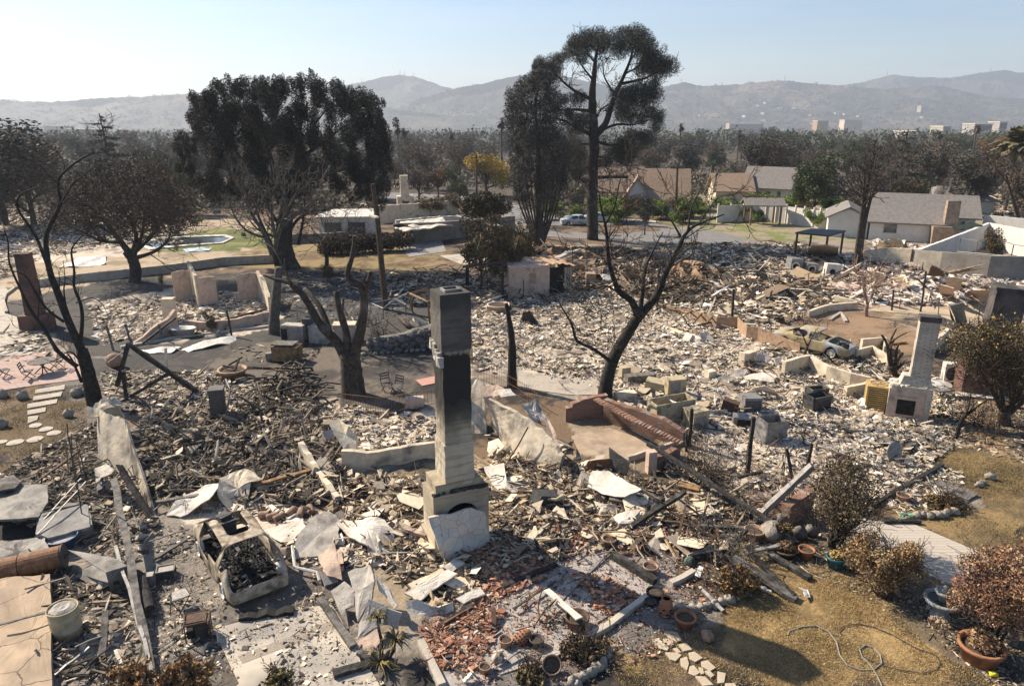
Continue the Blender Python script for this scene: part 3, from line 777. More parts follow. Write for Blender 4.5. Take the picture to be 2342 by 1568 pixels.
# ------------------------------------------------------------------ swimming pool far left
pt=thing('swimming_pool', 'drained looking dark swimming pool with pale coping in green lawn', 'pool',G(m1(1380,60)))
ring=[m1(985,75),m1(1140,28),m1(1400,14),m1(1660,6),m1(1722,28),m1(1640,68),m1(1380,88),m1(1100,116)]
c_=(sum(p[0]for p in ring)/8,sum(p[1]for p in ring)/8)
inn=[(c_[0]+(p[0]-c_[0])*.93,c_[1]+(p[1]-c_[1])*.76)for p in ring]
b=MB()
for i in range(8):
 q=[ring[i],ring[(i+1)%8],inn[(i+1)%8],inn[i]]
 b.prism([G(x)+Vector((0,0,-.1))for x in q],(0,0,.24))
b.build('coping',M_PLASW,pt)
b=MB();b.prism([G(x)+Vector((0,0,-.12))for x in inn],(0,0,.18));b.build('water',mat('pool_water',(.03,.042,.042),(.045,.055,.05),sc=.6,rough=.12,bump=.05),pt)
# ------------------------------------------------------------------ stepping stones
for i,(p,s)in enumerate([((1,1),0)]*0 or[(q,0)for q in[((262,1145),(478,1106),(474,1140),(258,1172)),((248,1195),(460,1158),(448,1190),(242,1224)),((205,1250),(424,1212),(418,1242),(200,1282)),((205,1298),(338,1275),(335,1304),(202,1330)),((208,1342),(285,1335),(275,1366),(204,1392))]]):
 P=[G(m1(*x))+Vector((0,0,-.03))for x in p];b=MB();b.prism(P,(0,0,.085))
 solo(b, 'stepping_slab', 'long pale stepping slab by dead lawn, '+['first below the pink patio', 'second below the pink patio', 'third below the pink patio', 'fourth and shorter one', 'shortest, square one at the end'][i], 'paving slab',M_CONC,P[0], 'stepping slabs from the patio')
for i,(x,y,s)in enumerate([(262,1405,36),(340,1432,36),(398,1462,36),(255,1508,40),(108,1532,42),(8,1528,32)]):
 b=MB();c=G(m1(x,y));b.lathe([(s*.0075,-.05),(s*.008,.05),(.01,.055)],c,9,wob=.14)
 solo(b, 'stepping_stone', 'rounded flat stepping stone in dead lawn, '+['nearest the square slab', 'second from the square slab', 'third from the square slab', 'fourth, right of two paler ones', 'fifth, between two others', 'leftmost at frame edge'][i], 'stepping stone',M_CONC,c, 'round stepping stones')
FL=[((650,1240),(740,1250),(765,1290),(740,1310),(690,1285)),((590,1300),(625,1285),(690,1345),(680,1362),(600,1340)),((655,1290),(690,1290),(722,1325),(700,1342),(660,1310)),((750,1325),(800,1315),(830,1355),(780,1365)),((715,1348),(740,1345),(765,1372),(740,1376)),((668,1372),(740,1375),(768,1388),(730,1425),(700,1415)),((810,1375),(845,1368),(895,1405),(850,1430),(820,1415)),((760,1410),(800,1398),(812,1440),(800,1480),(765,1455)),((885,1430),(925,1420),(975,1465),(940,1485),(890,1460)),((815,1460),(840,1450),(880,1495),(845,1515),(808,1500)),((870,1462),(895,1468),(905,1500),(885,1505)),((905,1488),(935,1480),(965,1510),(945,1525)),((985,1488),(1035,1500),(1025,1555),(985,1560)),((850,1515),(910,1520),(960,1568),(900,1575)),((1030,1560),(1090,1560),(1110,1600),(1040,1600))]
FN=['topmost, below the lantern pot', 'big one at upper left', 'narrow one beside the topmost', 'right of the upper row', 'smallest, in the middle', 'long one on the left edge', 'broad one on the right edge', 'tall one left of centre', 'pointed one at lower right', 'broad one at lower left', 'thin sliver between two', 'small one in the lower gap', 'squarish one at lower right', 'low one by the frame edge', 'last one cut by the frame edge']
for p,nm in zip(FL,FN):
 P=[G(a3(*x))+Vector((0,0,-.02))for x in p];b=MB();b.prism(P,(0,0,.075))
 solo(b, 'flagstone', 'irregular tan flagstone, '+nm, 'flagstone',mat('tan_flagstone',(.50,.42,.31),(.42,.35,.26),sc=6,bump=.4),P[0], 'flagstones of the garden path')
# ------------------------------------------------------------------ rubble (nobody could count it)
P_=lambda*ss:[W(fold(s))for s in ss]
bits('rubble', 'pale ash and plaster rubble of burnt house right of chimney',P_('1060,690 1560,650 1780,740 1840,800 2000,910 2190,900 2210,1010 2070,1090 1980,1190 1760,1150 1580,1010 1380,905 1340,880 1170,840 1090,850'),70000,(.03,.34),PALE,.10,.40,seed=3,rise=.13)
bits('rubble', 'charred roof rubble left of the tall chimney',P_('330,960 480,940 760,950 800,1010 800,1100 740,1150 380,1160 330,1090'),13500,(.05,.5),SHNG,.22,.30,seed=8,rise=.28,ns=1.3,tilt=.45)
bits('rubble', 'white ash flakes behind the low plaster wall',P_('560,930 800,930 1000,960 990,1010 800,1050 740,1020 620,1010'),3900,(.05,.4),PALE,.1,.33,seed=12,rise=.1)
bits('rubble', 'brown rubble heaped around chimney foot',P_('740,1090 960,1100 960,1250 1120,1250 1130,1040 1260,1060 1420,1090 1560,1120 1700,1190 1640,1270 1400,1260 1180,1300 1000,1400 900,1330 760,1190'),16500,(.035,.4),BRWN,.13,.30,seed=15,rise=.2,ns=1.2)
bits('rubble', 'broken red roof tiles over the front patio',P_('1060,1240 1160,1235 1260,1270 1240,1330 1100,1390 1040,1330', '960,1450 1100,1380 1160,1400 1120,1480 1080,1540 980,1530', '1240,1200 1340,1200 1380,1250 1280,1270', '1300,1310 1400,1330 1470,1370 1380,1410', '1440,1200 1640,1200 1620,1250 1450,1270'),9750,(.035,.22),TILE,.06,.34,seed=19,zo=.05,rise=.07,ns=2.2,thick=.25)
bits('rubble', 'small tile and ash crumbs on front patio',P_('960,1430 1120,1240 1560,1230 1690,1290 1580,1460 1360,1568 1040,1568'),9750,(.02,.12),TILE+DARK,.08,.3,seed=23,zo=.05,rise=.02,ns=1.5)
bits('rubble', 'white plaster flakes beside the burnt hatchback',P_('420,1130 700,1170 1000,1260 840,1300 660,1290 640,1200 600,1180 460,1170'),3900,(.04,.4),PALE,.08,.33,seed=27,rise=.08)
bits('rubble', 'dark crumbs strewn over driveway and its edge',P_('330,1180 470,1220 480,1400 660,1410 720,1300 830,1450 900,1568 260,1568', '330,1200 520,1380 480,1480 420,1568 300,1560'),3000,(.02,.16),DARK+PALE[:3],.12,.44,seed=31,zo=.05,rise=.02)
bits('rubble', 'sooty rubble below leaning wall at left',P_('0,1080 230,960 330,1100 360,1200 300,1300 180,1250 0,1180', '120,1330 280,1340 320,1568 120,1568'),5700,(.04,.35),DARK,.2,.32,seed=35,rise=.1)
bits('rubble', 'ash and debris around the charred frame',P_('230,850 480,850 640,880 700,930 560,960 330,960 250,930'),6300,(.05,.4),DARK+PALE[:2],.2,.33,seed=39,rise=.1)
bits('rubble', 'white rubble inside the pink walled ruin',P_('200,700 390,680 640,670 625,740 480,770 330,770 230,790'),7800,(.07,.5),PALE,.08,.3,seed=43,rise=.14)
bits('rubble', 'rubble of the lot left of brick chimney',P_('0,760 90,760 130,830 0,830', '0,560 200,520 300,560 100,590 0,640'),3900,(.08,.5),PALE,.12,.33,seed=47,rise=.12)
bits('rubble', 'charcoal litter on black ground mid left',P_('640,620 900,620 960,700 820,760 640,760', '520,790 760,790 700,830 560,830'),3900,(.05,.35),DARK,.25,.38,seed=51,rise=.05)
bits('rubble', 'twisted debris behind the tall chimney',P_('860,640 1100,620 1180,660 1100,700 900,700'),5400,(.07,.6),DARK+PALE[:3],.25,.3,seed=55,rise=.3)
bits('rubble', 'burnt yard clutter behind the charred tree',P_('1180,570 1420,575 1740,650 1600,700 1480,690 1380,640 1200,640'),13500,(.07,.7),DARK+BRWN+ORNG,.3,.3,seed=59,rise=.4,tilt=.5)
bits('rubble', 'pale rubble of the far middle lots',P_('1480,560 1830,560 2000,600 2140,640 1900,680 1740,650 1560,600', '1560,650 1830,640 1960,680 1800,740 1640,750'),16500,(.08,.75),PALE+BRWN,.14,.28,seed=63,rise=.3)
bits('rubble', 'cream rubble of the far right lots',P_('1880,620 2342,640 2342,700 2100,700 1900,690', '2000,560 2160,570 2100,620 1990,600'),12000,(.08,.85),PINK,.1,.26,seed=67,rise=.35)
bits('rubble', 'ash strip beside yard edging boards',P_('1960,1100 2070,1040 2200,1080 2190,1150 2060,1180'),2700,(.04,.25),PALE,.1,.33,seed=71,rise=.04)
bits('rubble', 'fallen twigs and leaves along lawn edge',P_('1640,1240 1900,1180 2100,1330 2342,1480 2342,1568 2270,1568 2100,1440 1900,1330 1760,1290'),7800,(.02,.12),DARK+BRWN,.25,.36,seed=75,rise=.02)
bits('rubble', 'stones and crumbs under the citrus tree',P_('2080,900 2342,930 2342,1060 2130,1010'),2700,(.03,.2),BRWN,.1,.4,seed=79,rise=.02)
bits('rubble', 'ash and rubble around wrecked yellow sedan',P_('1740,760 1960,790 2160,870 2180,920 2000,910 1850,840'),3600,(.05,.4),PALE+DARK,.12,.38,seed=83,rise=.06)
bits('rubble', 'far left lots of grey rubble',P_('0,480 420,500 420,560 0,560'),5250,(.15,.9),PALE+DARK,.15,.33,seed=87,rise=.2)
bits('rubble', 'rubble around far cream chimney',P_('830,470 1080,480 1060,505 850,505', '2060,450 2342,440 2342,500 2150,500'),5250,(.2,1.2),PALE+BRWN,.12,.3,seed=91,rise=.4)
bits('rubble', 'bricks and timber crumbs near brick stub',P_('1520,1060 1640,1090 1760,1190 1680,1220 1540,1140'),3300,(.04,.3),BRWN+DARK,.3,.3,seed=95,rise=.1)
ZR='740,1090 960,1100 1130,1040 1420,1090 1700,1190 1640,1270 1400,1260 1180,1290 1000,1400 760,1190'
bits('rubble', 'broken cream plaster sheets strewn around the hearth',P_(ZR, '1110,1000 1260,1000 1420,1090 1130,1100'),210,(.3,1.1),[((.66,.56,.42),4),((.6,.52,.42),3),((.4,.33,.26),2)],0,.25,seed=201,rise=.35,thick=.05,tilt=.3)
bits('rubble', 'broken pale wallboard sheets over the white rubble',P_('1060,690 1560,650 1780,740 2000,910 2190,920 2070,1090 1980,1190 1580,1010 1380,905 1090,850'),260,(.25,1.0),PALE[:4],0,.25,seed=202,rise=.25,thick=.05,tilt=.3)
bits('rubble', 'fallen roof plates and boards in the left ruin',P_('330,960 480,940 760,950 800,1040 740,1150 380,1160 330,1090'),150,(.3,1.0),SHNG+PALE[:1],.2,.25,seed=203,rise=.35,thick=.06,tilt=.35)
bits('rubble', 'large bent roof sheets in the far burnt lots',P_('1180,590 1420,575 1740,640 2140,630 2342,660 2342,700 1900,690 1560,700 1300,650'),420,(.6,2.6),PINK+BRWN+DARK[:2],.1,.25,seed=204,rise=.6,thick=.04,tilt=.35)
# bent charred sticks, wire and lath tangled through the heaps
def sticks(label,polys,n,L_,r_,cols,seed,hz=.35):
 q=poly_points(polys,n,1.2,.34,seed);z=gz(q[:,0],q[:,1]);b=MB()
 for(x,y),h in zip(q,z):
  a=R.uniform(0,6.3);l=L_*R.uniform(.3,1.2);d=Vector((math.cos(a),math.sin(a),R.gauss(0,.25))).normalized()*l;p=Vector((x,y,h+R.uniform(0,hz)))
  pts=wander(p-d/2,p+d/2,3,.06);m=min(v.z for v in pts);pts=[v+Vector((0,0,max(0,h-m)))for v in pts]
  b.tube(pts,r_*R.uniform(.5,1.5),4,c=R.choice(cols))
 stuff(b, 'charred_sticks',label, 'debris',M_RUB)
sticks('charred laths and wires tangled in the roof rubble',P_('330,960 480,940 760,950 800,1040 740,1150 380,1160 330,1090'),420,1.3,.028,[(.05,.045,.04),(.09,.075,.06),(.16,.13,.1),(.3,.24,.18)],101)
sticks('blackened branches heaped between brick stub and cut tree',P_('560,885 700,850 740,900 740,950 560,960'),130,1.7,.045,[(.03,.028,.025),(.06,.05,.042),(.2,.165,.12)],102,.6)
sticks('dark laths and wires over the brown rubble by the hearth',P_('740,1090 960,1100 1130,1040 1420,1090 1700,1190 1640,1270 1180,1300 900,1330 760,1190'),420,1.1,.02,[(.05,.043,.036),(.13,.085,.055),(.3,.22,.15),(.4,.34,.27)],103)
sticks('thin dark wire and lath over the white rubble',P_('1060,690 1560,650 1780,740 2000,910 2210,1010 2070,1090 1980,1190 1580,1010 1380,905 1090,850'),420,1.3,.026,[(.06,.05,.042),(.16,.12,.085),(.3,.24,.18)],104)
sticks('twisted metal and laths in the far burnt yards',P_('860,640 1180,620 1420,575 1740,650 2140,640 1900,690 1560,700 1100,690'),520,2.2,.045,[(.05,.045,.04),(.12,.08,.055),(.28,.22,.16)],105,.9)
sticks('sticks and rods scattered by the left yard',P_('0,1080 230,960 330,1100 300,1300 120,1340 320,1568 120,1568 60,1250'),160,1.2,.022,[(.05,.045,.04),(.15,.11,.08),(.33,.29,.24)],106)
# dead grass tufts
def tufts(name,label,polys,n,h,cols,seed):
 q=poly_points(polys,n,.7,.44,seed);n=len(q);z=gz(q[:,0],q[:,1])
 P=np.stack([q[:,0],q[:,1],z],-1)
 a=NR.uniform(0,6.283,n);d=np.stack([np.cos(a),np.sin(a),np.zeros(n)],-1);hh=h*NR.uniform(.4,1.3,(n,1))
 lean=NR.normal(0,.6,(n,3));lean[:,2]=1;tip=P+lean*hh
 V=np.stack([P-d*.007,P+d*.007,tip+d*.002,tip-d*.002],1).reshape(-1,3)
 b=MB();b.bulk(V,np.arange(n*4).reshape(n,4),0,pick([(c,1)for c in cols],n))
 return stuff(b,name,label, 'grass',M_LEAF)
tufts('dry_grass', 'dead straw coloured lawn at lower right',P_('1650,1400 1740,1260 1830,1270 2000,1330 2120,1480 2290,1568 1420,1568 1360,1500'),60000,.035,[(.46,.34,.16),(.36,.25,.11),(.25,.17,.08),(.5,.4,.22)],5)
tufts('dry_grass', 'scorched brown grass beside the ribbed path',P_('2050,1010 2342,1050 2342,1300 2200,1230 1990,1150'),26000,.05,[(.2,.14,.07),(.3,.22,.1),(.12,.09,.05),(.22,.2,.08)],6)
tufts('dry_grass', 'dead lawn with stepping slabs at left',P_('0,890 190,880 210,1060 150,1080 0,1090'),16000,.05,[(.2,.15,.07),(.14,.1,.05),(.28,.21,.1)],7)
# ------------------------------------------------------------------ the tall chimney
def chimney_mat(name,base,base2,bands,lo_z,hi_z):
 """stucco with soot that starts and stops at real heights"""
 m=mat(name,base,base2,sc=2.2,bump=.5,bsc=9,c3=tuple(x*.55 for x in base),sc3=1.2)
 nt=m.node_tree;N=nt.nodes;L=nt.links;b=N['Principled BSDF']
 src=b.inputs['Base Color'].links[0].from_socket
 tc=N.new('ShaderNodeTexCoord');sx=N.new('ShaderNodeSeparateXYZ');L.new(tc.outputs['Object'],sx.inputs[0])
 nz=N.new('ShaderNodeTexNoise');nz.inputs['Scale'].default_value=1.9;nz.inputs['Detail'].default_value=6;L.new(tc.outputs['Object'],nz.inputs[0])
 ma=N.new('ShaderNodeMath');ma.operation='MULTIPLY_ADD';L.new(nz.outputs['Fac'],ma.inputs[0]);ma.inputs[1].default_value=.95;L.new(sx.outputs[2],ma.inputs[2])
 mp=N.new('ShaderNodeMapRange');mp.inputs['From Min'].default_value=lo_z;mp.inputs['From Max'].default_value=hi_z;L.new(ma.outputs[0],mp.inputs['Value'])
 cr=N.new('ShaderNodeValToRGB');L.new(mp.outputs[0],cr.inputs[0])
 el=cr.color_ramp.elements
 el[0].position,el[0].color=bands[0][0],(bands[0][1],)*3+(1,)
 el[1].position,el[1].color=bands[-1][0],(bands[-1][1],)*3+(1,)
 for p,v in bands[1:-1]:
  e=el.new(p);e.color=(v,v,v,1)
 mpg=N.new('ShaderNodeMapping');mpg.inputs['Scale'].default_value=(.7,.7,9);L.new(tc.outputs['Object'],mpg.inputs[0]);nl=N.new('ShaderNodeTexNoise');nl.inputs['Scale'].default_value=1.3;nl.inputs['Detail'].default_value=5;L.new(mpg.outputs[0],nl.inputs[0])
 ml=N.new('ShaderNodeMapRange');ml.inputs['From Min'].default_value=.5;ml.inputs['From Max'].default_value=.66;ml.inputs['To Max'].default_value=.55;L.new(nl.outputs['Fac'],ml.inputs['Value'])
 xl=N.new('ShaderNodeMix');xl.data_type='RGBA';L.new(ml.outputs[0],xl.inputs['Factor']);L.new(src,xl.inputs[6]);xl.inputs[7].default_value=tuple(v*.42 for v in base)+(1,);src=xl.outputs[2]
 x=N.new('ShaderNodeMix');x.data_type='RGBA';L.new(cr.outputs[0],x.inputs['Factor'])
 L.new(src,x.inputs[6]);x.inputs[7].default_value=(.022,.021,.02,1)
 L.new(x.outputs[2],b.inputs['Base Color'])
 return m
base=G((1045,1240))
t=thing('chimney', 'tall soot stained stucco chimney with arched fireplace standing alone', 'chimney',base)
ZT=top(base,664)
RZ=rad(24)
CM=Matrix.Rotation(RZ,3, 'Z')
def cb(b,x,y,z,sx,sy,sz,j=.0,tp=1):
 b.box(base+CM@Vector((x,y,0))+Vector((0,0,z+sz/2)),(sx,sy,sz),RZ,j=j,tp=tp)
z0,z1=2.5,ZT
m_sh=chimney_mat('chimney_shaft_stucco',(.52,.455,.35),(.44,.38,.29),[(0,0),(.22,.0),(.30,.2),(.38,.8),(.46,.97),(.71,.97),(.722,.35),(.8,.3),(.97,.42),(1,.8)],z0+.22,z1+.47)
m_sh2=chimney_mat('chimney_cap_stucco',(.21,.19,.165),(.165,.15,.13),[(0,.62),(.3,.4),(.8,.3),(1,.7)],6.6,z1+.25)
m_fb=chimney_mat('firebox_plaster',(.64,.54,.385),(.55,.46,.33),[(0,.05),(.6,0),(.8,.12),(1,.4)],0,2.0)
def ring_shaft(b,z,hgt,sx,sy,j,k=7):
 """slightly uneven shaft built of stacked courses"""
 vs=[];N_=6
 for i in range(k+1):
  zz=z+hgt*i/k
  for e in range(4):
   for q in range(N_):
    cs=[(-1,-1),(1,-1),(1,1),(-1,1)];a=cs[e];c=cs[(e+1)%4];f=q/N_
    p=Vector(((a[0]+(c[0]-a[0])*f)*sx/2,(a[1]+(c[1]-a[1])*f)*sy/2,0))+Vector((R.uniform(-j,j),R.uniform(-j,j),0))
    vs.append(base+CM@p+Vector((0,0,zz)))
 n=4*N_;f=[(i*n+q,i*n+(q+1)%n,i*n+n+(q+1)%n,i*n+n+q)for i in range(k)for q in range(n)]
 f.append(tuple(k*n+q for q in range(n)))
 b.add(vs,f)
SW,SD=.88,.86
b=MB();ring_shaft(b,z0-.1,1.42,SW+.09,SD+.09,.016,5);ring_shaft(b,z0+1.3,3.05,SW,SD,.014,12);b.build('shaft',m_sh,t)
b=MB();ring_shaft(b,z0+4.34,ZT-z0-4.34,SW+.07,SD+.07,.008,7);sh=b.build('chimney_top',m_sh2,t)
b=MB();cb(b,.02,0,ZT+.002,SW*.5,SD*.42,.02);b.build('flue_opening',M_BLACK,sh)
b=MB()
for s in(-1,1):cb(b,.02+s*SW*.27,0,ZT,.05,SD*.5,.07)
for s in(-1,1):cb(b,.02,s*SD*.23,ZT,SW*.5,.04,.075)
b.build('flue_rim',M_CONCG,sh)
# torn collar half way up the left side
b=MB()
for i in range(5):
 cb(b,-SW/2-.05,-SD*.44+i*SD*.2,z0+3.86+.10*i+.04*math.sin(3*i),.17,SD*.25,.32,j=.035)
b.build('collar',M_PLASG,t)
# shoulder and firebox with arched opening
FW,FD,FH=1.86,1.12,2.18
b=MB();cb(b,-.06,.04,FH,1.5,1.02,.34,j=.02);b.build('shoulder',m_fb,t)
b=MB()
for i in range(26):cb(b,R.uniform(-.85,.85),R.uniform(-.54,-.46),FH+.005,R.uniform(.06,.2),R.uniform(.05,.14),R.uniform(.03,.1),j=.015)
cb(b,.3,-.50,FH+.005,1.2,.1,.11,j=.03)
b.build('mantel_rubble',M_CHAR,t)
b=MB();seg=10;ow,oh,ar=1.02,1.78,.3
def fp(x,y,z):return base+CM@Vector((x,y,0))+Vector((0,0,z))
yf=-FD/2;outer=[];inner=[]
for i in range(seg+1):
 u=i/seg;x=-ow/2+ow*u
 inner.append((x,oh-ar+ar*math.sin(math.pi*u)**.6))
vs=[];f=[]
def fquad(q,y0_,y1_):
 o=[fp(x,y0_,z)for x,z in q]+[fp(x,y1_,z)for x,z in q]
 n=len(q);b.add(o,[tuple(range(n)),tuple(range(2*n-1,n-1,-1))]+[(i,n+i,n+(i+1)%n,(i+1)%n)for i in range(n)])
for i in range(seg):
 a,c=inner[i],inner[i+1];fquad([a,c,(c[0],FH),(a[0],FH)],yf,yf+.42)
for s in(-1,1):
 fquad([(s*ow/2,-.1),(s*FW/2,-.1),(s*FW/2,FH),(s*ow/2,FH)][::s],yf,yf+.42)
cb(b,0,yf+.42+(FD-.42)/2,-.1,FW,FD-.42,FH+.1,j=.0)
b.build('firebox',m_fb,t)
b=MB();cb(b,0,yf+.415,0,ow,.01,oh,j=0);b.build('firebox_back',M_BLACK,t)
b=MB()
for i in range(16):cb(b,R.uniform(-.35,.35),yf+R.uniform(.05,.35),R.uniform(.3,1.15),R.uniform(.1,.3),R.uniform(.05,.15),R.uniform(.04,.12),j=.02)
b.build('ash_heap',M_PLASG,t)
# cracked slab leaning on the hearth
def crack_mat(name,c,c2,sc,line=(.13,.12,.11)):
 m=mat(name,c,c2,sc=1.6,bump=.2,c3=tuple(x*.6 for x in c),sc3=.9)
 nt=m.node_tree;N=nt.nodes;L=nt.links;vo=N.new('ShaderNodeTexVoronoi');vo.feature='DISTANCE_TO_EDGE';vo.inputs['Scale'].default_value=sc
 tc=N.new('ShaderNodeTexCoord');nz=N.new('ShaderNodeTexNoise');nz.inputs['Scale'].default_value=4;L.new(tc.outputs['Object'],nz.inputs[0])
 ad=N.new('ShaderNodeMix');ad.data_type='VECTOR';ad.inputs['Factor'].default_value=.12;L.new(tc.outputs['Object'],ad.inputs[4]);L.new(nz.outputs['Color'],ad.inputs[5]);L.new(ad.outputs[1],vo.inputs[0])
 mr=N.new('ShaderNodeMapRange');mr.inputs['From Min'].default_value=.004;mr.inputs['From Max'].default_value=.014;L.new(vo.outputs['Distance'],mr.inputs['Value'])
 x=N.new('ShaderNodeMix');x.data_type='RGBA';L.new(mr.outputs[0],x.inputs['Factor']);x.inputs[6].default_value=(*line,1)
 L.new(N['Principled BSDF'].inputs['Base Color'].links[0].from_socket,x.inputs[7]);L.new(x.outputs[2],N['Principled BSDF'].inputs['Base Color'])
 return m
m_cr=crack_mat('cracked_slab',(.60,.56,.50),(.52,.48,.43),2.6)
def chp(q,k):
 return G(q,k)
yb=base.y
panel('plaster_slab', 'big cracked white slab leaning on the fireplace hearth', 'plaster slab',[(AP(a2(785,548),yb-1.0),),(AP(a2(960,515),yb-.86),),(AP(a2(1050,495),yb-.72),),(AP(a2(1128,520),yb-.62),),(*a2(1160,715),.1),(*a2(1075,745),.1),(*a2(955,790),.06),(*a2(880,812),.05),(AP(a2(835,700),yb-1.25),)],.09,m_cr,.03,.03)
# ------------------------------------------------------------------ cars
def lerp_tab(tab,x):
 return float(np.interp(x,[a for a,_ in tab],[b for _,b in tab]))
def car_shell(c,M,spec,solid=.03,skip_glass=True):
 """one skin for a car body; openings are left out of the mesh"""
 L2,W2=spec['L']/2,spec['W']/2
 wx=spec['wheels'];xs=set(spec['x'])
 for w_ in wx:
  for d in(-.40,-.3,0,.3,.40):xs.add(round(w_+d,3))
 xs=sorted(xs)
 rows=[]
 for x in xs:
  zr=lerp_tab(spec['roof'],x);hw=W2*lerp_tab(spec['width'],x);zb=min(zr-.03,lerp_tab(spec['belt'],x));fe=lerp_tab(spec['edge'],x)
  zs=.2
  for w_ in wx:
   d=abs(x-w_)
   if d<.395:zs=max(zs,.2+.47*math.sqrt(max(0,1-(d/.40)**2)))
  zm=max(zs+.05,zb*.62+.02)
  half=[(hw*.97,zs),(hw,zm),(hw*.985,zb),(hw*fe,zr-.02),(hw*fe*.55,zr+.012),(0,zr+.02)]
  ring=[(y,z)for y,z in half]+[(-y,z)for y,z in reversed(half[:-1])]
  rows.append([c+M@Vector((x,y,z))for y,z in ring])
 n=11;vs=[v for r_ in rows for v in r_];keep={0:[],1:[]}
 def cls(i,k):
  x=(xs[i]+xs[i+1])/2;kk=k if k<5 else 9-k;side=1 if k<5 else-1
  row=['low', 'side', 'win', 'top', 'top2'][kk]
  for(x0,x1,rw,what)in spec['holes']:
   if row in rw and x0<=x<=x1:return what
  return 0
 for i in range(len(xs)-1):
  for k in range(10):
   q=cls(i,k)
   if q is None:continue
   keep.setdefault(q,[]).append((i*n+k,i*n+k+1,i*n+n+k+1,i*n+n+k))
 for i,fl in((0,False),(len(xs)-1,True)):
  for k in range(5):
   a=[i*n+k,i*n+k+1,i*n+9-k,i*n+10-k]
   if len(set(a))==4:keep[0].append(tuple(a if fl else a[::-1]))
 return vs,keep,xs
def solidify(o,th):
 q=o.modifiers.new('round', 'SUBSURF');q.levels=2;q.render_levels=2
 for f_ in o.data.polygons:f_.use_smooth=True
 m=o.modifiers.new('skin', 'SOLIDIFY');m.thickness=th;m.offset=-1
def mesh_of(vs,fs):
 used=sorted({i for f in fs for i in f});mp={u:k for k,u in enumerate(used)}
 b=MB();b.add([vs[u]for u in used],[tuple(mp[i]for i in f)for f in fs]);return b
def rim(c,M,x,y,r_,name,t,mt,tyre=None,tm=None):
 A=M@Matrix.Rotation(math.pi/2,3, 'X')
 b=MB();p=c+M@Vector((x,y,r_+.01))
 b.lathe([(.02,-.06),(r_*.35,-.07),(r_*.5,-.03),(r_*.9,-.03),(r_,-.09),(r_,.09),(r_*.9,.03),(r_*.5,.03),(r_*.35,.07),(.02,.06)],p,14,M=A)
 w_=b.build(name,mt,t)
 if tyre:
  b=MB();b.lathe([(r_,-.1),(tyre*.95,-.1),(tyre,-.06),(tyre,.06),(tyre*.95,.1),(r_,.1)],p,18,M=A,cap=False);b.build('tyre',tm,w_,smooth=True)
 return w_
def burnt_car(label,c,rz,spec,mt,group,rims=True,bays=True):
 t=thing('burnt_car',label, 'car wreck',c,group)
 M=Matrix.Rotation(rz,3, 'Z')
 vs,keep,xs=car_shell(c,M,spec)
 o=mesh_of(vs,keep[0]).build('body',mt,t,smooth=False);solidify(o,.022)
 W2=spec['W']/2
 def p(x,y,z):return c+M@Vector((x,y,z))
 b=MB();b.box(p(-.1,0,.24),(spec['L']*.86,spec['W']*.84,.04),rz);b.build('floor_pan',M_BLACK,t)
 for x,y in spec['seats']:
  b=MB()
  for k in range(5):
   yy=y-.2+.1*k;b.tube([p(x+.25,yy,.48),p(x-.2,yy,.45),p(x-.35,yy,.95)],.012,4)
  for z in(.46,.7,.95):b.tube([p(x-.2-(z-.46)*.3,y-.22,z),p(x-.2-(z-.46)*.3,y+.22,z)],.014,4)
  b.build('seat_frame',M_CHAR,t)
 b=MB();b.box(p(-.2,0,.285),(spec['L']*.6,spec['W']*.7,.05),rz,j=.02)
 for i in range(150):
  b.box(p(R.uniform(*spec['junk']),R.uniform(-W2*.7,W2*.7),.31+R.uniform(0,.25)**1.3),(R.uniform(.06,.26),R.uniform(.03,.1),R.uniform(.03,.1)),R.uniform(0,6),R.gauss(0,.4),R.gauss(0,.4),m=R.choice((0,0,0,1,2)),j=.015)
 b.build('burnt_interior',[M_BLACK,M_STEELD,M_CONCG],t)
 a_=p(spec['wheel_at'],W2*.4,.86);b=MB();A=M@Matrix.Rotation(rad(65),3, 'Y')
 b.tube([a_+A@Vector((.18*math.cos(k*.524),.18*math.sin(k*.524),0))for k in range(13)],.013,4);b.tube([a_,p(spec['wheel_at']+.3,W2*.4,.75)],.02,4)
 b.build('steering_wheel',M_STEELD,t)
 if bays:
  b=MB();x=spec['engine']
  b.box(p(x,0,.55),(.6,.8,.4),rz,j=.05);b.box(p(x+.1,-.1,.8),(.35,.4,.2),rz+.3,j=.04)
  for i in range(14):b.bar(p(x+R.uniform(-.4,.4),R.uniform(-.6,.6),.6),p(x+R.uniform(-.4,.4),R.uniform(-.6,.6),R.uniform(.6,.85)),.05,j=.01)
  b.build('engine',M_STEELD,t)
 if rims:
  for x in spec['wheels']:
   for s in(-1,1):rim(c,M,x,s*(W2-.12),.24, 'wheel_rim',t,M_ALU)
 return t
M_CARW=mat('burnt_white_paint',(.43,.375,.29),(.25,.185,.12),sc=4.5,rough=.75,bump=.3,bsc=30,c3=(.09,.07,.055),sc3=2.2,t3=(.5,.66))
M_CARY=mat('burnt_yellow_paint',(.42,.34,.19),(.28,.215,.13),sc=2.4,rough=.7,bump=.25,bsc=30,c3=(.34,.36,.36),sc3=.8,t3=(.48,.58))
M_CARR=mat('rust_car_paint',(.36,.235,.15),(.25,.165,.11),sc=2,rough=.75,bump=.25,bsc=30,c3=(.45,.36,.26),sc3=1)
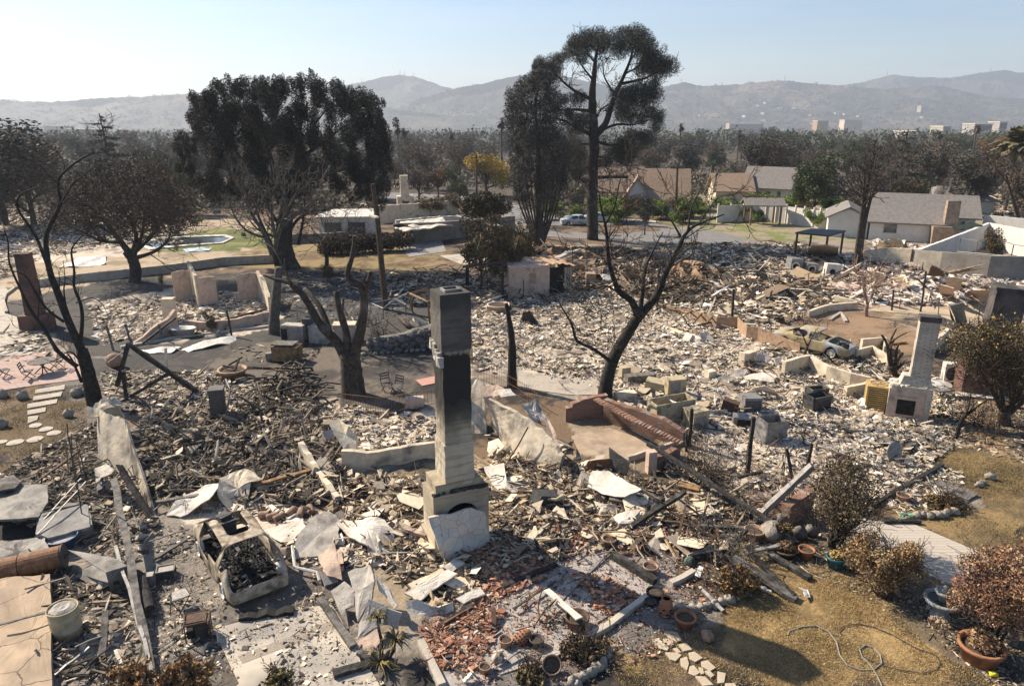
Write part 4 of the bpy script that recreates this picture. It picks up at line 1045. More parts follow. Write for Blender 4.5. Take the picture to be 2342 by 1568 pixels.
hatch=dict(L=4.3,W=1.86,x=[-2.15,-2.08,-1.95,-1.75,-1.5,-1.18,-.98,-.62,-.3,-.22,0,.3,.72,.95,1.2,1.62,1.8,2.05,2.15],wheels=(-1.3,1.35),roof=[(-2.15,.42),(-2.08,.55),(-1.95,.68),(-1.6,1.02),(-1.18,1.36),(-.98,1.46),(0,1.52),(.72,1.46),(1.62,.98),(2.05,.78),(2.15,.6)],width=[(-2.15,.86),(-1.9,.97),(0,1),(1.7,.97),(2.15,.8)],belt=[(-2.15,.85),(-1,.98),(1.6,.86),(2.15,.7)],edge=[(-2.15,.94),(-1.9,.87),(-1.1,.69),(0,.67),(.8,.69),(1.6,.88),(2.15,.9)],holes=[(-2.09,-1.05,('top', 'top2'),None),(-.3,.72,('top2',),None),(-.6,.72,('top2',),None),(.78,1.5,('top', 'top2'),None),(-1.5,-1.2,('win',),None),(-.95,-.25,('win',),None),(-.2,.9,('win',),None),(1.65,2.0,('top', 'top2'),None),(-.2,.66,('side',),None)],seats=[(.25,.4),(.25,-.4),(-.75,.4),(-.75,-.4)],junk=(-1.9,1.2),wheel_at=.75,engine=1.75)
c1=Vector((-8.55,19.15,.03))
burnt_car('burnt out pale hatchback on the driveway, its tailgate and sunroof open holes',c1,rad(127),hatch,M_CARW, 'burnt out cars',rims=True)
beam('bumper', 'charred bumper scraps lying behind the pale hatchback', 'bumper',a1(1450,1150),a1(1780,1110),.08,.1,.3,.12,M_BLACK,.04)
sedan=dict(L=4.6,W=1.74,x=[-2.3,-2.22,-2.0,-1.7,-1.45,-1.0,-.75,-.1,-.02,.1,.5,.85,1.0,1.35,1.7,2.0,2.2,2.3],wheels=(-1.4,1.4),roof=[(-2.3,.6),(-2.22,.84),(-1.45,.92),(-.8,1.26),(-.5,1.33),(.1,1.34),(.5,1.28),(1.05,.92),(2.0,.78),(2.3,.55)],width=[(-2.3,.8),(-2,.95),(0,1),(1.7,.97),(2.3,.78)],belt=[(-2.3,.78),(-1,.88),(1.2,.82),(2.3,.64)],edge=[(-2.3,.9),(-1.5,.85),(-.8,.74),(.1,.72),(.6,.76),(1.1,.88),(2.3,.88)],holes=[(.52,1.0,('top', 'top2'),None),(-1.44,-.8,('top', 'top2'),None),(-1.0,-.1,('win',),None),(0,.85,('win',),None),(1.1,2.1,('top', 'top2'),None)],seats=[(.2,.38),(.2,-.38),(-.7,.38),(-.7,-.38)],junk=(-1.3,1.0),wheel_at=.65,engine=1.6)
c2=G(m4(330,850))+Vector((0,0,.08))
burnt_car('burnt yellow and grey sedan without bonnet beside the long low metal fence',c2,rad(-47),sedan,M_CARY, 'burnt out cars')
c3=G(m3(1330,325))
burnt_car('rust brown burnt wagon among clutter behind the forked charred tree',c3,rad(-65),dict(hatch,holes=[h for h in hatch['holes']if h[0]not in(-.3,-.6)]),M_CARR, 'burnt out cars',bays=False)
c4=G(m3(520,215));burnt_car('low rusty car wreck with orange roof beside the metal shed',c4,rad(10),sedan,M_RUSTY, 'burnt out cars',bays=False)
c5=G(m3(380,190));burnt_car('ash dusted car wreck behind the tin shed roof',c5,rad(150),hatch,M_CARR, 'burnt out cars',bays=False)
# intact parked cars
def parked_car(label,c,rz,mt,group):
 t=thing('parked_car',label, 'car',c,group)
 M=Matrix.Rotation(rz,3, 'Z');sp=dict(sedan,holes=[(a,b_,r_,1)for a,b_,r_,_ in sedan['holes'][:4]])
 vs,keep,xs=car_shell(c,M,sp)
 for q,nm,mm in((0, 'body',mt),(1, 'windows',glass('car_glass'))):
  o=mesh_of(vs,keep[q]).build(nm,mm,t,smooth=True);q=o.modifiers.new('round', 'SUBSURF');q.levels=1;q.render_levels=1
 for x in sp['wheels']:
  for s in(-1,1):rim(c,M,x,s*(sp['W']/2-.1),.2, 'wheel',t,M_ALU,.31,M_BLACK)
 for s in(-1,1):
  b=MB();b.box(c+M@Vector((2.24,s*.55,.62)),(.12,.3,.12),rz,j=.01);b.build('headlight',M_ALU,t)
  b=MB();b.box(c+M@Vector((-2.26,s*.58,.72)),(.1,.28,.14),rz,j=.01);b.build('tail_light',mat('tail_red',(.25,.02,.02),rough=.3,bump=0),t)
M_SILV=mat('silver_paint',(.48,.50,.52),(.46,.48,.5),rough=.3,bump=0,metal=.4,spec=.5)
parked_car('silver coupe parked at the kerb left of the pine trunk',G(t3(583,1360)),rad(8),M_SILV, 'cars parked along the kerb')
parked_car('silver sedan parked at the kerb just right of the pine trunk',G(t3(735,1340)),rad(-6),M_SILV, 'cars parked along the kerb')
# ------------------------------------------------------------------ front left: yard, garage corner, sheet metal
t=thing('water_heater', 'rusty brown water heater tank lying on the tan slab at left edge', 'water heater',G(a1(180,940)))
p0,p1=G(a1(-30,880),.32),G(a1(385,782),.45);d=(p1-p0).normalized()
b=MB();b.tube([p0,p0+d*.04,p0.lerp(p1,.36)],[.2,.36,.36],22);b.build('tank',M_RUST,t)
b=MB();b.tube([p0.lerp(p1,.375),p0.lerp(p1,.97),p1],[.36,.36,.33],22);b.build('tank_jacket',M_RUST,t)
b=MB();b.tube([p0.lerp(p1,.36),p0.lerp(p1,.375)],.345,22);b.build('seam',M_BLACK,t)
b=MB();b.tube([p1,p1+d*.03,p1+d*.05],[.39,.39,.3],22);b.build('end_flange',M_STEELD,t)
# folded sheet metal hopper
t=thing('metal_cabinet', 'open grey sheet metal cabinet lying on its side by the rusty tank', 'cabinet',G(a1(620,980)))
A=G(a1(410,742),.75);B=G(a1(715,800),.80);Cc=G(a1(640,880),.78);D=G(a1(460,790),.72)
E_=G(a1(770,840),.72);F1=G(a1(775,960),.12);F2=G(a1(672,1005),.05);H1=G(a1(455,905),.1)
for nm,q in(('top_panel',[A,B,E_,Cc]),('end_panel',[Cc,E_,F1,F2]),('bottom_panel',[H1,F2+Vector((0,0,-.02)),F1+Vector((-.3,.5,0)),H1+Vector((.1,.6,0))])):
 panel3(nm, '', '',q,.02,M_SOOTS,.008,0,parent=t,rings=2)
b=MB();b.box(Cc.lerp(F2,.45)+Vector((.28,-.06,.0)),(.16,.05,.1),.3);b.build('handle',M_BLACK,t)
t=thing('wash_tub', 'round blue tub full of ash beside the rusty tank', 'tub',G(a1(385,735)))
b=MB();c=G(a1(385,735));b.lathe([(.36,0),(.46,.36),(.5,.38),(.5,.42),(.46,.42),(.40,.2)],c+Vector((0,0,.05)),24);b.build('body',mat('blue_enamel',(.02,.075,.19),(.05,.1,.2),sc=5,rough=.45,bump=.1),t,smooth=True)
b=MB();b.lathe([(.44,.32),(.25,.36),(.01,.35)],c+Vector((0,0,.05)),18,wob=.05);b.build('ash',M_PLASG,t)
t=thing('steel_drum', 'upright scorched tan drum packed with grey ash', 'drum',G(a1(415,1265)))
c=G(a1(415,1265));b=MB();b.lathe([(.36,0),(.37,.02),(.37,.28),(.385,.3),(.37,.32),(.37,.62),(.385,.64),(.37,.66),(.37,.9),(.39,.93),(.36,.93),(.35,.8)],c,26);b.build('body',M_YELM,t,smooth=True)
b=MB();b.lathe([(.355,.82),(.3,.92),(.2,.97),(.08,.93),(.01,.96)],c,16,wob=.09);b.build('ash',M_PLASG,t)
# tan wall fallen flat, with cracked skin, on a raised footing
panel('fallen_wall', 'cracked tan plaster wall lying flat at lower left frame edge', 'wall panel',[(*a1(-60,930),.35),(*a1(300,880),.38),(*a1(310,1080),.36),(*a1(310,1320),.34),(*a1(315,1600),.33),(*a1(-60,1640),.33)],.3,crack_mat('tan_wall_skin',(.42,.32,.225),(.34,.26,.185),.9,(.12,.09,.07)),.03,.02)
panel('roof_slab', 'flat grey slab resting above a dark pit at left edge', 'slab',[(*a1(-60,400),.75),(*a1(120,345),.75),(*a1(290,350),.7),(*a1(290,455),.65),(*a1(235,550),.6),(*a1(-60,565),.6)],.09,M_SOOTS,.02,.02)
panel('roof_slab', 'sooty grey slab with broken corner right of the dark pit', 'slab',[(*a1(250,520),.62),(*a1(420,460),.62),(*a1(530,470),.58),(*a1(545,600),.5),(*a1(290,670),.55),(*a1(215,650),.55)],.1,M_CONCG,.015,.03)
panel('plaster_sheet', 'bent pale plaster sheet above the rusty tank', 'plaster sheet',[(*a1(-60,700),.5),(*a1(140,680),.45),(*a1(260,655),.5),(*a1(300,740),.55),(*a1(120,790),.5),(*a1(-60,830),.5)],.05,M_SOOTS,.08,.03)
panel('board', 'dark flat board at left edge above the pit', 'board',[(*a1(-60,330),.9),(*a1(80,290),.9),(*a1(130,330),.85),(*a1(90,370),.85),(*a1(-60,400),.85)],.06,M_WOODG,.02,.02)
wall('low_wall', 'dark sided footing wall under the sooty slab', 'wall',[a1(545,600),a1(560,660),a1(285,740)],[.5,.45,.5],.16,M_CONCG,.02)
wall('low_wall', 'block wall of the dark pit at left edge', 'wall',[a1(-60,570),a1(240,560),a1(290,470)],[.55,.55,.6],.15,M_CONCG,.02)
b=MB();b.prism([G(a1(*q))+Vector((0,0,.02))for q in((-60,560),(235,545),(205,670),(-60,700))],(0,0,.05));solo(b, 'pit_floor', 'black floor inside the pit at left edge', 'floor',M_BLACK,G(a1(100,620)))  # plain black floor sheet
# leaning stucco wall corner
t=thing('stucco_wall', 'tall leaning grey stucco wall corner with torn plaster lip', 'wall',G(a1(700,420)))
def warp_wall(name,top_pts,bot_pts,th,mt,nu=14,nv=8,amp=.05,tt=t):
 T=[G((q[0],q[1]),q[2])for q in top_pts];B_=[G((q[0],q[1]),q[2])for q in bot_pts]
 def pl(L_,u):
  k=u*(len(L_)-1);i=min(len(L_)-2,int(k));return L_[i].lerp(L_[i+1],k-i)
 n=(T[-1]-T[0]).cross(B_[0]-T[0]).normalized()
 def fn(u,v):
  q=pl(B_,u).lerp(pl(T,u),v)
  return q+n*amp*(math.sin(u*9)*math.sin(v*3+1)+.5*math.sin(v*8+u*5))+(Vector((R.uniform(-.05,.05),0,R.uniform(-.06,.06)))if v==1 else Vector())
 b=MB();b.grid(fn,nu,nv,thick=n*th);return b.build(name,mt,tt)
warp_wall('wall_face',[(*a1(590,-120),1.7),(*a1(640,-80),1.75),(*a1(730,-60),1.75),(*a1(760,-30),1.7)],[(*a1(590,200),.25),(*a1(650,240),.1),(*a1(800,320),.05),(*a1(940,560),.0)],.1,M_STUC)
warp_wall('torn_lip',[(*m1(640,1345),1.55),(*m1(690,1250),1.8),(*m1(760,1205),1.9),(*m1(860,1200),1.85)],[(*m1(720,1335),1.5),(*m1(740,1300),1.6),(*m1(800,1270),1.65),(*m1(900,1250),1.6)],.06,M_PLAS,10,3,.03)
warp_wall('wall_return',[(*m1(760,1210),1.85),(*m1(860,1250),1.7),(*m1(900,1330),1.2)],[(*m1(760,1500),.2),(*m1(860,1480),.1),(*m1(960,1470),.05)],.1,M_STUC,8,6,.03)
warp_wall('leaning_panel',[(*a1(700,235),1.35),(*a1(740,235),1.4)],[(*a1(890,560),.05),(*a1(950,585),.0)],.07,M_CHAR,3,8,.02)
panel('plaster_sheet', 'crumpled cream lath sheet caught at the foot of the stucco wall', 'plaster sheet',[(*a1(560,240),.9),(*a1(640,220),1.0),(*a1(705,260),1.3),(*a1(640,300),1.0),(*a1(560,320),.7)],.04,M_PLASG,.08,.05)
beam('beam', 'long leaning charred timber rising to a bent top at lower left', 'beam',a1(925,1530),a1(690,320),.05,1.3,.2,.14,M_WOODG,.03,bow=.05,seg=10)
beam('beam', 'thin bent metal channel beside the long leaning timber', 'beam',a1(950,1560),a1(700,720),.04,.75,.09,.06,M_STEEL,.03,seg=8,bow=.1)
for k,(p,q,h1,h2,w_,m_,l)in enumerate([((945,455),(1290,400),.35,.4,.16,M_WOODG, 'long scorched plank left of the bent plaster, butt end at left'),((1290,420),(1925,250),.3,.45,.18,M_WOODB, 'long brown plank running toward the low wall stub'),((1020,405),(1230,300),.35,.45,.1,M_CHAR, 'curled charred board above the scorched plank'),((1200,300),(1400,320),.5,.4,.08,M_WOODB, 'short brown board above the bent plaster'),((640,1115),(615,1390),.55,.1,.17,M_WOODG, 'weathered upright plank beside the drum'),((500,1490),(640,1310),.1,.15,.14,M_WOODG, 'grey plank leaning under the upright plank'),((0,1195),(420,1085),.55,.6,.07,M_WOODG, 'thin pole laid across the fallen tan wall'),((160,1540),(590,1390),.3,.2,.08,M_CHAR, 'burnt stick over the junk below the drum'),((330,1500),(540,1330),.25,.35,.06,M_STEEL, 'pale pipe poking from junk by the drum'),((700,1350),(760,1500),.05,.04,.08,M_PLASW, 'white narrow strip on ground left of bottom bush'),((950,1370),(1080,1275),.04,.05,.03,M_STEEL, 'thin pale rod on ash below the black roll'),((880,700),(1150,615),.15,.3,.06,M_WOODG, 'thin plank left of the hatchback nose'),((930,800),(1130,680),.1,.2,.12,M_STEELD, 'black slatted frame left of the hatchback'),((210,340),(490,135),.3,.9,.1,M_RUSTD, 'rusty angle iron leaning at upper left of the pit'),((245,520),(490,465),.7,.6,.06,M_CHAR, 'thin charred batten on the sooty slab'),((225,650),(520,330),.6,1.0,.05,M_STEEL, 'long pale pipe above the sooty slab'),((265,560),(490,310),.6,.95,.04,M_STEEL, 'second thin pale pipe above the sooty slab'),((850,20),(980,0),.5,.5,.08,M_WOODG, 'short batten near the leaning wall top'),((850,80),(980,55),.45,.45,.08,M_WOODG, 'short batten below another near the leaning wall'),]):
 beam('plank',l, 'plank',a1(*p),a1(*q),h1,h2,w_,w_*.5,m_,.012)
for k,(p,q,h,m_,l)in enumerate([((415,300),(395,100),1.5,M_RUST, 'rusty upright rod left of three dark ones'),((470,420),(405,-20),2.3,M_STEELD, 'tallest dark rod in the bundle left of the stucco wall'),((510,600),(420,60),2.2,M_STEELD, 'leaning dark rod through the sooty slab'),((490,300),(460,60),1.5,M_RUST, 'rusty red rod right of the dark rods'),((525,360),(480,130),1.4,M_STEELD, 'short dark rod nearest the stucco wall'),((440,230),(430,40),1.2,M_STEELD, 'thin dark rod behind the others')]):
 post('rod',l, 'rod',a1(*p),a1(*q),.022,m_,n=5,group='rods left of the stucco wall')
# bent plaster behind the car
panel('plaster_sheet', 'folded white plaster sheet hanging over the long brown plank', 'plaster sheet',[(*a1(1000,530),.1),(*a1(1060,450),.35),(*a1(1240,340),.55),(*a1(1340,345),.6),(*a1(1270,450),.45),(*a1(1090,540),.12)],.04,M_PLASW,.05,.04)
panel('plaster_sheet', 'torn greenish cream plaster sheet draped right of the folded white one', 'plaster sheet',[(*a1(1330,340),.6),(*a1(1480,255),.65),(*a1(1590,310),.6),(*a1(1520,340),.5),(*a1(1480,495),.1),(*a1(1380,480),.2),(*a1(1320,420),.45)],.05,M_PLAS,.12,.05)
# things around the car
def frame_box(name,label,cat,p,dims,rz,mt,core=None,group=None,r_=.022):
 a=G(p);t=thing(name,label,cat,a,group);M=Matrix.Rotation(rz,3, 'Z');l,w_,h=dims
 def q(x,y,z):return a+M@Vector((x*l/2,y*w_/2,z*h))
 b=MB()
 for s in(-1,1):b.tube([q(-1,s,.02),q(1,s,.02),q(1,s,1),q(-1,s,1),q(-1,s,.02)],r_,6)
 b.tube([q(-1,-1,1),q(-1,1,1)],r_,5);b.tube([q(1,-1,1),q(1,1,1)],r_,5);b.tube([q(1,-1,.02),q(1,1,.02)],r_,5)
 b.build('frame',mt,t)
 for nm,(x,y,z),s,m_ in core or[]:
  b=MB();b.box(a+M@Vector((x,y,z)),s,rz,j=.015);b.build(nm,m_,t)
 return t
frame_box('generator', 'burnt portable generator in a tube frame at bottom of the driveway', 'generator',a1(1210,1270),(.62,.5,.62),rad(20),M_RUSTD,[('fuel_tank',(0,.02,.56),(.5,.4,.14),M_RUSTD),('engine',(.08,0,.25),(.3,.3,.36),M_STEELD),('alternator',(-.18,.02,.2),(.2,.26,.24),M_BLACK),('end_plate',(.29,0,.3),(.02,.4,.4),M_RUSTD)])
frame_box('battery_crate', 'small scorched crate with two lobes of ash left of the hatchback', 'crate',a1(1010,905),(.5,.36,.3),rad(18),M_STEEL,[('crate_side',(0,-.18,.15),(.5,.02,.26),M_STEELD),('crate_side',(0,.18,.15),(.5,.02,.26),M_STEELD),('ash',(0,0,.16),(.42,.3,.22),M_PLASG)])
t=thing('folding_chair', 'collapsed black folding chair with pale seat left of the hatchback', 'chair',G(a1(1080,1080)))
b=MB();P=lambda x,y,h:G(a1(x,y),h)
for q in([(985,960,.5),(1035,1050,.4),(1030,1150,.02)],[(1130,930,.5),(1165,1000,.35),(1060,1060,.02)],[(1035,1060,.42),(1100,1130,.02)],[(1150,1015,.42),(1080,1150,.02)],[(1030,1060,.4),(1150,1015,.4)]):b.tube([P(*z)for z in q],.016,5)
b.build('frame',M_STEELD,t)
panel3('seat', '', '',[P(1040,1000,.42),P(1120,975,.42),P(1150,1015,.42),P(1040,1055,.42)],.03,M_STEEL,.01,0,parent=t,rings=2)
b=MB();b.tube(wander(G(a1(825,890),.3),G(a1(905,1110),.28),7,.01),[.15,.22,.24,.23,.22,.24,.22,.16],14);solo(b, 'carpet_roll', 'bulky charred roll lying beside the long leaning timber', 'roll',M_CHAR,G(a1(870,1110)))
carton('fuse_box', 'small grey metal box beside the charred roll', 'box',a1(910,960),(.3,.25,.4),.3,M_STEEL)
carton('tin_can', 'rusty bent tin near the left end of hatchback', 'tin',a1(860,690),(.3,.22,.18),.5,M_STEEL)
# cinder blocks
def cinder(label,p,rz,rx=0,z=0):
 a=G(p);t=thing('cinder_block',label, 'block',a, 'cinder blocks');M=Matrix.Rotation(rz,3, 'Z')@Matrix.Rotation(rx,3, 'X')
 b=MB()
 for c,s in(((0,.08,.2),(.4,.03,.4)),((0,-.08,.2),(.4,.03,.4)),((-.18,0,.2),(.03,.13,.4)),((0,0,.2),(.03,.13,.4)),((.18,0,.2),(.03,.13,.4))):
  hs=[a+Vector((0,0,z))+M@(Vector(c)+Vector((x*s[0]/2,y*s[1]/2,zz*s[2]/2)))for zz in(-1,1)for x,y in((-1,-1),(1,-1),(1,1),(-1,1))]
  b.hexa(hs)
 b.build('block_body',M_CONCG,t)
cinder('hollow cinder block lying open beside driveway right of the hatchback',a2(200,965),.5,-1.1,.05)
cinder('cinder block among rods by the stucco wall foot',a1(630,420),.3,-1.2,.2)
cinder('cinder block at left end of the low plaster wall',a2(195,140),.7,-.9,.5)
# curved gutter pieces
rod('gutter', 'white bent gutter piece right of the hatchback', 'gutter',[(*a1(1770,720),.3),(*a1(1785,850),.2),(*a1(1920,880),.2),(*a1(1935,930),.12)],.05,M_ALU)
for k,(x,y)in enumerate([(1600,530),(1650,540),(1690,545),(1760,515),(1820,520),(1880,500)]):
 a=G(a1(x,y),.14);b=MB();M=Matrix.Rotation(rad(80),3, 'Y');b.lathe([(.11,-.2),(.13,-.18),(.12,.2),(.10,.2),(.10,-.15)],a,12,M=Matrix.Rotation(.4*k,3, 'Z')@M)
 solo(b, 'clay_pipe', 'short red clay pipe section above the hatchback roof, '+['first from left', 'second from left', 'third from left', 'fourth from left', 'fifth from left', 'nearest the low wall stub'][k], 'clay pipe',M_TERRAP,G(a1(x,y)), 'clay pipe sections behind the hatchback')
# low wall stub and plaster fragments in the middle
wall('low_wall', 'short diagonal stub of cream low wall behind the hatchback', 'wall',[a1(1830,190),a1(1930,330),a1(2020,440),a1(2050,470)],[.75,.5,.4,.35],.22,M_PLAS,.06)
wall('low_wall', 'cream low wall curving left of the chimney shaft', 'wall',[a2(270,270),a2(420,270),a2(620,235),a2(830,190)],[.95,.85,.85,.75],.2,M_PLAS,.04)
panel('plaster_chunk', 'upright yellow plaster chunk standing on the low wall', 'plaster chunk',[(*a2(280,150),.7),(*a2(185,-10),1.5),(*a2(240,-60),1.7),(*a2(300,0),1.5),(*a2(355,60),1.1),(*a2(350,130),.8)],.3,M_PLAS,.04,.04)
for l,m_,w_,th,pts in[('big grey rounded plaster board right of the hatchback',M_PLASG,.02,.06,[(1780,790,.15),(1800,660,.4),(1900,540,.5),(1990,500,.5),(2060,560,.35),(2050,690,.25),(1960,770,.15)]),('curled white plaster board left of the leaning hearth slab',M_PLASW,.1,.05,[(2040,540,.3),(2150,560,.45),(2330,580,.35),(2390,640,.3),(2370,760,.05),(2280,770,.1),(2180,700,.35),(2040,600,.4)]),('tan plaster wedge below the big grey board',M_PLASP,.03,.05,[(1940,830,.1),(2060,730,.25),(2080,850,.15),(2050,900,.1),(1960,890,.05)]),('thin white sheet hanging behind the hatchback',M_PLASW,.04,.03,[(1600,620,.1),(1830,540,.3),(1850,590,.3),(1760,690,.1),(1700,700,.05)]),]:
 panel('plaster_board',l, 'plaster board',[(*a1(x,y),h)for x,y,h in pts],th,m_,w_,.05)
for l,m_,w_,th,pts in[('tallest grey shard of the crumpled wall pile by driveway',M_PLASG,.05,.06,[(300,880,.9),(420,830,1.2),(460,930,1.1),(440,1050,.6),(370,1180,.2),(340,1000,.6)]),('broad grey shard at left of the crumpled wall pile',M_PLASG,.05,.06,[(190,990,.5),(280,935,.75),(335,990,.7),(330,1080,.45),(270,1100,.35),(290,1200,.1),(230,1100,.3)]),('pointed tan shard at front of the crumpled wall pile',M_PLASG,.04,.06,[(420,1040,.9),(530,1080,.8),(500,1200,.4),(360,1280,.1),(370,1180,.35)]),('pale edge strip along the crumpled wall pile',M_PLASW,.03,.05,[(460,900,1.15),(500,950,1.0),(590,1080,.7),(570,1100,.6),(480,990,.8)]),('dark shard behind the yucca plant',M_PLASG,.04,.06,[(530,1100,.7),(620,1130,.6),(600,1230,.2),(540,1200,.3)]),('low tan shard with broken toe at bottom of the pile',M_PLASP,.04,.06,[(340,1290,.12),(480,1200,.3),(520,1280,.15),(450,1370,.05),(360,1350,.05)]),('brown flap at top of the crumpled wall pile',M_PLASP,.05,.05,[(120,790,.4),(220,710,.6),(250,830,.5),(260,920,.3),(170,900,.3)]),('long white plaster strip behind the crumpled pile',M_PLASW,.05,.06,[(640,1000,.3),(900,870,.4),(960,900,.35),(720,1060,.2)]),('white bowed plaster sheet at edge of the tile patio',M_PLASW,.12,.05,[(680,1150,.2),(650,1050,.45),(720,1040,.5),(850,1090,.4),(930,1060,.3),(940,1110,.15),(800,1165,.1)]),('pale plank of plaster above the bowed sheet',M_PLASW,.03,.06,[(950,1040,.2),(1100,970,.3),(1130,1010,.25),(1000,1070,.15)]),('two tone plaster ledge left of the red tile heap',M_PLAS,.03,.08,[(660,950,.3),(870,850,.4),(900,890,.35),(720,1000,.2)]),('cream slab piece right below the leaning hearth slab',M_PLASW,.02,.08,[(870,850,.25),(960,790,.25),(1010,830,.2),(930,880,.15)]),('white plaster sheet right of the firebox',M_PLASW,.06,.05,[(1120,240,.4),(1240,210,.6),(1260,330,.45),(1400,350,.3),(1360,410,.15),(1220,390,.2),(1160,330,.3)]),('thin white board with twisted edge above the red rubble',M_PLASW,.05,.04,[(1160,670,.2),(1300,650,.2),(1340,700,.15),(1190,700,.1)]),]:
 panel('plaster_board',l, 'plaster board',[(*a2(x,y),h)for x,y,h in pts],th,m_,w_,.05)
for p,q,h1,h2,w_,m_,l in[((130,1040),(330,1330),.3,.1,.2,M_WOODG, 'grey timber along the left side of the crumpled pile'),((210,1500),(440,1430),.08,.1,.24,M_CHAR, 'thick charred log lying on the driveway edge'),((365,1360),(450,1440),.2,.06,.16,M_WOODG, 'short grey timber end beside the yucca'),((1230,970),(1560,830),.12,.12,.16,M_CHAR, 'long black charred beam over the red tile heap'),((850,1210),(1050,1080),.14,.14,.15,M_CHAR, 'black charred beam at left of the tile patio'),((1590,1050),(1950,690),.06,.14,.07,M_STEEL, 'long bent pale metal strip across the ashy patio'),((1300,1100),(1560,930),.2,.15,.06,M_STEELD, 'thin dark bar above the rusty frames'),((430,765),(885,762),.2,.22,.06,M_STEEL, 'thin bowed pipe left of the hearth slab'),((1150,1490),(1340,1350),.1,.2,.05,M_STEEL, 'bent pale pipe beside the striped ball'),((1340,1350),(1470,1430),.2,.05,.05,M_STEEL, 'pale curved rod hanging over the planter edge'),((890,1420),(1010,1510),.1,.06,.1,M_WOODG, 'short charred batten at the bottom of the patio'),((1480,1440),(1700,1280),.1,.1,.1,M_WOODG, 'long grey batten along the patio front edge'),((1180,1100),(1180,1240),.3,.05,.12,M_RUSTD, 'dark upright vent pipe among red tiles'),((1000,1540),(1050,1490),.1,.25,.1,M_PLASW, 'short white board end at bottom centre'),((590,600),(770,660),.4,.3,.16,M_PLASP, 'pinkish board left of the hearth slab'),((500,890),(590,830),.2,.2,.05,M_STEEL, 'small grey bar in rubble left of the hearth')]:
 beam('beam',l, 'beam',a2(*p),a2(*q),h1,h2,w_,w_*.7,m_,.012)
rod('hose', 'dark loop of hose lying in rubble left of patio', 'hose',[(*a2(940,1045),.1),(*a2(860,1030),.12),(*a2(800,1000),.15),(*a2(860,960),.15),(*a2(920,940),.1)],.03,M_CHAR)
# rusty furniture frames
def wire(name,label,cat,lines,r_,mt,fr,org,group=None):
 t_=MB()
 for L_ in lines:t_.tube([G(fr(x,y),h)for x,y,h in L_],r_,5)
 return solo(t_,name,label,cat,mt,G(fr(*org)),group)
wire('iron_bench', 'rusty iron bench frame tipped over on red tiles', 'chair',[[(850,1200,.1),(1050,1090,.5),(1120,1110,.5),(930,1270,.1)],[(850,1200,.1),(930,1270,.1)],[(880,1190,.2),(1010,1110,.5)],[(900,1230,.15),(1080,1110,.5)],[(850,1200,.1),(840,1270,.02)],[(1120,1110,.5),(1130,1190,.02)],[(950,1150,.3),(1020,1180,.3)]],.022,M_RUST,a2,(950,1250))
wire('iron_chair', 'rusty upright chair frame on the ashy patio', 'chair',[[(1370,1110,.02),(1400,1010,.55),(1480,970,.8),(1450,1060,.5),(1460,1190,.02)],[(1400,1010,.55),(1450,1060,.5)],[(1480,970,.8),(1440,1000,.75)]],.022,M_RUST,a2,(1420,1150))
wire('iron_chair', 'rusty chair frame lying right of the upright one', 'chair',[[(1480,1120,.3),(1560,1040,.5),(1600,1090,.4),(1510,1190,.05)],[(1480,1120,.3),(1430,1200,.02)],[(1510,1190,.05),(1440,1210,.02)],[(1560,1040,.5),(1520,1090,.3)]],.022,M_RUST,a2,(1510,1190))
# pots and ornaments on the patio
pot('big dark pot with a fallen white board on patio corner',a2(1685,1215),.34,.5,M_RUSTD)
b=MB();b.bar(G(a2(1500,985),.35),G(a2(1700,1160),.52),.2,.04,j=.01,seg=4);solo(b, 'board', 'ash white board fallen across the big dark pot', 'board',M_PLASW,G(a2(1690,1200),.4))
pot('small cream rimmed pot left of the pierced lantern',a2(1255,1330),.19,.34,M_TERRAP)
pot('small grey pot right of the pierced lantern',a2(1442,1330),.2,.34,M_STEELD)
t=thing('garden_lantern', 'orange pierced clay lantern egg lying on the patio', 'lantern',G(a2(1362,1305)))
a=G(a2(1362,1305));M=Matrix.Rotation(rad(62),3, 'Y');M=Matrix.Rotation(.5,3, 'Z')@M
prof=[(.08*.74,-.36*.74),(.2*.74,-.28*.74),(.25*.74,-.1*.74),(.24*.74,.08*.74),(.18*.74,.24*.74),(.09*.74,.32*.74)]
b=MB();b.lathe(prof,a+Vector((0,0,.19)),20,M=M);b.build('shell',M_TERRA,t,smooth=True)
b=MB()
for z,r_ in((-.163,.172),(-.074,.189),(.015,.185),(.104,.161)):
 for k in range(12):
  an=(k+(z>-.1)*.5+(z>.1)*.5)*math.pi/6;q=a+Vector((0,0,.19))+M@Vector((r_*math.cos(an),r_*math.sin(an),z));nn=(M@Vector((math.cos(an),math.sin(an),0))).normalized()
  b.tube([q-nn*.012,q+nn*.006],.022,7)
ph=b.build('piercing',M_BLACK,t);ph['kind']='stuff'  # black plugs paint in the shade inside the piercings
pot('grey round pot on rubble edge right of the hearth slab',a2(1880,725),.24,.42,M_TERRAP)
pot('small bulb shaped pot beside the grey round pot',a2(1948,760),.15,.3,M_TERRAP,flare=.7)
pot('tiny orange pot beside the bulb pot',a2(1972,778),.12,.18,M_TERRA)
pot('pale pink pot on the patio beyond the charred timber',a3(578,890),.24,.4,M_TERRAP)
pot('tan clay pot lying in ash behind the pink pot',a3(540,750),.16,.28,M_TERRAP,lie=1.2)
pot('small tan pot at bottom edge of the patio',a2(1130,1490),.16,.3,M_TERRAP)
pot('black empty pot at the right patio corner',a3(605,1035),.26,.3,M_BLACK)
pot('little grey bowl beside the black pot',a3(578,1080),.17,.22,M_STEELD)
pot('terracotta pot with dead roots below the planter stones',a3(788,1205),.3,.44,M_TERRA)
pot('wide tan pot beyond the fallen beams at right',a3(1205,680),.34,.48,M_TERRAP)
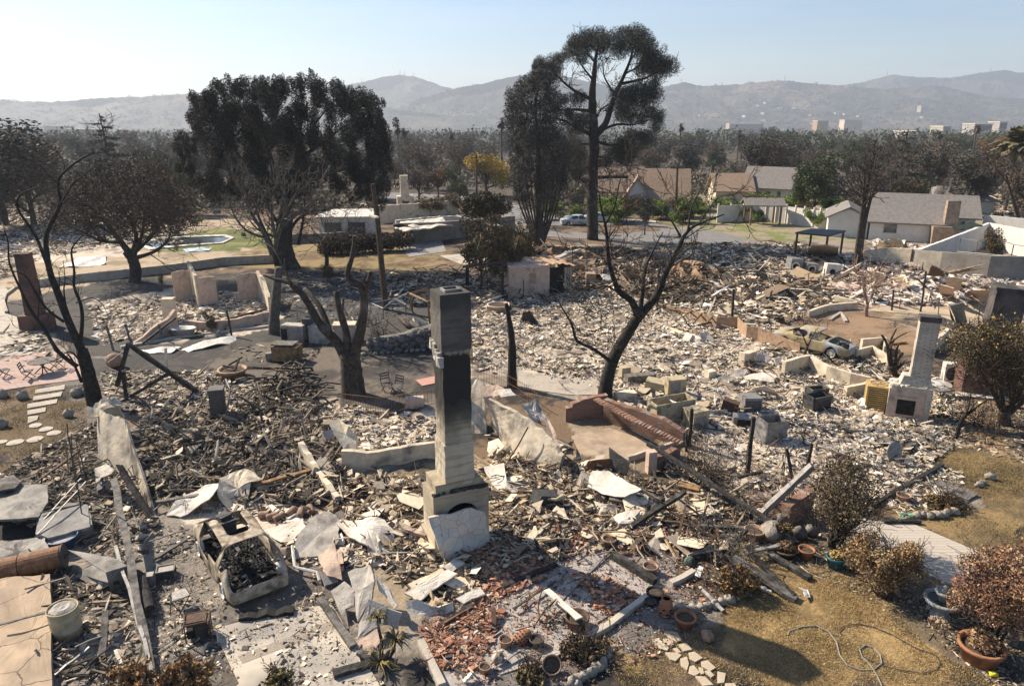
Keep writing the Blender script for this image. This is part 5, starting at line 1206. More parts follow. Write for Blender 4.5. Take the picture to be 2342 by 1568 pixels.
pot('upturned stone coloured pot at planter rim, bottom centre',a2(1530,1470),.25,.35,M_TERRAP,lie=.9)
# lantern pot
t=thing('garden_lantern', 'tall orange clay lantern pot with leaf shaped holes', 'lantern',G(a3(670,1140)))
a=G(a3(670,1140));b=MB();prof=[(.15,0),(.19,.1),(.19,.36),(.145,.48),(.12,.52),(.14,.6),(.125,.6),(.1,.52)]
b.lathe(prof,a,22);b.build('shell',M_TERRA,t,smooth=True)
b=MB()
for k in range(7):
 an=-2.6+k*.52;z=.16+.14*(k%2);b.box(a+Vector((.188*math.cos(an),.188*math.sin(an),z)),(.02,.08,.045),an,rx=.5)
h_=b.build('cut_holes',M_BLACK,t);h_['kind']='stuff'  # black blocks paint in the shade of the leaf holes
b=MB();b.lathe([(.125,.55),(.01,.55)],a,14);b.build('dark_mouth',M_BLACK,t)  # black disc paints in the shade down the mouth
def ball(name,label,p,r_,m1_,m2_,z=0):
 t=thing(name,label, 'ornament',G(p));a=G(p);b=MB();n,k=18,10
 prof=[(r_*math.sin(math.pi*i/k)+.001,r_-r_*math.cos(math.pi*i/k))for i in range(k+1)]
 b.lathe(prof,a,n,M=None);
 b.m=[((i%n)//2)%2 for i in range(len(b.f))]
 b.build('shell',[m1_,m2_],t,smooth=True)
ball('garden_ball', 'green striped clay ball in rubble beyond the patio',a3(815,838),.16,mat('green_glaze',(.12,.19,.14),(.08,.12,.09)),mat('green_glaze_dark',(.06,.09,.07)))
ball('garden_ball', 'small pink and white striped ball at bottom of the patio',a2(1205,1425),.17,M_TERRAP,M_PLASW)
b=MB();b.rock(G(a3(925,1265),.12),.19,sq=.8);solo(b, 'rock', 'pink rock alone on grass right of the flagstones', 'rock',M_TERRAP,G(a3(925,1280)),smooth=True)
rod('sprinkler_stake', 'little yellow marker on a stake by the dark pot', 'marker',[(*a3(335,1290),.0),(*a3(335,1170),.7)],.014,M_STEELD)
b=MB();b.bar(G(a3(335,1190),.62),G(a3(328,1155),.82),.1,.03,w2=.05);solo(b, 'flag', 'yellow flag on the thin stake by the dark pot', 'flag',mat('yellow_flag',(.6,.5,.03)),G(a3(335,1190),.6))
# stone planter ring along the front
for g_i,(lbl,ps,m_)in enumerate([('planter stone of the curved bed at bottom centre',[(1660,1540),(1700,1520),(1740,1500),(1775,1485),(1810,1455),(1835,1420),(1855,1385),(1865,1350),(1690,1556)],M_STONE)]):
 for k,(x,y)in enumerate(ps):
  b=MB();b.rock(G(a2(x,y),.1),R.uniform(.14,.2),sq=.85);solo(b, 'planter_stone',lbl+', '+['second from its lower end', 'third from its lower end', 'fourth along', 'fifth along', 'sixth along', 'seventh along', 'eighth along', 'last at its upper end', 'first at its lower end'][k], 'stone',m_,G(a2(x,y)), 'stones edging the curved bed',smooth=True)
for k,(x,y,r_)in enumerate([(q[0],q[1],q[2]*.7)for q in[(765,1095,.27),(835,1105,.28),(890,1090,.2),(930,1080,.2),(970,1070,.22),(1010,1060,.22),(1060,1045,.24),(1110,1025,.22),(1150,1000,.24),(1175,960,.25),(1180,915,.22)]]):
 b=MB();b.rock(G(a3(x,y),r_*.6),r_,sq=.9);solo(b, 'planter_stone', 'grey stone of the dry bed right of the lantern pot, '+['nearest the lantern pot', 'second from the lantern pot', 'third along', 'fourth along', 'fifth along', 'sixth along', 'seventh along', 'eighth along', 'ninth along', 'tenth along', 'farthest along under the beams'][k], 'stone',M_STONE,G(a3(x,y)), 'stones edging the dry bed',smooth=True)
wall('kerb', 'low concrete kerb under the right patio edge', 'kerb',[a3(700,970),a3(770,935),a3(840,895)],.2,.18,M_CONC,.01)
wall('kerb', 'low concrete kerb along the front of the patio', 'kerb',[a2(870,1590),a2(740,1320)],.2,.2,M_CONC,.01)
wall('kerb', 'low concrete kerb from big pot toward bottom centre', 'kerb',[a2(1480,1440),a2(1880,1215),a3(560,1040)],.16,.18,M_CONC,.01)
# ------------------------------------------------------------------ right front garden
pot('terracotta pot with dead stems left of the blue pot',a4(228,790),.26,.42,M_TERRA)
def drytop(cols,r_,n,s_=.05):
 def fn(t,c):
  b=MB();leafcloud(b,[c+Vector((0,0,r_*.6))],[(r_,r_,r_*.7)],n,s_,cols,flat=.6);b.build('dry_plant',M_LEAF,t)
 return fn
pot('teal blue glazed pot with straw yellow plant',a4(403,850),.29,.52,M_BLUEP,plant=drytop([(.5,.37,.14),(.4,.28,.1)],.2,700,.045))
pot('terracotta ring bowl on ash beyond the round bush',a4(818,445),.34,.32,M_TERRAP,flare=.95)
pot('low broken pot at foot of the round bush',a4(690,1020),.26,.3,M_RUSTD)
pot('scorched plant tub left of the terracotta pot',a4(100,780),.36,.34,M_RUSTD,plant=drytop([(.2,.13,.07),(.1,.07,.045)],.24,500,.05))
t=thing('fountain', 'grey two tier stone garden fountain between two brown bushes', 'fountain',G(a4(1040,1145)))
a=G(a4(1040,1150));mg=mat('fountain_stone',(.33,.34,.34),(.24,.25,.25),sc=6,bump=.4)
b=MB();b.lathe([(q*.74,z*.78)for q,z in[(.36,0),(.36,.08),(.27,.14),(.2,.3),(.24,.44),(.3,.5)]],a,20);b.build('pedestal',mg,t,smooth=True)
b=MB();b.lathe([(q*.74,z*.78)for q,z in[(.28,.48),(.6,.62),(.68,.72),(.66,.8),(.58,.8),(.52,.70),(.1,.66)]],a,26);b.build('lower_basin',mg,t,smooth=True)
b=MB();b.lathe([(q*.74,z*.78)for q,z in[(.18,.64),(.17,.92),(.3,.98),(.35,1.08),(.33,1.13),(.26,1.12),(.2,1.05),(.1,1.04)]],a,22);b.build('upper_basin',mg,t,smooth=True)
b=MB();b.lathe([(q*.74,z*.78)for q,z in[(.11,1.03),(.12,1.12),(.07,1.2),(.10,1.26),(.04,1.33),(.005,1.34)]],a,14);b.build('finial',mg,t,smooth=True)
b=MB();b.lathe([(q*.74,z*.78)for q,z in[(.55,.725),(.2,.726),(.01,.726)]],a,20);b.build('water',mat('dark_water',(.02,.03,.035),rough=.1,bump=0),t)
rod('garden_hose', 'long grey hose looping over dead lawn at lower right', 'hose',[(*a4(x,y),.04)for x,y in[(120,1260),(130,1235),(200,1210),(290,1200),(370,1240),(415,1300),(435,1380),(480,1440),(560,1470),(640,1470),(690,1430),(680,1380),(640,1335),(590,1320),(555,1345),(570,1390),(620,1440),(665,1510),(690,1568),(700,1620)]],.018,mat('grey_hose',(.27,.26,.22),(.22,.21,.18)))
rod('garden_hose', 'thin dark second hose looping right of the grey one', 'hose',[(*a4(x,y),.04)for x,y in[(440,1250),(430,1230),(460,1205),(550,1190),(650,1215),(760,1260),(900,1340),(1020,1380),(1045,1430),(1020,1470),(930,1490),(800,1470),(680,1440),(560,1380)]],.012,M_STEELD)
rod('garden_hose', 'coiled pale green hose beyond the path end', 'hose',[(*a4(840+(50-k)*math.cos(k*.6),540+(26-k*.4)*math.sin(k*.6)),.04+.005*k)for k in range(34)],.02,mat('green_hose',(.2,.33,.24),(.16,.26,.2)))
for p,q,w_,m_,l in[((640,470),(1055,228),.16,M_CHAR, 'long charred edging board running up from the dead shrub'),((845,122),(1065,18),.2,M_WOODG, 'dark sill beam at right end of the white rubble'),((700,572),(925,572),.12,M_CHAR, 'black board lying across the path end'),((10,768),(255,915),.22,M_CHAR, 'charred scored plank lying left of the terracotta pot'),((-10,745),(75,718),.14,M_WOODG, 'short grey plank end beside the scorched tub')]:
 beam('plank',l, 'plank',a4(*p),a4(*q),.1,.1,w_,.12,m_,.01)
panel('board', 'wide flat grey boards beside the vent grate', 'board',[(*a4(985,330),.1),(*a4(1040,320),.1),(*a4(1275,405),.1),(*a4(1205,445),.1)],.05,M_WOODG,.005,.01)
t=thing('vent_grate', 'grey slotted grate lying by edging rocks', 'grate',G(a4(1090,430)))
b=MB();P=[G(a4(x,y),.06)for x,y in((1058,395),(1100,400),(1135,440),(1065,432))];b.prism(P,(0,0,.04));b.build('frame',M_STEEL,t)
for k in range(5):
 b=MB();u=.12+k*.18;b.bar(P[0].lerp(P[1],u).lerp(P[3].lerp(P[2],u),.15)+Vector((0,0,.045)),P[0].lerp(P[1],u).lerp(P[3].lerp(P[2],u),.85)+Vector((0,0,.045)),.05,.012);b.build('slot',M_BLACK,t)
b=MB();c=G(a4(757,205));M=Matrix.Rotation(.4,3, 'Z')@Matrix.Rotation(rad(75),3, 'X');b.lathe([(.42,-.015),(.42,.015),(.3,.04),(.01,.05)],c+Vector((0,0,.42)),22,M=M);solo(b, 'metal_disc', 'grey metal disc standing on edge in ash', 'disc',M_STEEL,c)
for k,(x,y,r_)in enumerate([(905,530,.2),(945,528,.2),(985,535,.22),(1030,530,.24),(1065,530,.22),(1090,515,.22),(1125,510,.24),(1150,440,.22),(1160,465,.2),(1280,350,.2),(1300,335,.18),(1345,300,.26)]):
 b=MB();b.rock(G(a4(x,y),r_*.5),r_*.8);solo(b, 'edging_rock', 'pale rock edging the dry bed beyond the path, '+['first by the green hose', 'second from green hose', 'third from green hose', 'fourth, near the bed middle', 'fifth, near the bed middle', 'sixth along the row', 'seventh, at the row end', 'upper one beside the grate', 'lower one beside the grate', 'one of two past the boards', 'other of two past the boards', 'biggest, alone at upper right'][k], 'rock',M_STONE,G(a4(x,y)), 'rocks edging the beds',smooth=True)
for k,(x,y,r_,m_)in enumerate([(440,720,.22,M_STONE),(130,680,.34,M_STONED),(190,640,.36,M_STONED),(25,640,.5,M_STONE),(60,610,.3,M_STONED),(95,560,.3,M_STONED),(1470,1270,.3,M_STONED),(260,630,.3,M_STONED)]):
 b=MB();b.rock(G(a4(x,y),r_*.6),r_*.8,sq=.9);solo(b, 'boulder',['small round rock right of the shrub trunk', 'dark boulder below the red brick pier', 'largest dark boulder by the brick pier', 'big pale boulder beside the wide tan pot', 'dark boulder behind the pale one', 'dark boulder under the brick pier end', 'brown boulder beside the potted bush', 'dark rock at shrub trunk foot'][k], 'boulder',m_,G(a4(x,y)),smooth=True)
wall('brick_pier', 'low red brick pier top among boulders right of fallen beams', 'brick wall',[a4(95,590),a4(170,545),a4(245,510)],[.75,.85,.9],.34,M_RED,.03)
panel('litter', 'white crumpled bag on lawn below the beams', 'bag',[(*a4(180,975),.1),(*a4(240,985),.15),(*a4(258,1030),.08),(*a4(225,1035),.12),(*a4(210,1000),.05)],.02,M_ALU,.06,.05)
b=MB();b.rock(G(a4(1367,1497),.08),.11);solo(b, 'ball', 'yellow ball on soil at lower right', 'ball',mat('yellow_ball',(.7,.6,.04),bump=0),G(a4(1367,1497)),smooth=True)
b=MB();pts=[G(a4(1075,1280),.0),G(a4(1065,1230),.35),G(a4(1040,1190),.6)];b.tube(pts,.02,5);o=thing('dead_flower', 'pale dried flower head on bent stem below fountain', 'plant',pts[0]);b.build('stem',M_BARKG,o)
b=MB();leafcloud(b,[pts[-1]],[(.28,.28,.14)],240,.05,[(.4,.3,.2),(.3,.22,.15)]);b.build('flower_head',M_LEAF,o)
# fallen beams in the middle
for p,q,h1,h2,w_,t_,m_,l in[((565,100),(1340,595),.95,.5,.17,.14,M_CHAR, 'longest charred beam crossing from brick wall to the pots'),((1255,525),(1560,235),.15,2.1,.26,.16,M_STEEL, 'blue grey beam propped up high against charred posts'),((450,612),(790,390),.2,1.0,.17,.14,M_CHAR, 'charred beam rising in front of the bent white roof sheet'),((1080,790),(1465,1040),.5,.08,.30,.12,M_WOODG, 'wide grey plank sliding down onto the lawn'),((1190,775),(1450,1020),.35,.14,.13,.1,M_CHAR, 'narrow charred plank beside the wide grey one'),((1305,770),(1555,915),.2,.06,.17,.1,M_WOODG, 'scored grey plank lying nearest the terracotta pots'),((1160,765),(1370,715),.3,.35,.13,.07,M_STEEL, 'pale metal strip lying below the wide tan pot'),((350,770),(610,935),.16,.14,.24,.2,M_CHAR, 'thick scored charcoal timber on the ashy patio'),((860,600),(1170,615),.3,.3,.12,.1,M_WOODG, 'grey rail lying left of the wide tan pot'),((620,715),(960,695),.12,.2,.08,.05,M_RUST, 'rusty flat bar over the red tile heap'),((740,710),(800,450),.1,.9,.06,.06,M_RUSTD, 'thin rusty bar rising from the tile heap'),((670,490),(980,680),.6,.25,.07,.06,M_RUSTD, 'long thin rusty bar behind the tile heap'),((750,435),(990,620),.7,.3,.05,.05,M_CHAR, 'thin charred lath behind the rusty bars'),((985,615),(985,700),.4,.12,.08,.06,M_RUST, 'short orange rusted bracket at end of the rail'),((1110,305),(1255,270),.3,.4,.12,.1,M_CHAR, 'short charred log in front of the second fence post'),((330,440),(570,485),.35,.3,.16,.1,M_WOODG, 'grey board under the bent white roof sheet'),((895,985),(1020,1110),.3,.1,.1,.03,M_ALU, 'white twisted strip hanging over the dry bed stones'),((770,780),(985,740),.15,.2,.09,.02,M_ALU, 'white crinkled strip behind the green ball'),((865,905),(890,845),.2,.45,.16,.03,M_ALU, 'white torn flashing upright at the patio corner'),((1240,960),(1310,1000),.2,.15,.12,.04,M_PLASW, 'white splintered board at the grey plank end'),((130,560),(250,670),.3,.2,.05,.05,M_WOODB, 'thin lath on brown rubble right of the hearth'),((1100,670),(1165,625),.3,.5,.12,.1,M_CHAR, 'short charred stub at the left of the tan pot'),]:
 beam('beam',l, 'beam',a3(*p),a3(*q),h1,h2,w_,t_,m_,.012)
for p,q,l,r_,m_ in[((812,130),(832,-110), 'charred fence post at the end of the brick wall',.075,M_CHAR),((1165,300),(1205,-60), 'tall charred post right of the brick wall end',.075,M_CHAR),((1440,320),(1405,130), 'thin charred post near the blue grey beam',.06,M_CHAR),((1530,250),(1555,100), 'charred post holding the blue grey beam',.07,M_CHAR),((795,150),(800,40), 'short leaning stub at the charred fence post',.05,M_CHAR)]:
 post('post',l, 'post',a3(*p),a3(*q),r_,m_,r_*.8,j=.015,sq=True)
for k,(x0,y0,x1,y1)in enumerate([(1370,330,1390,150),(1385,320,1400,160),(1400,330,1380,170),(905,165,940,20)]):
 post('rod',['thin rusty rod left of the thin charred post', 'middle rod of three by the thin charred post', 'rod crossing two others by the thin charred post', 'lone thin rod beside the charred fence post'][k], 'rod',a3(x0,y0),a3(x1,y1),.016,M_RUSTD,n=4)
# bent roof sheet, boxes
panel('roof_sheet', 'large bent cream roof sheet curling over rubble', 'roof sheet',[(*a3(200,360),.3),(*a3(240,280),.55),(*a3(330,270),.8),(*a3(450,330),.9),(*a3(530,370),.95),(*a3(430,430),.55),(*a3(290,410),.35)],.04,M_PLASW,.08,.03)
panel('roof_sheet', 'brown curled sheet edge folding down beside the cream roof sheet', 'roof sheet',[(*a3(520,365),.98),(*a3(640,440),.9),(*a3(650,480),.6),(*a3(570,540),.15),(*a3(600,450),.6),(*a3(560,400),.85)],.05,M_WOODG,.08,.03)
panel('plaster_sheet', 'yellow stained plaster piece below the cream roof sheet', 'plaster sheet',[(*a3(185,490),.2),(*a3(240,450),.35),(*a3(370,470),.35),(*a3(380,525),.1),(*a3(270,540),.1)],.08,M_PLAS,.07,.06)
panel('plaster_sheet', 'white plaster lump behind the charred rising beam', 'plaster sheet',[(*a3(350,560),.15),(*a3(460,500),.3),(*a3(530,530),.3),(*a3(500,600),.1),(*a3(390,600),.1)],.1,M_PLASW,.08,.06)
panel('metal_sheet', 'rust orange panel standing beside brick floor', 'metal panel',[(*a3(190,235),.3),(*a3(200,205),.55),(*a3(335,188),.6),(*a3(345,250),.15),(*a3(230,265),.1)],.04,M_RUST,.02,.01)
panel('metal_sheet', 'dark grey slanted panel right of the rust orange one', 'metal panel',[(*a3(330,125),1.0),(*a3(455,215),.8),(*a3(430,300),.1),(*a3(350,270),.1),(*a3(335,200),.5)],.04,M_STEELD,.02,.02)
carton('cabinet', 'scorched black cabinet tipped over right of the fireplace',a2(1480,490),(.9,.6,.55),.5,M_STEELD,ry=.3,z=.05)
t=thing('bucket', 'cream pipe elbow lying beside the black cabinet', 'pipe',G(a2(1580,440)));b=MB();b.tube([G(a2(1500,435),.5),G(a2(1560,440),.5),G(a2(1605,420),.5)],[.05,.06,.1],10);b.build('elbow',M_YELM,t)
carton('drawer_box', 'brown striped box with open black end in front of the long beam',a3(810,400),(.8,.36,.3),-.45,M_WOODB,parts=[('open_end',(.4,0,.15),(.02,.3,.24),M_BLACK)])  # black plate paints the shaded inside of the open end
carton('concrete_pier', 'square tan pier with pale post beside the brick floor',a3(580,275),(.34,.34,.95),.2,M_PLASP)
panel('pipe_tray', 'oval scorched basin tray by the dead vines', 'tray',[(*a3(1175,430),.3),(*a3(1240,395),.4),(*a3(1320,395),.4),(*a3(1310,440),.25),(*a3(1220,455),.2)],.08,M_PLASP,.04,.02)
# L shaped brick wall with patio floor
t=thing('brick_wall', 'L shaped red brick retaining wall with stepped broken end', 'brick wall',G(m3(640,1360)))
def bw(nm,pts,hs,cap=True):
 P=[G(m3(*p))for p in pts];wall_mb(P,hs,.3,.03,.24).build(nm,M_RED,t)
bw('short_wall',[(385,1368),(430,1362),(435,1361),(560,1343),(690,1330)],[.65,.7,.9,1.05,1.1]);bw('long_wall',[(680,1365),(900,1435),(1100,1500),(1265,1552)],[1.1,1.05,1.0,.65])
P=[G(m3(x,y),h)for x,y,h in((615,1205,1.13),(935,1380,1.07),(1250,1535,.7))]
for i in range(2):
 n=14
 b=MB()
 for k in range(n):
  q=P[i].lerp(P[i+1],(k+.5)/n);d=(P[i+1]-P[i]);b.box(q,(d.length/n-.03,.3,.09),math.atan2(d.y,d.x),j=.012)
 o=b.build('coping_bricks',M_RED,t);o['kind']='stuff'
wall('kerb', 'narrow concrete edge of the brick floor', 'kerb',[a3(440,210),a3(640,150),a3(770,100)],.25,.14,M_CONC,.02)
wall('brick_wall', 'low brick step in front of the brick floor corner', 'brick wall',[a3(590,250),a3(680,215),a3(740,180)],.5,.3,M_RED,.04)
# ruined white wall behind the chimney, sloping to the right
warp_b=thing('stucco_wall', 'long cream wall right behind the chimney, sloping under debris', 'wall',G(m2(1600,1480)))
warp_wall('wall_face',[(*m2(1555,1240),1.75),(*m2(1730,1330),1.6),(*m2(1830,1400),1.35),(*m2(1960,1510),1.15),(*m2(2050,1620),.85)],[(*m2(1570,1420),.1),(*m2(1660,1560),.05),(*m2(1800,1680),.05),(*m2(1900,1720),.0),(*m2(2010,1740),.0)],.14,M_STUC,16,6,.04,warp_b)
warp_wall('wall_return',[(*m2(1440,1110),1.8),(*m2(1520,1110),1.85)],[(*m2(1440,1470),.0),(*m2(1540,1470),.0)],.14,M_STUC,5,8,.02,warp_b)
for l,m_,w_,pts in[('hanging torn plaster flap on the cream wall corner',M_PLASP,.05,[(1490,1150,1.9),(1610,1140,2.0),(1680,1190,1.8),(1600,1220,1.6),(1580,1310,1.0),(1545,1280,1.2),(1520,1230,1.6)]),('grey roofing felt sagging over the cream wall',M_PLASG,.12,[(1760,1290,1.6),(1880,1220,1.7),(1930,1330,1.2),(1960,1420,.9),(1850,1380,1.2)]),('pale board pile slab on top of the cream wall',M_PLASW,.05,[(1610,1170,1.95),(1700,1160,1.95),(1740,1200,1.85),(1640,1220,1.8)]),('tan leaning board at lower end of the cream wall',M_PLASP,.06,[(1930,1350,1.2),(1990,1450,1.0),(2070,1640,.5),(2030,1660,.4),(1950,1500,.9)])]:
 panel('plaster_sheet',l, 'plaster sheet',[(*m2(x,y),h)for x,y,h in pts],.05,m_,w_,.06)
rod('pipe', 'thin dark pipe leaning on the cream wall', 'pipe',[(*a2(1240,250),.1),(*a2(1330,110),.8),(*a2(1390,0),1.5)],.03,M_RUSTD)
# ------------------------------------------------------------------ white rubble field: appliances, boxes
t=carton('chest_freezer', 'open empty chest freezer with scorched cream sides on white rubble',m3(1165,1360),(2.0,.9,.85),rad(19),M_YELM,open_top=True,th=.06,ry=-.04,z=.15)
b=MB();a=G(m3(1165,1360));b.tube([a+Vector((-.2,.55,.95)),a+Vector((.1,.1,.85)),a+Vector((.3,-.3,.95))],.05,6);b.build('lid_strap',M_ALU,t)
carton('stove', 'cream stove box standing right of the chest freezer',m3(1345,1410),(.85,.75,.85),rad(25),M_YELM,parts=[('cooktop',(0,0,.87),(.9,.8,.05),M_YELM),('oven_door',(-.02,-.385,.4),(.6,.03,.5),M_STEEL)])
carton('cabinet', 'yellow enamel cabinet lying on its back behind the freezer',m3(1055,1150),(1.1,.8,.6),rad(-20),M_YELM,ry=.1,parts=[('drawer_front',(0,-.41,.3),(.9,.02,.4),M_YELM)])
carton('cabinet', 'upright torn cream cabinet right of the yellow one',m3(1190,1180),(1.0,.6,.95),rad(15),M_YELM,parts=[('open_side',(-.1,-.305,.5),(.5,.02,.6),M_STEEL)])
carton('cabinet', 'flat cream box lying left of the yellow cabinet',m3(835,1205),(1.0,.6,.35),rad(15),M_PLAS,ry=-.08)
carton('cabinet', 'small tan box on a stack behind the flat cream box',m3(825,1060),(.5,.4,.7),.3,M_YELM)
carton('water_trough', 'long grey box behind the yellow cabinet',m3(940,1090),(1.6,.5,.5),rad(14),M_WOODG)
carton('air_conditioner', 'grey square air conditioner with louvred front on white rubble',m3(1745,1285),(.85,.75,.75),rad(5),M_STEEL,parts=[('louvre',(0,-.385,.3+.09*k),(.75,.03,.05),M_STEELD)for k in range(-2,4)])
carton('cabinet', 'low dark box with open front right of the stove',m3(1690,1400),(.85,.6,.5),rad(-12),M_STEEL,parts=[('open_front',(.05,-.305,.25),(.6,.02,.3),M_BLACK)])  # black plate paints the shaded inside of the open front
carton('tub', 'bent grey metal tub with open top near right middle',m3(1890,1505),(1.15,.7,.95),rad(20),M_STEEL,open_top=True,ry=.1,j=.05)
carton('cabinet', 'dark folded metal box left of the air conditioner',m3(1590,1300),(.75,.5,.6),rad(-25),M_RUSTD,ry=.2)
carton('cabinet', 'black crumpled appliance right of the air conditioner',m4(355,1290),(1.1,.7,.8),rad(20),M_STEELD,open_top=True,j=.06)
carton('chair_box', 'dark open box above the black crumpled appliance',m4(350,1210),(.9,.6,.6),rad(10),M_STEELD,open_top=True,j=.05)
carton('block', 'tan concrete block lying beyond the freezer',m3(1455,1055),(.5,.4,.45),.4,M_PLAS)
for l,m_,w_,th,pts in[('white door slab lying on white rubble near the sedan',M_PLASW,.01,.06,[(1700,1040,.2),(1830,1010,.25),(1940,1030,.3),(1925,1080,.15),(1720,1065,.12)]),('grey flat sheet left of the white door slab',M_STEEL,.02,.04,[(1500,1050,.2),(1560,1030,.25),(1680,1080,.15),(1560,1100,.1)]),('tan board pieces above the grey flat sheet',M_PLASG,.03,.05,[(1590,1040,.2),(1640,1000,.3),(1750,970,.3),(1690,1055,.15)]),('curved plaster arch fragment bridging rubble',M_PLAS,.02,.1,[(1715,1165,.1),(1770,1125,.6),(1860,1110,.75),(1930,1140,.6),(1965,1190,.1),(1920,1180,.3),(1840,1150,.5),(1760,1165,.3)]),('first white board of two leaning on each other',M_PLASW,.01,.05,[(1250,770,.2),(1280,715,.6),(1330,730,.6),(1300,790,.15)]),('second white board with a dot leaning in rubble',M_PLASW,.01,.05,[(1300,790,.1),(1330,725,.6),(1390,760,.5),(1370,800,.1)]),('grey board leaning right of the two white ones',M_PLASG,.01,.05,[(1400,790,.1),(1380,725,.6),(1440,710,.6),(1490,780,.2),(1440,810,.1)]),('white sheet by the rubble near the low metal fence',M_PLASW,.03,.04,[(1600,760,.1),(1640,750,.3),(1680,770,.2),(1620,780,.1)]),('white bent sheet left of the tan foundation corner',M_PLASW,.1,.04,[(1940,900,.6),(1990,890,.6),(2000,960,.2),(1950,960,.2)]),('speckled grey sheet right of the block',M_PLASG,.08,.05,[(1780,900,.6),(1850,850,.8),(1910,900,.5),(1870,960,.2),(1800,950,.2)]),('pale plank of plaster leaning behind the tub',M_PLASP,.03,.05,[(2000,1250,.2),(2040,1190,.5),(2060,1200,.5),(2030,1260,.2)]),('tan flat piece between freezer and stove',M_PLAS,.04,.05,[(1500,1420,.1),(1600,1470,.1),(1560,1490,.05),(1490,1450,.05)]),('long cream board lying in ash left of the forked tree',M_PLAS,.01,.08,[(1000,620,.2),(1030,625,.3),(1260,715,.3),(1230,725,.15)]),('dark folded sheet at the gravel patch left of rubble',M_CHAR,.08,.05,[(60,640,.1),(80,570,1.0),(130,560,1.1),(200,660,.1),(140,670,.2)]),]:
 panel('board',l, 'board',[(*m3(x,y),h)for x,y,h in pts],th,m_,w_,.04)
wall('plaster_chunk', 'tan broken wall block near middle of white rubble', 'wall chunk',[m3(1680,965),m3(1770,940)],[.8,.75],.4,M_PLAS,.06)
# foundations and low fence
wall('metal_fence', 'long low rust brown metal fence running to the sedan', 'fence',[m3(690,385),m3(900,485),m3(1100,545),m3(1230,590),m3(1290,620),m3(1500,690),m3(1650,705),m3(1720,770),m3(1800,785),m3(2110,880)],[.25,.3,.4,.5,.7,.8,.95,.85,.95,.65],.05,M_RUSTY,.01,1.2)
for k,(p,q,h1,h2)in enumerate([((1205,630),(1325,560),.05,.9),((1310,570),(1360,610),.9,.6),((1330,655),(1400,575),.05,.9),((1385,585),(1430,635),.9,.5),((1415,670),(1480,598),.05,.9),((1465,605),(1500,650),.9,.5)]):
 beam('fence_prop',['dark prop leaning on the low metal fence, left one', 'short strut of the left fence prop', 'dark prop leaning on the low metal fence, middle one', 'short strut of the middle fence prop', 'dark prop leaning on the low metal fence, right one', 'short strut of the right fence prop'][k], 'prop',m3(*p),m3(*q),h1,h2,.07,.07,M_RUSTD,.004, 'props of the low metal fence')
for p,q,h,l in[([(105,1040),(140,1030),(280,990),(300,985)],0,[1.2,1.25,1.2,1.15], 'tan foundation corner wall below the sedan'),([(300,990),(430,1060),(600,1110),(740,1130)],0,[1.15,1.1,1.0,.85], 'long tan foundation wall from the corner toward the condenser'),([(560,1200),(700,1180),(760,1150)],0,[.85,.95,.9], 'short brownish foundation wall left of the condenser'),([(640,905),(760,880),(890,950)],0,[.7,.7,.6], 'cream foundation wall right of the sedan nose'),([(680,840),(850,830),(860,890)],0,[.9,.9,.8], 'white inner basement wall beside the pruned bare tree'),([(1150,895),(1290,790),(1310,760)],0,[1.0,1.0,.9], 'tan foundation wall right of the white chimney'),([(60,490),(160,450),(280,465)],0,[.6,.8,1.0], 'tan foundation wall at left of the bare small tree'),([(280,465),(420,490),(430,520)],0,[1.0,.7,.2], 'tan foundation wall piece meeting the corner'),([(290,610),(450,560),(650,545)],0,[.6,.7,.7], 'long cream sill wall left of the bare small tree'),([(490,500),(650,530)],0,[.7,.6], 'short cream sill wall behind the bare small tree')]:
 wall('foundation_wall',l, 'foundation',[m4(*x)for x in p],[q*(.62 if q>.3 else 1)+.1 for q in h],.22,M_PLAS,.04,.8)
for p,q,l in[((455,625),(525,575), 'left one of two pale planks crossed on brown soil'),((535,570),(575,635), 'right one of two pale planks crossed on brown soil'),((670,770),(760,795), 'reddish beam lying at the basement wall edge'),((910,800),(1010,785), 'second reddish beam by the white chimney')]:
 beam('plank',l, 'plank',m4(*p),m4(*q),.08,.1,.2,.1,M_PLASG if 'pale' in l else M_WOODB,.01)
# white brick fireplace chimney at right
cb_=G(m4(985,1330));t=thing('chimney', 'whitewashed brick chimney with fireplace standing at right, leaning slightly', 'chimney',cb_)
rz=rad(-22);M=Matrix.Rotation(rz,3, 'Z')
def wb(nm,x,y,z,s,mt,tp=1,par=None,j=0):
 b=MB();b.box(cb_+M@Vector((x,y,0))+Vector((0,0,z+s[2]/2)),s,rz,tp=tp,j=j);return b.build(nm,mt,par or t)
zt=top(cb_,m4(0,590)[1])
dz=zt/5.2
wb('firebox',.15,0,0,(1.7,1.0,1.62),M_WHB)
wb('mantel_face',-.02,-.515,0,(1.5,.04,1.5),M_PLASP)
wb('fire_opening',.0,-.545,.28,(.75,.03,.72),M_BLACK)
wb('lintel',.0,-.56,1.02,(1.0,.06,.13),M_PLASP)
wb('shoulder',.3,.05,1.622,(1.35,.8,.45),M_WHB,.8)
wb('shaft',.42,.05,2.06,(.8,.58,zt-2.3),M_WHB)
wb('cap',.42,.05,zt-.24,(.86,.64,.24),M_BLKB)
b=MB()
for i in range(22):b.box(cb_+M@Vector((R.uniform(-.8,.95),R.uniform(-.45,.4),1.64)),(R.uniform(.1,.3),R.uniform(.1,.2),.08),R.uniform(0,3),j=.02)
o=b.build('mantel_rubble',M_PLASW,t);o['kind']='stuff'
t=thing('fire_screen', 'dark folding mesh screen in front of the white fireplace', 'screen',G(m4(930,1350)))
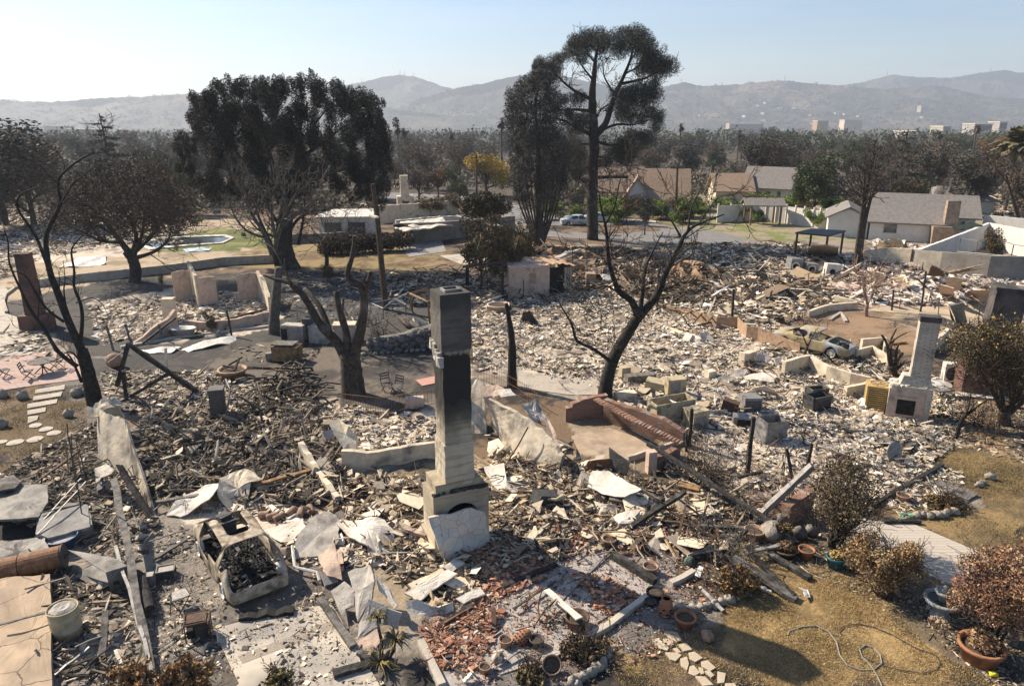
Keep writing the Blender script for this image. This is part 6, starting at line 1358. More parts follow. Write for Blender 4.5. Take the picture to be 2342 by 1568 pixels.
for k,(x0,x1)in enumerate([(845,905),(905,975),(975,1040)]):
 P=[G(m4(x0,1335+k*8)),G(m4(x1,1345+k*8))]
 hh=[.8,1.0,.75];b=MB();b.prism([P[0],P[1],P[1]+Vector((0,0,hh[k]*.9)),P[0].lerp(P[1],.5)+Vector((0,0,hh[k])),P[0]+Vector((0,0,hh[k]*(.75 if k==0 else .9)))],(0,.02,0));b.build('leaf',M_STEELD,t)
t=thing('air_condenser', 'tall yellow slatted air condenser left of the white fireplace', 'air condenser',G(m4(785,1265)))
a=G(m4(785,1265));rz=rad(-22)
b=MB();b.box(a+Vector((0,0,.06)),(1.0,1.0,.12),rz);b.box(a+Vector((0,0,1.16)),(1.0,1.0,.1),rz)
for x,y in((-1,-1),(1,-1),(1,1),(-1,1)):q=Matrix.Rotation(rz,3, 'Z')@Vector((x*.46,y*.46,0));b.box(a+q+Vector((0,0,.6)),(.08,.08,1.1),rz)
for k in range(9):b.box(a+Vector((0,0,.2+k*.105)),(.98,.98,.05),rz)
b.build('housing',mat('yellow_slats',(.46,.33,.13),(.38,.27,.1),sc=4,bump=.2),t)
b=MB();b.box(a+Vector((0,0,.6)),(.84,.84,1.06),rz);b.build('coil',M_STEELD,t)
b=MB();b.lathe([(.40,1.2),(.40,1.235),(.34,1.235),(.34,1.2)],a,20);b.lathe([(.1,1.2),(.1,1.24),(.01,1.25)],a,10)
for k in range(8):an=k*math.pi/4;b.bar(a+Vector((0,0,1.225)),a+Vector((.36*math.cos(an),.36*math.sin(an),1.225)),.02)
b.build('fan_guard',M_RUSTY,t)
t=thing('air_condenser', 'white boxy air condenser with round fan behind the white chimney', 'air condenser',G(m4(1360,1090)))
a=G(m4(1360,1085));rz=rad(-12);M=Matrix.Rotation(rz,3, 'Z')
b=MB();b.box(a+Vector((0,0,.55)),(1.15,.5,1.05),rz,j=.01);b.build('housing',M_PLASW,t)
b=MB();b.lathe([(.40,0),(.40,.04),(.33,.05),(.01,.02)],a+M@Vector((-.12,-.25,.55)),20,M=M@Matrix.Rotation(rad(90),3, 'X'));f_=b.build('fan',M_STEELD,t)
b=MB();b.box(a+M@Vector((-.12,-.315,.55)),(.12,.02,.12),rz);b.build('hub',M_BLACK,f_)
b=MB();c=G(m4(1265,1105));b.lathe([(.5,.0),(.56,.04),(.3,.08),(.01,.1)],c+Vector((0,0,.05)),20,M=Matrix.Rotation(.12,3, 'X'));solo(b, 'dish', 'white round dish lying beside the white condenser', 'dish',M_ALU,c)
frame_box('cart', 'burnt wheeled cart frame beyond the white chimney', 'cart',m4(1270,1200),(.9,.6,.5),.3,M_STEELD,[('tray',(0,0,.42),(.8,.5,.04),M_STEEL)])
panel('board', 'square pale paving board near citrus tree', 'board',[(*m4(1295,1345),.06),(*m4(1340,1335),.06),(*m4(1405,1370),.06),(*m4(1385,1400),.06)],.04,M_CONC,0,0)
carton('brick_chimney', 'red brick tower base behind the citrus tree',m4(1570,1150),(2.3,1.4,2.5),rad(-15),M_REDD,parts=[('hearth_step',(-.2,-1.0,.06),(2.6,.6,.12),M_CONC)])
carton('chimney', 'blackened brick chimney stack at far right by the steel sheet',m4(1690,740),(1.75,1.25,3.1),rad(-18),M_BLKB,ry=.04,parts=[('crown',(0,0,3.15),(1.9,1.4,.16),M_BLKB)])
panel('steel_sheet', 'tall blue grey bent steel sheet standing on the tan slab', 'steel sheet',[(*m4(1335,520),1.9),(*m4(1430,485),2.3),(*m4(1465,645),.1),(*m4(1385,665),.05),(*m4(1370,600),.8)],.05,M_STEELB,.05,.01)
panel('steel_sheet', 'shaded side flap of the blue grey steel sheet', 'steel sheet',[(*m4(1330,525),1.88),(*m4(1340,600),.9),(*m4(1365,660),.1),(*m4(1385,662),.06)],.04,M_STEELD,.03,.01)  # the flap's shade is put in as a darker steel colour
t=thing('shelf_rack', 'charred steel shelf rack fallen beside the steel sheet', 'shelf',G(m4(1300,640)))
b=MB()
for dy in(0,26):b.bar(G(m4(1222,600+dy),.5),G(m4(1372,655+dy),.45),.06,.3)
b.build('shelf_rails',M_STEELD,t)
for k in range(6):b=MB();u=k/5;b.bar(G(m4(1222+150*u,600+55*u),.45),G(m4(1222+150*u+18,630+55*u),.05),.35,.03);b.build('shelf',M_STEEL,t)
t=thing('trellis', 'rusty lattice trellis leaning at right frame edge', 'trellis',G(m4(1830,650)))
b=MB()
for k in range(6):b.bar(G(m4(1775+22*k,640-5*k),.05),G(m4(1820+22*k,590+8*k),.8),.03)
for k in range(4):b.bar(G(m4(1785+10*k,635-14*k),.1+.2*k),G(m4(1890+10*k,625-6*k),.1+.2*k),.03)
b.build('lattice',M_RUSTD,t)
# ------------------------------------------------------------------ trees drawn limb by limb
def twigs(b,pts,rs,n,L_,lev=1,up=.1,tips=None,t0=.25,spread=.9,rmin=.006):
 tips=tips if tips is not None else[]
 N_=len(pts)-1
 for _ in range(n):
  i=R.randint(int(N_*t0),N_-1);d=(pts[i+1]-pts[i]).normalized()
  a=Vector((R.gauss(0,1),R.gauss(0,1),R.gauss(0,.6)));a=(a-d*a.dot(d)).normalized()
  sprout(b,pts[i],d*.5+a*spread+Vector((0,0,up)),L_*R.uniform(.5,1.3),max(rmin,min(rs[i]*.4,.05)),lev,tips,.8,4,up,(2,3),.65,.2,4,rmin)
 return tips
def limb_tree(name,label,base,limbs,mt,tw=(3,.8,1),group=None,bump=.05,rmin=.007,n=8,tt0=.25):
 """limbs: [(pixels, r0, r1, depth drift)], first is the trunk"""
 a=G(base);t=thing(name,label, 'tree',a,group);y=a.y;tips=[]
 bt=MB();bb=MB()
 for k,(pts,r0,r1,dz)in enumerate(limbs):
  b=bt if k==0 else bb
  P,rs=px_limb(b,pts,y,r0,r1,n if k<4 else 6,dz,4,bump)
  if tw[0]and k:twigs(bb,P,rs,tw[0],tw[1],tw[2],tips=tips,rmin=rmin,t0=tt0)
 bt.build('trunk',mt,t,smooth=True);bb.build('branches',mt,t,smooth=True)
 return t,tips
L=lambda f,s:[f(*[float(q)for q in p.split(',')])for p in s.split()]
E9=lambda a,b:a+b
M_BLKBARK=mat('black_bark',(.016,.0145,.013),(.04,.035,.031),sc=6,bump=1,bsc=16,c3=(.085,.078,.07),sc3=1.5,t3=(.58,.75))
limb_tree('charred_tree', 'black leafless charred tree at left behind leaning stucco wall',m1(690,1240),[(L(m1, '700,1250 672,1120 640,980 600,840'),.40,.26,0),(E9(L(m1, '610,870 510,650 430,440 375,300'),L(t1, '345,1400 345,1240 440,1040 432,930 440,830 570,715 690,650')),.20,.03,1),(L(t1, '440,1040 530,890 640,800 720,720'),.05,.012,1.5),(L(t1, '470,1010 560,960 640,950 740,1000 800,1060'),.035,.01,.5),(E9(L(m1, '390,330 320,150'),L(t1, '260,1260 140,1080 132,985 200,930 320,900')),.09,.018,-1),(L(m1, '570,970 430,860 330,700 230,560 150,400 70,210 60,60 30,-40'),.11,.02,-1),(L(m1, '470,640 340,540 250,400 170,290 0,250'),.07,.02,-1.5),(E9(L(m1, '590,800 605,620 590,500 545,380 545,260 525,130'),L(t1, '560,1310 690,1190 800,1180')),.10,.018,.6),(L(m1, '560,500 680,465 760,520 795,610'),.035,.01,1),(L(m1, '500,620 470,420 478,330 465,190'),.05,.012,1),(L(m1, '480,610 440,420 435,270'),.045,.012,.5),(L(m1, '590,930 520,860 440,880 380,830'),.05,.012,-.5),(L(m1, '330,700 200,740 120,760'),.03,.01,-1),(L(m1, '280,610 290,420 285,300'),.03,.01,-1),(L(m1, '600,1080 530,920 490,870'),.08,.02,-1)],M_BLKBARK,(4,.9,1),rmin=.011)
limb_tree('charred_tree', 'thick charred tree with sawn off limbs on bare earth left of chimney',m2(650,1215),[(L(m2, '655,1235 640,1080 630,980 625,930'),.62,.46,0),(L(m2, '610,985 540,860 420,730 330,570 240,475 130,440 50,412'),.30,.05,1.2),(L(m2, '500,820 475,740 430,630 370,550 325,505'),.18,.10,2),(L(m2, '620,950 600,790 560,650 535,520'),.22,.13,.5),(L(m2, '580,720 578,650 585,565'),.08,.05,-.3),(L(m2, '650,960 700,780 722,600 705,490 640,450 612,395 640,300 655,210 655,150'),.29,.07,-.8),(L(m2, '715,580 750,460 768,395'),.15,.10,-1),(L(m2, '640,450 600,410 612,380'),.10,.06,-.6),(L(m2, '240,475 170,330 110,230 20,180'),.06,.02,1.5),(L(m2, '330,570 240,500 200,400 190,300'),.05,.02,1),(L(m2, '730,520 740,480 712,440'),.1,.07,-.8)],M_BARK,(0,0,0),bump=.07,n=12)
limb_tree('charred_tree', 'slanted grey black forked tree rising from white rubble',m3(680,1200),[(L(m3, '680,1215 700,1060 755,890 840,740 925,605'),.36,.25,.3),(E9(L(m3, '915,625 1060,450 1120,300 1175,190 1240,60'),L(t3, '1290,1440 1350,1375 1440,1335 1560,1290')),.22,.03,1.5),(E9(L(m3, '930,610 880,490 790,420 750,330 712,200 700,60'),L(t3, '770,1380 740,1250 720,1130')),.19,.025,-1),(L(m3, '940,580 960,420 980,250 1040,110 1110,-20'),.13,.02,.5),(L(m3, '725,930 600,840 480,780 440,660 400,590 340,490'),.11,.025,-1.2),(L(m3, '800,440 690,375 590,405 480,390'),.06,.012,-1),(L(m3, '1110,410 1180,385 1250,405'),.07,.012,.8),(L(m3, '920,600 850,570 760,530'),.035,.01,-.5),(L(m3, '960,590 1010,500 1080,470'),.05,.02,0),(L(m3, '790,800 740,790 690,785'),.03,.01,-.5),(L(t3, '1270,1440 1220,1350 1160,1280 1120,1240'),.06,.012,1),(L(t3, '1320,1400 1340,1250 1400,1130 1430,1050'),.06,.012,2),(L(t3, '1400,1340 1500,1200 1580,1160 1640,1170'),.04,.01,2),(L(t3, '760,1370 830,1230 870,1050 950,960'),.05,.012,-1),(L(m3, '735,270 650,150 560,80'),.04,.01,-1.5),(L(m3, '1150,240 1240,200 1340,140'),.04,.01,1.5)],M_BLKBARK,(6,1.3,2),rmin=.014)
limb_tree('tree_snag', 'tall thin charred snag standing behind the tall chimney at right',m2(1710,1160),[(L(m2, '1712,1175 1712,1000 1710,850 1690,700 1672,600'),.30,.09,0),(L(m2, '1700,640 1696,570'),.05,.02,0),(L(m2, '1690,700 1665,640'),.04,.02,.2)],M_BLKBARK,(0,0,0),bump=.12)
limb_tree('bare_tree', 'small bare pinkish tree on brown soil beyond the sedan',m4(725,600),[(L(m4, '722,605 722,560 730,510'),.16,.12,0),(L(m4, '730,520 715,420 710,330 690,270'),.09,.02,0),(L(m4, '730,520 770,420 800,320 820,280'),.08,.02,1),(L(m4, '740,500 780,430 815,400'),.05,.015,.6),(L(m4, '720,470 700,400 705,300'),.05,.015,-.5)],mat('pink_bark',(.3,.2,.15),(.2,.13,.1),sc=5),(8,1.6,1),rmin=.02)
limb_tree('pruned_tree', 'bare stubby brown tree left of the white brick chimney',m4(920,1035),[(L(m4, '920,1045 920,1000 905,960'),.26,.2,0),(L(m4, '905,980 885,880 870,790 835,735'),.13,.05,0),(L(m4, '910,960 895,850 900,780 945,690'),.13,.04,.4),(L(m4, '925,980 960,900 990,870'),.14,.08,.3),(L(m4, '925,1000 985,950 995,930'),.12,.08,.3),(L(m4, '900,840 930,770 1020,720'),.07,.03,.6),(L(m4, '940,940 945,860 960,800'),.09,.04,0)],M_BARKB,(2,.5,0),rmin=.015)
limb_tree('bare_tree', 'black thin leaning dead tree left of the citrus tree',m4(1385,1495),[(L(m4, '1385,1500 1410,1390 1450,1330 1520,1280'),.10,.06,0),(L(m4, '1450,1330 1480,1250 1490,1150'),.05,.02,0),(L(m4, '1510,1285 1570,1240 1640,1200'),.05,.015,.5),(L(m4, '1480,1300 1530,1230 1560,1210'),.03,.012,0)],M_BLKBARK,(3,.6,1),rmin=.012)
limb_tree('bare_shrub', 'thin bare burnt stem standing before the yellow sedan',m4(265,915),[(L(m4, '265,920 275,860 300,800'),.12,.07,0),(L(m4, '300,800 330,740 345,715'),.05,.02,0),(L(m4, '290,820 265,760 245,720'),.05,.02,0)],M_BARKB,(3,.5,1),rmin=.015)
limb_tree('charred_tree', 'short black bare tree in front of the long clipped hedge',t2(517,1490),[(L(t2, '517,1500 520,1420 500,1360'),.22,.15,0),(L(t2, '505,1380 480,1290 400,1200'),.08,.02,0),(L(t2, '515,1370 560,1280 600,1210 640,1160'),.09,.02,1),(L(t2, '520,1400 600,1300 700,1240 780,1200'),.07,.02,1),(L(t2, '500,1370 440,1330 400,1310'),.06,.02,0),(L(t2, '510,1360 530,1250 560,1170'),.06,.015,0),(L(t2, '600,1300 640,1290 700,1300'),.03,.01,0)],M_BARK,(9,1.6,2),rmin=.014)
t_,tips=limb_tree('leaning_tree', 'leaning dark tree with sparse dark crown beside the spiny shrub',t2(1885,1385),[(L(t2, '1890,1395 1840,1310 1820,1240 1780,1180 1745,1130'),.30,.18,0),(L(t2, '1745,1130 1690,1060 1640,1020'),.1,.03,0),(L(t2, '1750,1130 1790,1070 1850,1080 1900,1100'),.09,.02,.5),(L(t2, '1790,1190 1850,1160 1960,1140'),.06,.02,.5)],M_BARK,(6,1.6,2),rmin=.015)
b=MB();y_=G(t2(1885,1385)).y;cs=[AP(t2(x,y),y_)for x,y in((1600,1040),(1660,1010),(1720,1010),(1770,1040),(1650,1070),(1720,1070))];leafcloud(b,cs,[(1.7,1.5,1.0)]*6,5000,.16,[(.05,.048,.025),(.08,.06,.03),(.11,.08,.04)]);b.build('crown',M_LEAF,t_)
# ------------------------------------------------------------------ leafy giants
DK=[(.034,.033,.028),(.05,.047,.04),(.072,.066,.056),(.026,.025,.023)]
def crown_tree(name,label,base,limbs,clumps,mt,cols,nleaf,size,tw,flat=1,up=0,asp=.3,shell=.0,rmin=.012,bump=.05,cat='tree'):
 t_,tips=limb_tree(name,label,base,limbs,mt,tw,bump=bump,rmin=rmin)
 b=MB();cs=[c for c,_ in clumps];rs=[r_ for _,r_ in clumps]
 leafcloud(b,cs,rs,nleaf,size,cols,0,flat,up,shell,asp);b.build('crown',M_LEAF,t_)
 return t_
def clump_at(f,y,lst,k=1,deep=3.0,dup_=2,elong=1.0):
 out=[]
 for x,yy,rr in lst:
  for _ in range(dup_):
   p=AP(f(x+R.uniform(-20,20),yy+R.uniform(-20,20)),y+R.uniform(-deep,deep));q=rr*k*R.uniform(.75,1.2)
   out.append((p,(q,q,q*elong)))
  for _ in range(2):
   p=AP(f(x+R.gauss(0,42),yy+R.gauss(0,42)),y+R.uniform(-deep,deep));q=R.uniform(.28,.5);out.append((p,(q,q,q*elong)))
 return out
# big dark canopy left of centre
bs=t2(255,1500);y_=G(bs).y
ol=fold('425,335 440,270 455,235 490,222 525,205 560,198 600,205 640,198 690,196 735,208 780,212 815,222 845,240 865,275 875,330 870,385 860,425 820,440 770,420 715,430 650,440 600,445 540,440 490,450 460,420 430,385')
cl=[]
for _ in range(300):
 px,py=R.uniform(405,890),R.uniform(190,460)
 if inpoly(np.array([px]),np.array([py]),ol)[0]and(py<330 or R.random()<.5):
  e=1.0
  p=AP((px,py),y_+R.uniform(-5,5));r_=R.uniform(.55,1.05);cl.append((p,(r_*.8,r_*.8,r_*1.25)))
for i in range(len(ol)):
 q0,q1=ol[i],ol[(i+1)%len(ol)];k=max(1,int(math.hypot(q1[0]-q0[0],q1[1]-q0[1])/11))
 for j in range(k if q0[1]<290 else k//3):
  u=j/k;p=AP((q0[0]+(q1[0]-q0[0])*u+R.uniform(-5,5),q0[1]+(q1[1]-q0[1])*u+R.uniform(-7,3)),y_+R.uniform(-4,4));cl.append((p,(.42,.42,R.uniform(.7,1.15))))
for _ in range(150):
 q0=R.choice(ol);p=AP((q0[0]+R.gauss(0,16),q0[1]+R.gauss(0,12)),y_+R.uniform(-4,4));cl.append((p,(.3,.3,.5)))
for x,y in fold('880,310 885,340 875,380 880,420 868,455 850,450 420,345 415,330'):
 p=AP((x,y),y_-1);cl.append((p,(.6,.6,1.3)))
crown_tree('giant_tree', 'giant black green domed tree left of centre with brushy upright tufts',bs,[(L(t2, '265,1530 215,1400 205,1250 225,1050 245,900'),1.0,.55,0),(L(t2, '240,930 290,760 310,600 330,440 380,280'),.42,.08,1),(L(t2, '230,1000 150,860 110,700 60,520 20,400'),.36,.07,-2),(L(t2, '290,770 400,640 520,560 640,460'),.26,.05,2),(L(t2, '250,900 420,860 560,800 740,740 880,640'),.24,.05,-1),(L(t2, '230,950 120,900 -40,760 -150,640 -180,540'),.26,.05,2),(L(t2, '310,600 420,460 520,330'),.16,.04,-2),(L(t2, '110,700 -30,560 -90,400'),.15,.04,1),(L(t2, '210,1300 330,1120 560,1060 740,980 860,950'),.2,.04,1),(L(t2, '205,1250 90,1060 -40,960 -130,880'),.2,.04,-1),(L(t2, '160,1500 120,1350 30,1150 -20,1000'),.3,.06,-2),(L(t2, '310,1330 340,1180 360,1040 350,920'),.18,.05,1),(L(t2, '240,1500 170,1300 20,1220 -60,1130'),.2,.05,-1)],cl,M_BARK,DK,185000,.115,(14,1.15,2),.7,.4,.24,rmin=.02)
limb_tree('bare_tree', 'grey twisted bare tree with pale twigs in front of the giant tree',m1(2015,725),[(L(m1, '2015,735 2015,640 2025,500 2035,380 2050,240'),.42,.24,0),(L(t2, '130,1380 180,1200 230,1080 280,980 330,880'),.18,.03,.5),(L(t2, '120,1400 60,1250 -20,1120 -80,1000 -110,900'),.18,.03,0),(L(t2, '150,1300 120,1150 110,1000 90,880'),.14,.03,-.5),(L(t2, '190,1190 330,1080 430,1000 480,900'),.12,.025,.5),(L(t2, '80,1280 -60,1230 -150,1130 -200,1000'),.12,.025,-.5),(L(t2, '230,1080 200,960 190,860'),.08,.02,0),(L(t2, '330,1080 450,1100 560,1060'),.07,.02,.6),(L(t2, '-20,1120 20,1000 10,900'),.08,.02,.6)],M_BARKG,(11,1.15,2),rmin=.014)
# tall pine
bs=t3(680,1450);y_=G(ov(1355,548)).y
cl=clump_at(t3,y_,[(560,140,1.6),(540,200,1.7),(620,150,2),(650,110,1.7),(720,110,2.1),(740,170,1.8),(830,130,2),(890,100,1.8),(960,90,2.1),(1010,120,2.1),(1050,160,1.8),(970,170,2),(620,230,1.4),(880,190,1.6),(1040,230,2),(1100,230,1.4),(1120,280,2.1),(1180,300,1.9),(1060,300,1.8),(1010,310,1.5),(1120,350,1.5),(430,280,1.9),(420,340,1.7),(340,310,1.6),(330,370,1.5),(470,250,1.2),(1090,420,1),(570,530,1.3),(610,510,1.2),(470,520,1),(860,500,1.8),(920,480,1.9),(990,470,1.9),(1050,470,1.7),(1100,480,1.4),(900,560,1.9),(980,560,1.8),(1060,530,1.5),(870,610,1.7),(940,640,1.5),(1080,620,1.5),(1130,640,1.5),(1020,650,1.4),(1110,700,1.3),(940,780,1.8),(1010,770,1.7),(1040,800,1.3),(880,820,1.8),(960,840,1.7),(870,880,1.7),(930,900,1.5),(800,860,1.3),(560,660,1.5),(610,690,1.5),(560,730,1.4),(520,610,1.1),(640,640,1.2),(560,840,1.7),(600,900,1.7),(540,940,1.7),(600,980,1.6),(560,1040,1.4),(780,930,1.3),(560,1180,1.1),(590,1200,1.0),(600,1160,.9)],.56,3.2,4)
crown_tree('tall_pine', 'tallest pine with open rounded crown rising over the hills',ov(1355,548),[(L(t3, '682,1455 680,1250 682,1000 690,860 690,740 682,620'),.68,.5,0),(L(t3, '682,640 680,480 690,380 700,260 720,160'),.5,.1,0),(L(t3, '700,760 770,680 820,520 880,390 930,270 960,150'),.46,.08,1),(L(t3, '860,420 960,400 1060,370 1150,300'),.2,.05,1.5),(L(t3, '670,520 570,470 480,400 420,330'),.22,.05,-1),(L(t3, '680,600 560,590 450,600 400,640'),.2,.05,-1.5),(L(t3, '690,400 620,310 560,210'),.16,.04,-1),(L(t3, '700,280 640,200 630,150'),.12,.03,1),(L(t3, '830,490 760,370 750,240'),.14,.03,-.5),(L(t3, '820,510 920,500 1020,490'),.16,.04,-1),(L(t3, '720,740 840,690 960,690 1090,650'),.2,.04,1),(L(t3, '700,800 820,830 940,800'),.2,.05,-1),(L(t3, '680,760 590,720 480,660 380,640'),.26,.06,0),(L(t3, '720,1045 800,1040 920,1040'),.22,.16,0),(L(t3, '680,960 610,1000 580,1100 500,1160'),.12,.04,-1),(L(t3, '710,980 760,960 800,1030'),.1,.04,0),(L(t3, '670,820 560,830 490,900'),.14,.03,-1),(L(t3, '690,690 740,590 830,540'),.14,.04,.5),(L(t3, '900,350 990,300 1050,220'),.12,.03,-.5),(L(t3, '690,900 820,920 900,960 1050,1000'),.12,.03,1)],cl,M_BARK,[(.055,.056,.048),(.08,.08,.066),(.11,.106,.09),(.038,.038,.034)],130000,.125,(13,1.35,2),1,0,.16,rmin=.022)
# dark eucalyptus like tree left of the pine
bs=t3(330,1500);y_=G(bs).y
cl=clump_at(t3,y_,[(340,310,1.3),(360,370,1.5),(310,400,1.5),(210,440,1.6),(260,430,1.4),(400,440,1.6),(430,520,1.4),(340,480,1.7),(140,530,1.5),(180,520,1.6),(250,540,1.7),(140,610,1.5),(200,620,1.8),(290,620,1.9),(380,600,1.7),(450,600,1.3),(150,690,1.5),(220,700,1.8),(310,720,1.9),(390,700,1.7),(200,790,1.6),(280,800,1.9),(370,800,1.8),(440,760,1.5),(170,870,1.5),(240,890,1.8),(330,890,1.9),(420,880,1.8),(490,850,1.4),(160,960,1.5),(230,980,1.8),(320,990,1.9),(420,980,1.8),(500,950,1.5),(160,1060,1.5),(230,1080,1.7),(320,1090,1.8),(410,1080,1.7),(490,1050,1.4),(180,1150,1.3),(250,1180,1.4),(340,1190,1.4),(420,1170,1.3)],.5,2.6,3,1.5)
crown_tree('dark_tree', 'tall ragged dark grey tree growing close left of the pine',bs,[(L(t3, '330,1510 325,1400 318,1200 320,1000 318,800 300,560 340,380'),.5,.08,0)]+[(L(t3, '%d,1500 %d,1350 %d,1200 %d,1050'%(330+k*3,330+k*14,330+k*24,330+k*30)),.16,.05,k*.3)for k in(-6,-5,-4,-3,-2,-1,1,2,3,4,5)],cl,M_BARK,[(.052,.05,.044),(.076,.073,.064),(.105,.10,.086),(.036,.035,.031)],56000,.12,(7,.9,2),1,-.2,.25,rmin=.02)
# brown oak behind the pink ruin
bs=t1(1000,1570);y_=G(m1(990,345)).y
cl=clump_at(t1,y_,[(x+R.uniform(-40,40),y+R.uniform(-30,30),1.6)for x in range(430,1430,105)for y in range(790,1260,95)if((x-930)/520)**2+((y-1080)/330)**2<1],.7,3.5,2)
crown_tree('brown_oak', 'wide oak with scorched brown leaves behind the pink ruined walls',m1(990,345),[(L(m1, '990,350 995,250 970,170 930,120'),.52,.4,0),(L(t1, '960,1400 860,1270 760,1150 620,1020 520,930'),.3,.04,0),(L(t1, '970,1400 1000,1250 900,1050 860,880'),.26,.04,1),(L(t1, '985,1400 1030,1300 1060,1150 1080,950'),.22,.04,-1),(L(t1, '1010,1420 1130,1380 1230,1300 1260,1200'),.2,.04,0),(L(t1, '990,1380 1100,1280 1240,1100 1330,960'),.2,.04,1.5),(L(t1, '900,1310 740,1300 620,1240 480,1180'),.18,.04,-1.5),(L(t1, '850,1260 700,1180 560,1140 420,1080'),.14,.03,1)],cl,M_BARK,[(.11,.075,.055),(.085,.062,.05),(.06,.05,.042),(.15,.105,.075)],30000,.10,(16,2.4,2),1,0,.35,rmin=.016)
# citrus tree
y_=G(m4(1740,1395)).y
cl=clump_at(m4,y_,[(1420,760,1),(1500,720,1),(1590,700,1),(1680,690,1),(1770,710,1.1),(1860,740,1.1),(1940,780,1.1),(1400,830,.9),(1480,830,1.1),(1570,800,1.2),(1670,790,1.2),(1770,810,1.2),(1870,840,1.2),(1440,900,.9),(1540,900,1.1),(1640,900,1.2),(1750,920,1.2),(1860,940,1.2),(1950,900,1.2),(1530,980,.8),(1620,1000,1),(1720,1010,1),(1830,1030,1.1),(1920,1040,1.1),(1680,1080,.7),(1800,1100,.8)],.62,1.4,3)
ct=crown_tree('citrus_tree', 'spreading citrus tree with scorched leaves and yellow fruit at right edge',m4(1740,1395),[(L(m4, '1738,1405 1735,1330 1730,1290'),.30,.22,0),(L(m4, '1730,1300 1690,1220 1640,1130 1560,1000 1480,870'),.16,.025,-.5),(L(m4, '1730,1300 1710,1150 1700,1000 1680,820'),.15,.02,.3),(L(m4, '1745,1310 1800,1180 1830,1040 1860,860'),.16,.02,.5),(L(m4, '1750,1330 1850,1250 1950,1190 2010,1100'),.14,.02,-.3),(L(m4, '1750,1310 1820,1220 1900,1060 1940,900'),.12,.02,-.5),(L(m4, '1660,1160 1600,1100 1500,1060'),.06,.015,-.6)],cl,M_BARKB,[(.10,.08,.045),(.07,.058,.035),(.15,.10,.05),(.05,.045,.03)],17000,.055,(12,1.2,2),1,0,.4,rmin=.01)
b=MB();pts=[]
for c,r_ in cl:
 for _ in range(2):pts.append(c+Vector((R.gauss(0,.5),R.gauss(0,.5),R.gauss(0,.35))))
for p in pts[:100]:b.lathe([(.01,-.045),(.04,-.02),(.04,.02),(.01,.045)],p,6)
o=b.build('fruit',mat('yellow_fruit',(.55,.36,.08),(.45,.28,.06),bump=0),ct);o['kind']='stuff'
# shrubs at right
def shrub(label,base,crown,r_,cols,nleaf,size,stems,ph=(1,1,.8),tall=None,leaf_up=0):
 a=G(base);t=thing('shrub',label, 'shrub',a);b=MB();tips=[]
 cpt=AP(crown,a.y)
 for k in range(stems):
  d=Vector((R.gauss(0,.35),R.gauss(0,.35),1));q=cpt+Vector((R.gauss(0,r_*.4),R.gauss(0,r_*.4),R.uniform(-.2,.5)*r_))
  P=wander(a+Vector((R.gauss(0,.08),R.gauss(0,.08),0)),q,5,.03);rs=[.05,.045,.04,.03,.022,.015];b.tube(P,rs,5);twigs(b,P,rs,9,r_*.7,2,.15,tips,.3,rmin=.007)
 b.build('stems',M_BARK,t,smooth=True)
 cs=[];n=int(44*max(1,r_))
 for _ in range(n):
  d=Vector((R.gauss(0,1),R.gauss(0,1),R.gauss(0,1))).normalized()*r_*R.uniform(.45,.98);cs.append(cpt+Vector((d.x*ph[0],d.y*ph[1],d.z*ph[2])))
 b=MB();leafcloud(b,cs,[(r_*.29,)*3]*n,nleaf,size,cols,asp=.5);b.build('foliage',M_LEAF,t)
 return t
RB=[(.36,.24,.12),(.26,.155,.075),(.46,.33,.18),(.15,.09,.05),(.3,.2,.09)]
shrub('round brown leaved bush standing by the ribbed path',a4(720,985),a4(715,780),1.0,RB,13000,.038,7,(1.15,1,.7))
shrub('tall bare topped brown shrub in front of white rubble',a4(390,735),a4(480,410),1.3,[(.11,.085,.055),(.16,.12,.07),(.08,.062,.042),(.24,.17,.1)],7000,.042,12,(1,.9,.95))
rb=[(.34,.20,.12),(.25,.12,.075),(.42,.28,.17),(.17,.08,.055),(.38,.25,.12)]
pb=shrub('big russet bush growing in an orange clay pot at right edge',a4(1300,1350),a4(1410,990),1.1,rb,15000,.037,7,(1,1,1.0))
pot('orange clay pot holding the big russet bush',a4(1275,1405),.58,.62,M_TERRA,flare=1.2,plant=drytop([(.3,.14,.08),(.2,.1,.06),(.4,.28,.16)],.4,500,.05))
shrub('russet bush cut by the right frame edge',a4(1640,1180),a4(1610,900),1.0,rb,9000,.038,5)
shrub('ochre dry clump on the dry bed stones',a3(1100,1000),a3(1110,940),.55,[(.3,.17,.06),(.22,.13,.05),(.1,.075,.04)],2600,.05,5)
shrub('ochre dry clump in bed beyond the path',a4(1080,490),a4(1080,475),.6,[(.26,.15,.06),(.18,.11,.05),(.1,.075,.04)],2200,.05,4,(1.3,1,.4))
shrub('brown withered plant in the curved front bed',a2(1400,1520),a2(1420,1530),.38,[(.18,.14,.06),(.12,.1,.05),(.24,.18,.08),(.09,.08,.035)],5000,.05,6,(1.2,1,.6))
shrub('dry brown weeds in curved bed near its upper end',a2(1700,1380),a2(1730,1350),.5,[(.2,.14,.08),(.13,.095,.06),(.08,.06,.045)],3600,.05,6,(1.3,1,.5))
shrub('brown potted plant scrap beside the red brick pier',a4(95,700),a4(100,625),.32,[(.24,.16,.07),(.16,.11,.06)],900,.045,3)
shrub('reddish tall leaf tips of bush at bottom left edge',a1(1120,1640),a1(1110,1525),.5,[(.34,.19,.08),(.26,.14,.06),(.4,.26,.12)],2600,.07,7,(1.5,1,.8))
shrub('bush tips below the long timber at bottom edge',a1(800,1640),a1(800,1530),.5,[(.34,.19,.08),(.26,.14,.06),(.36,.26,.14)],1100,.07,4)
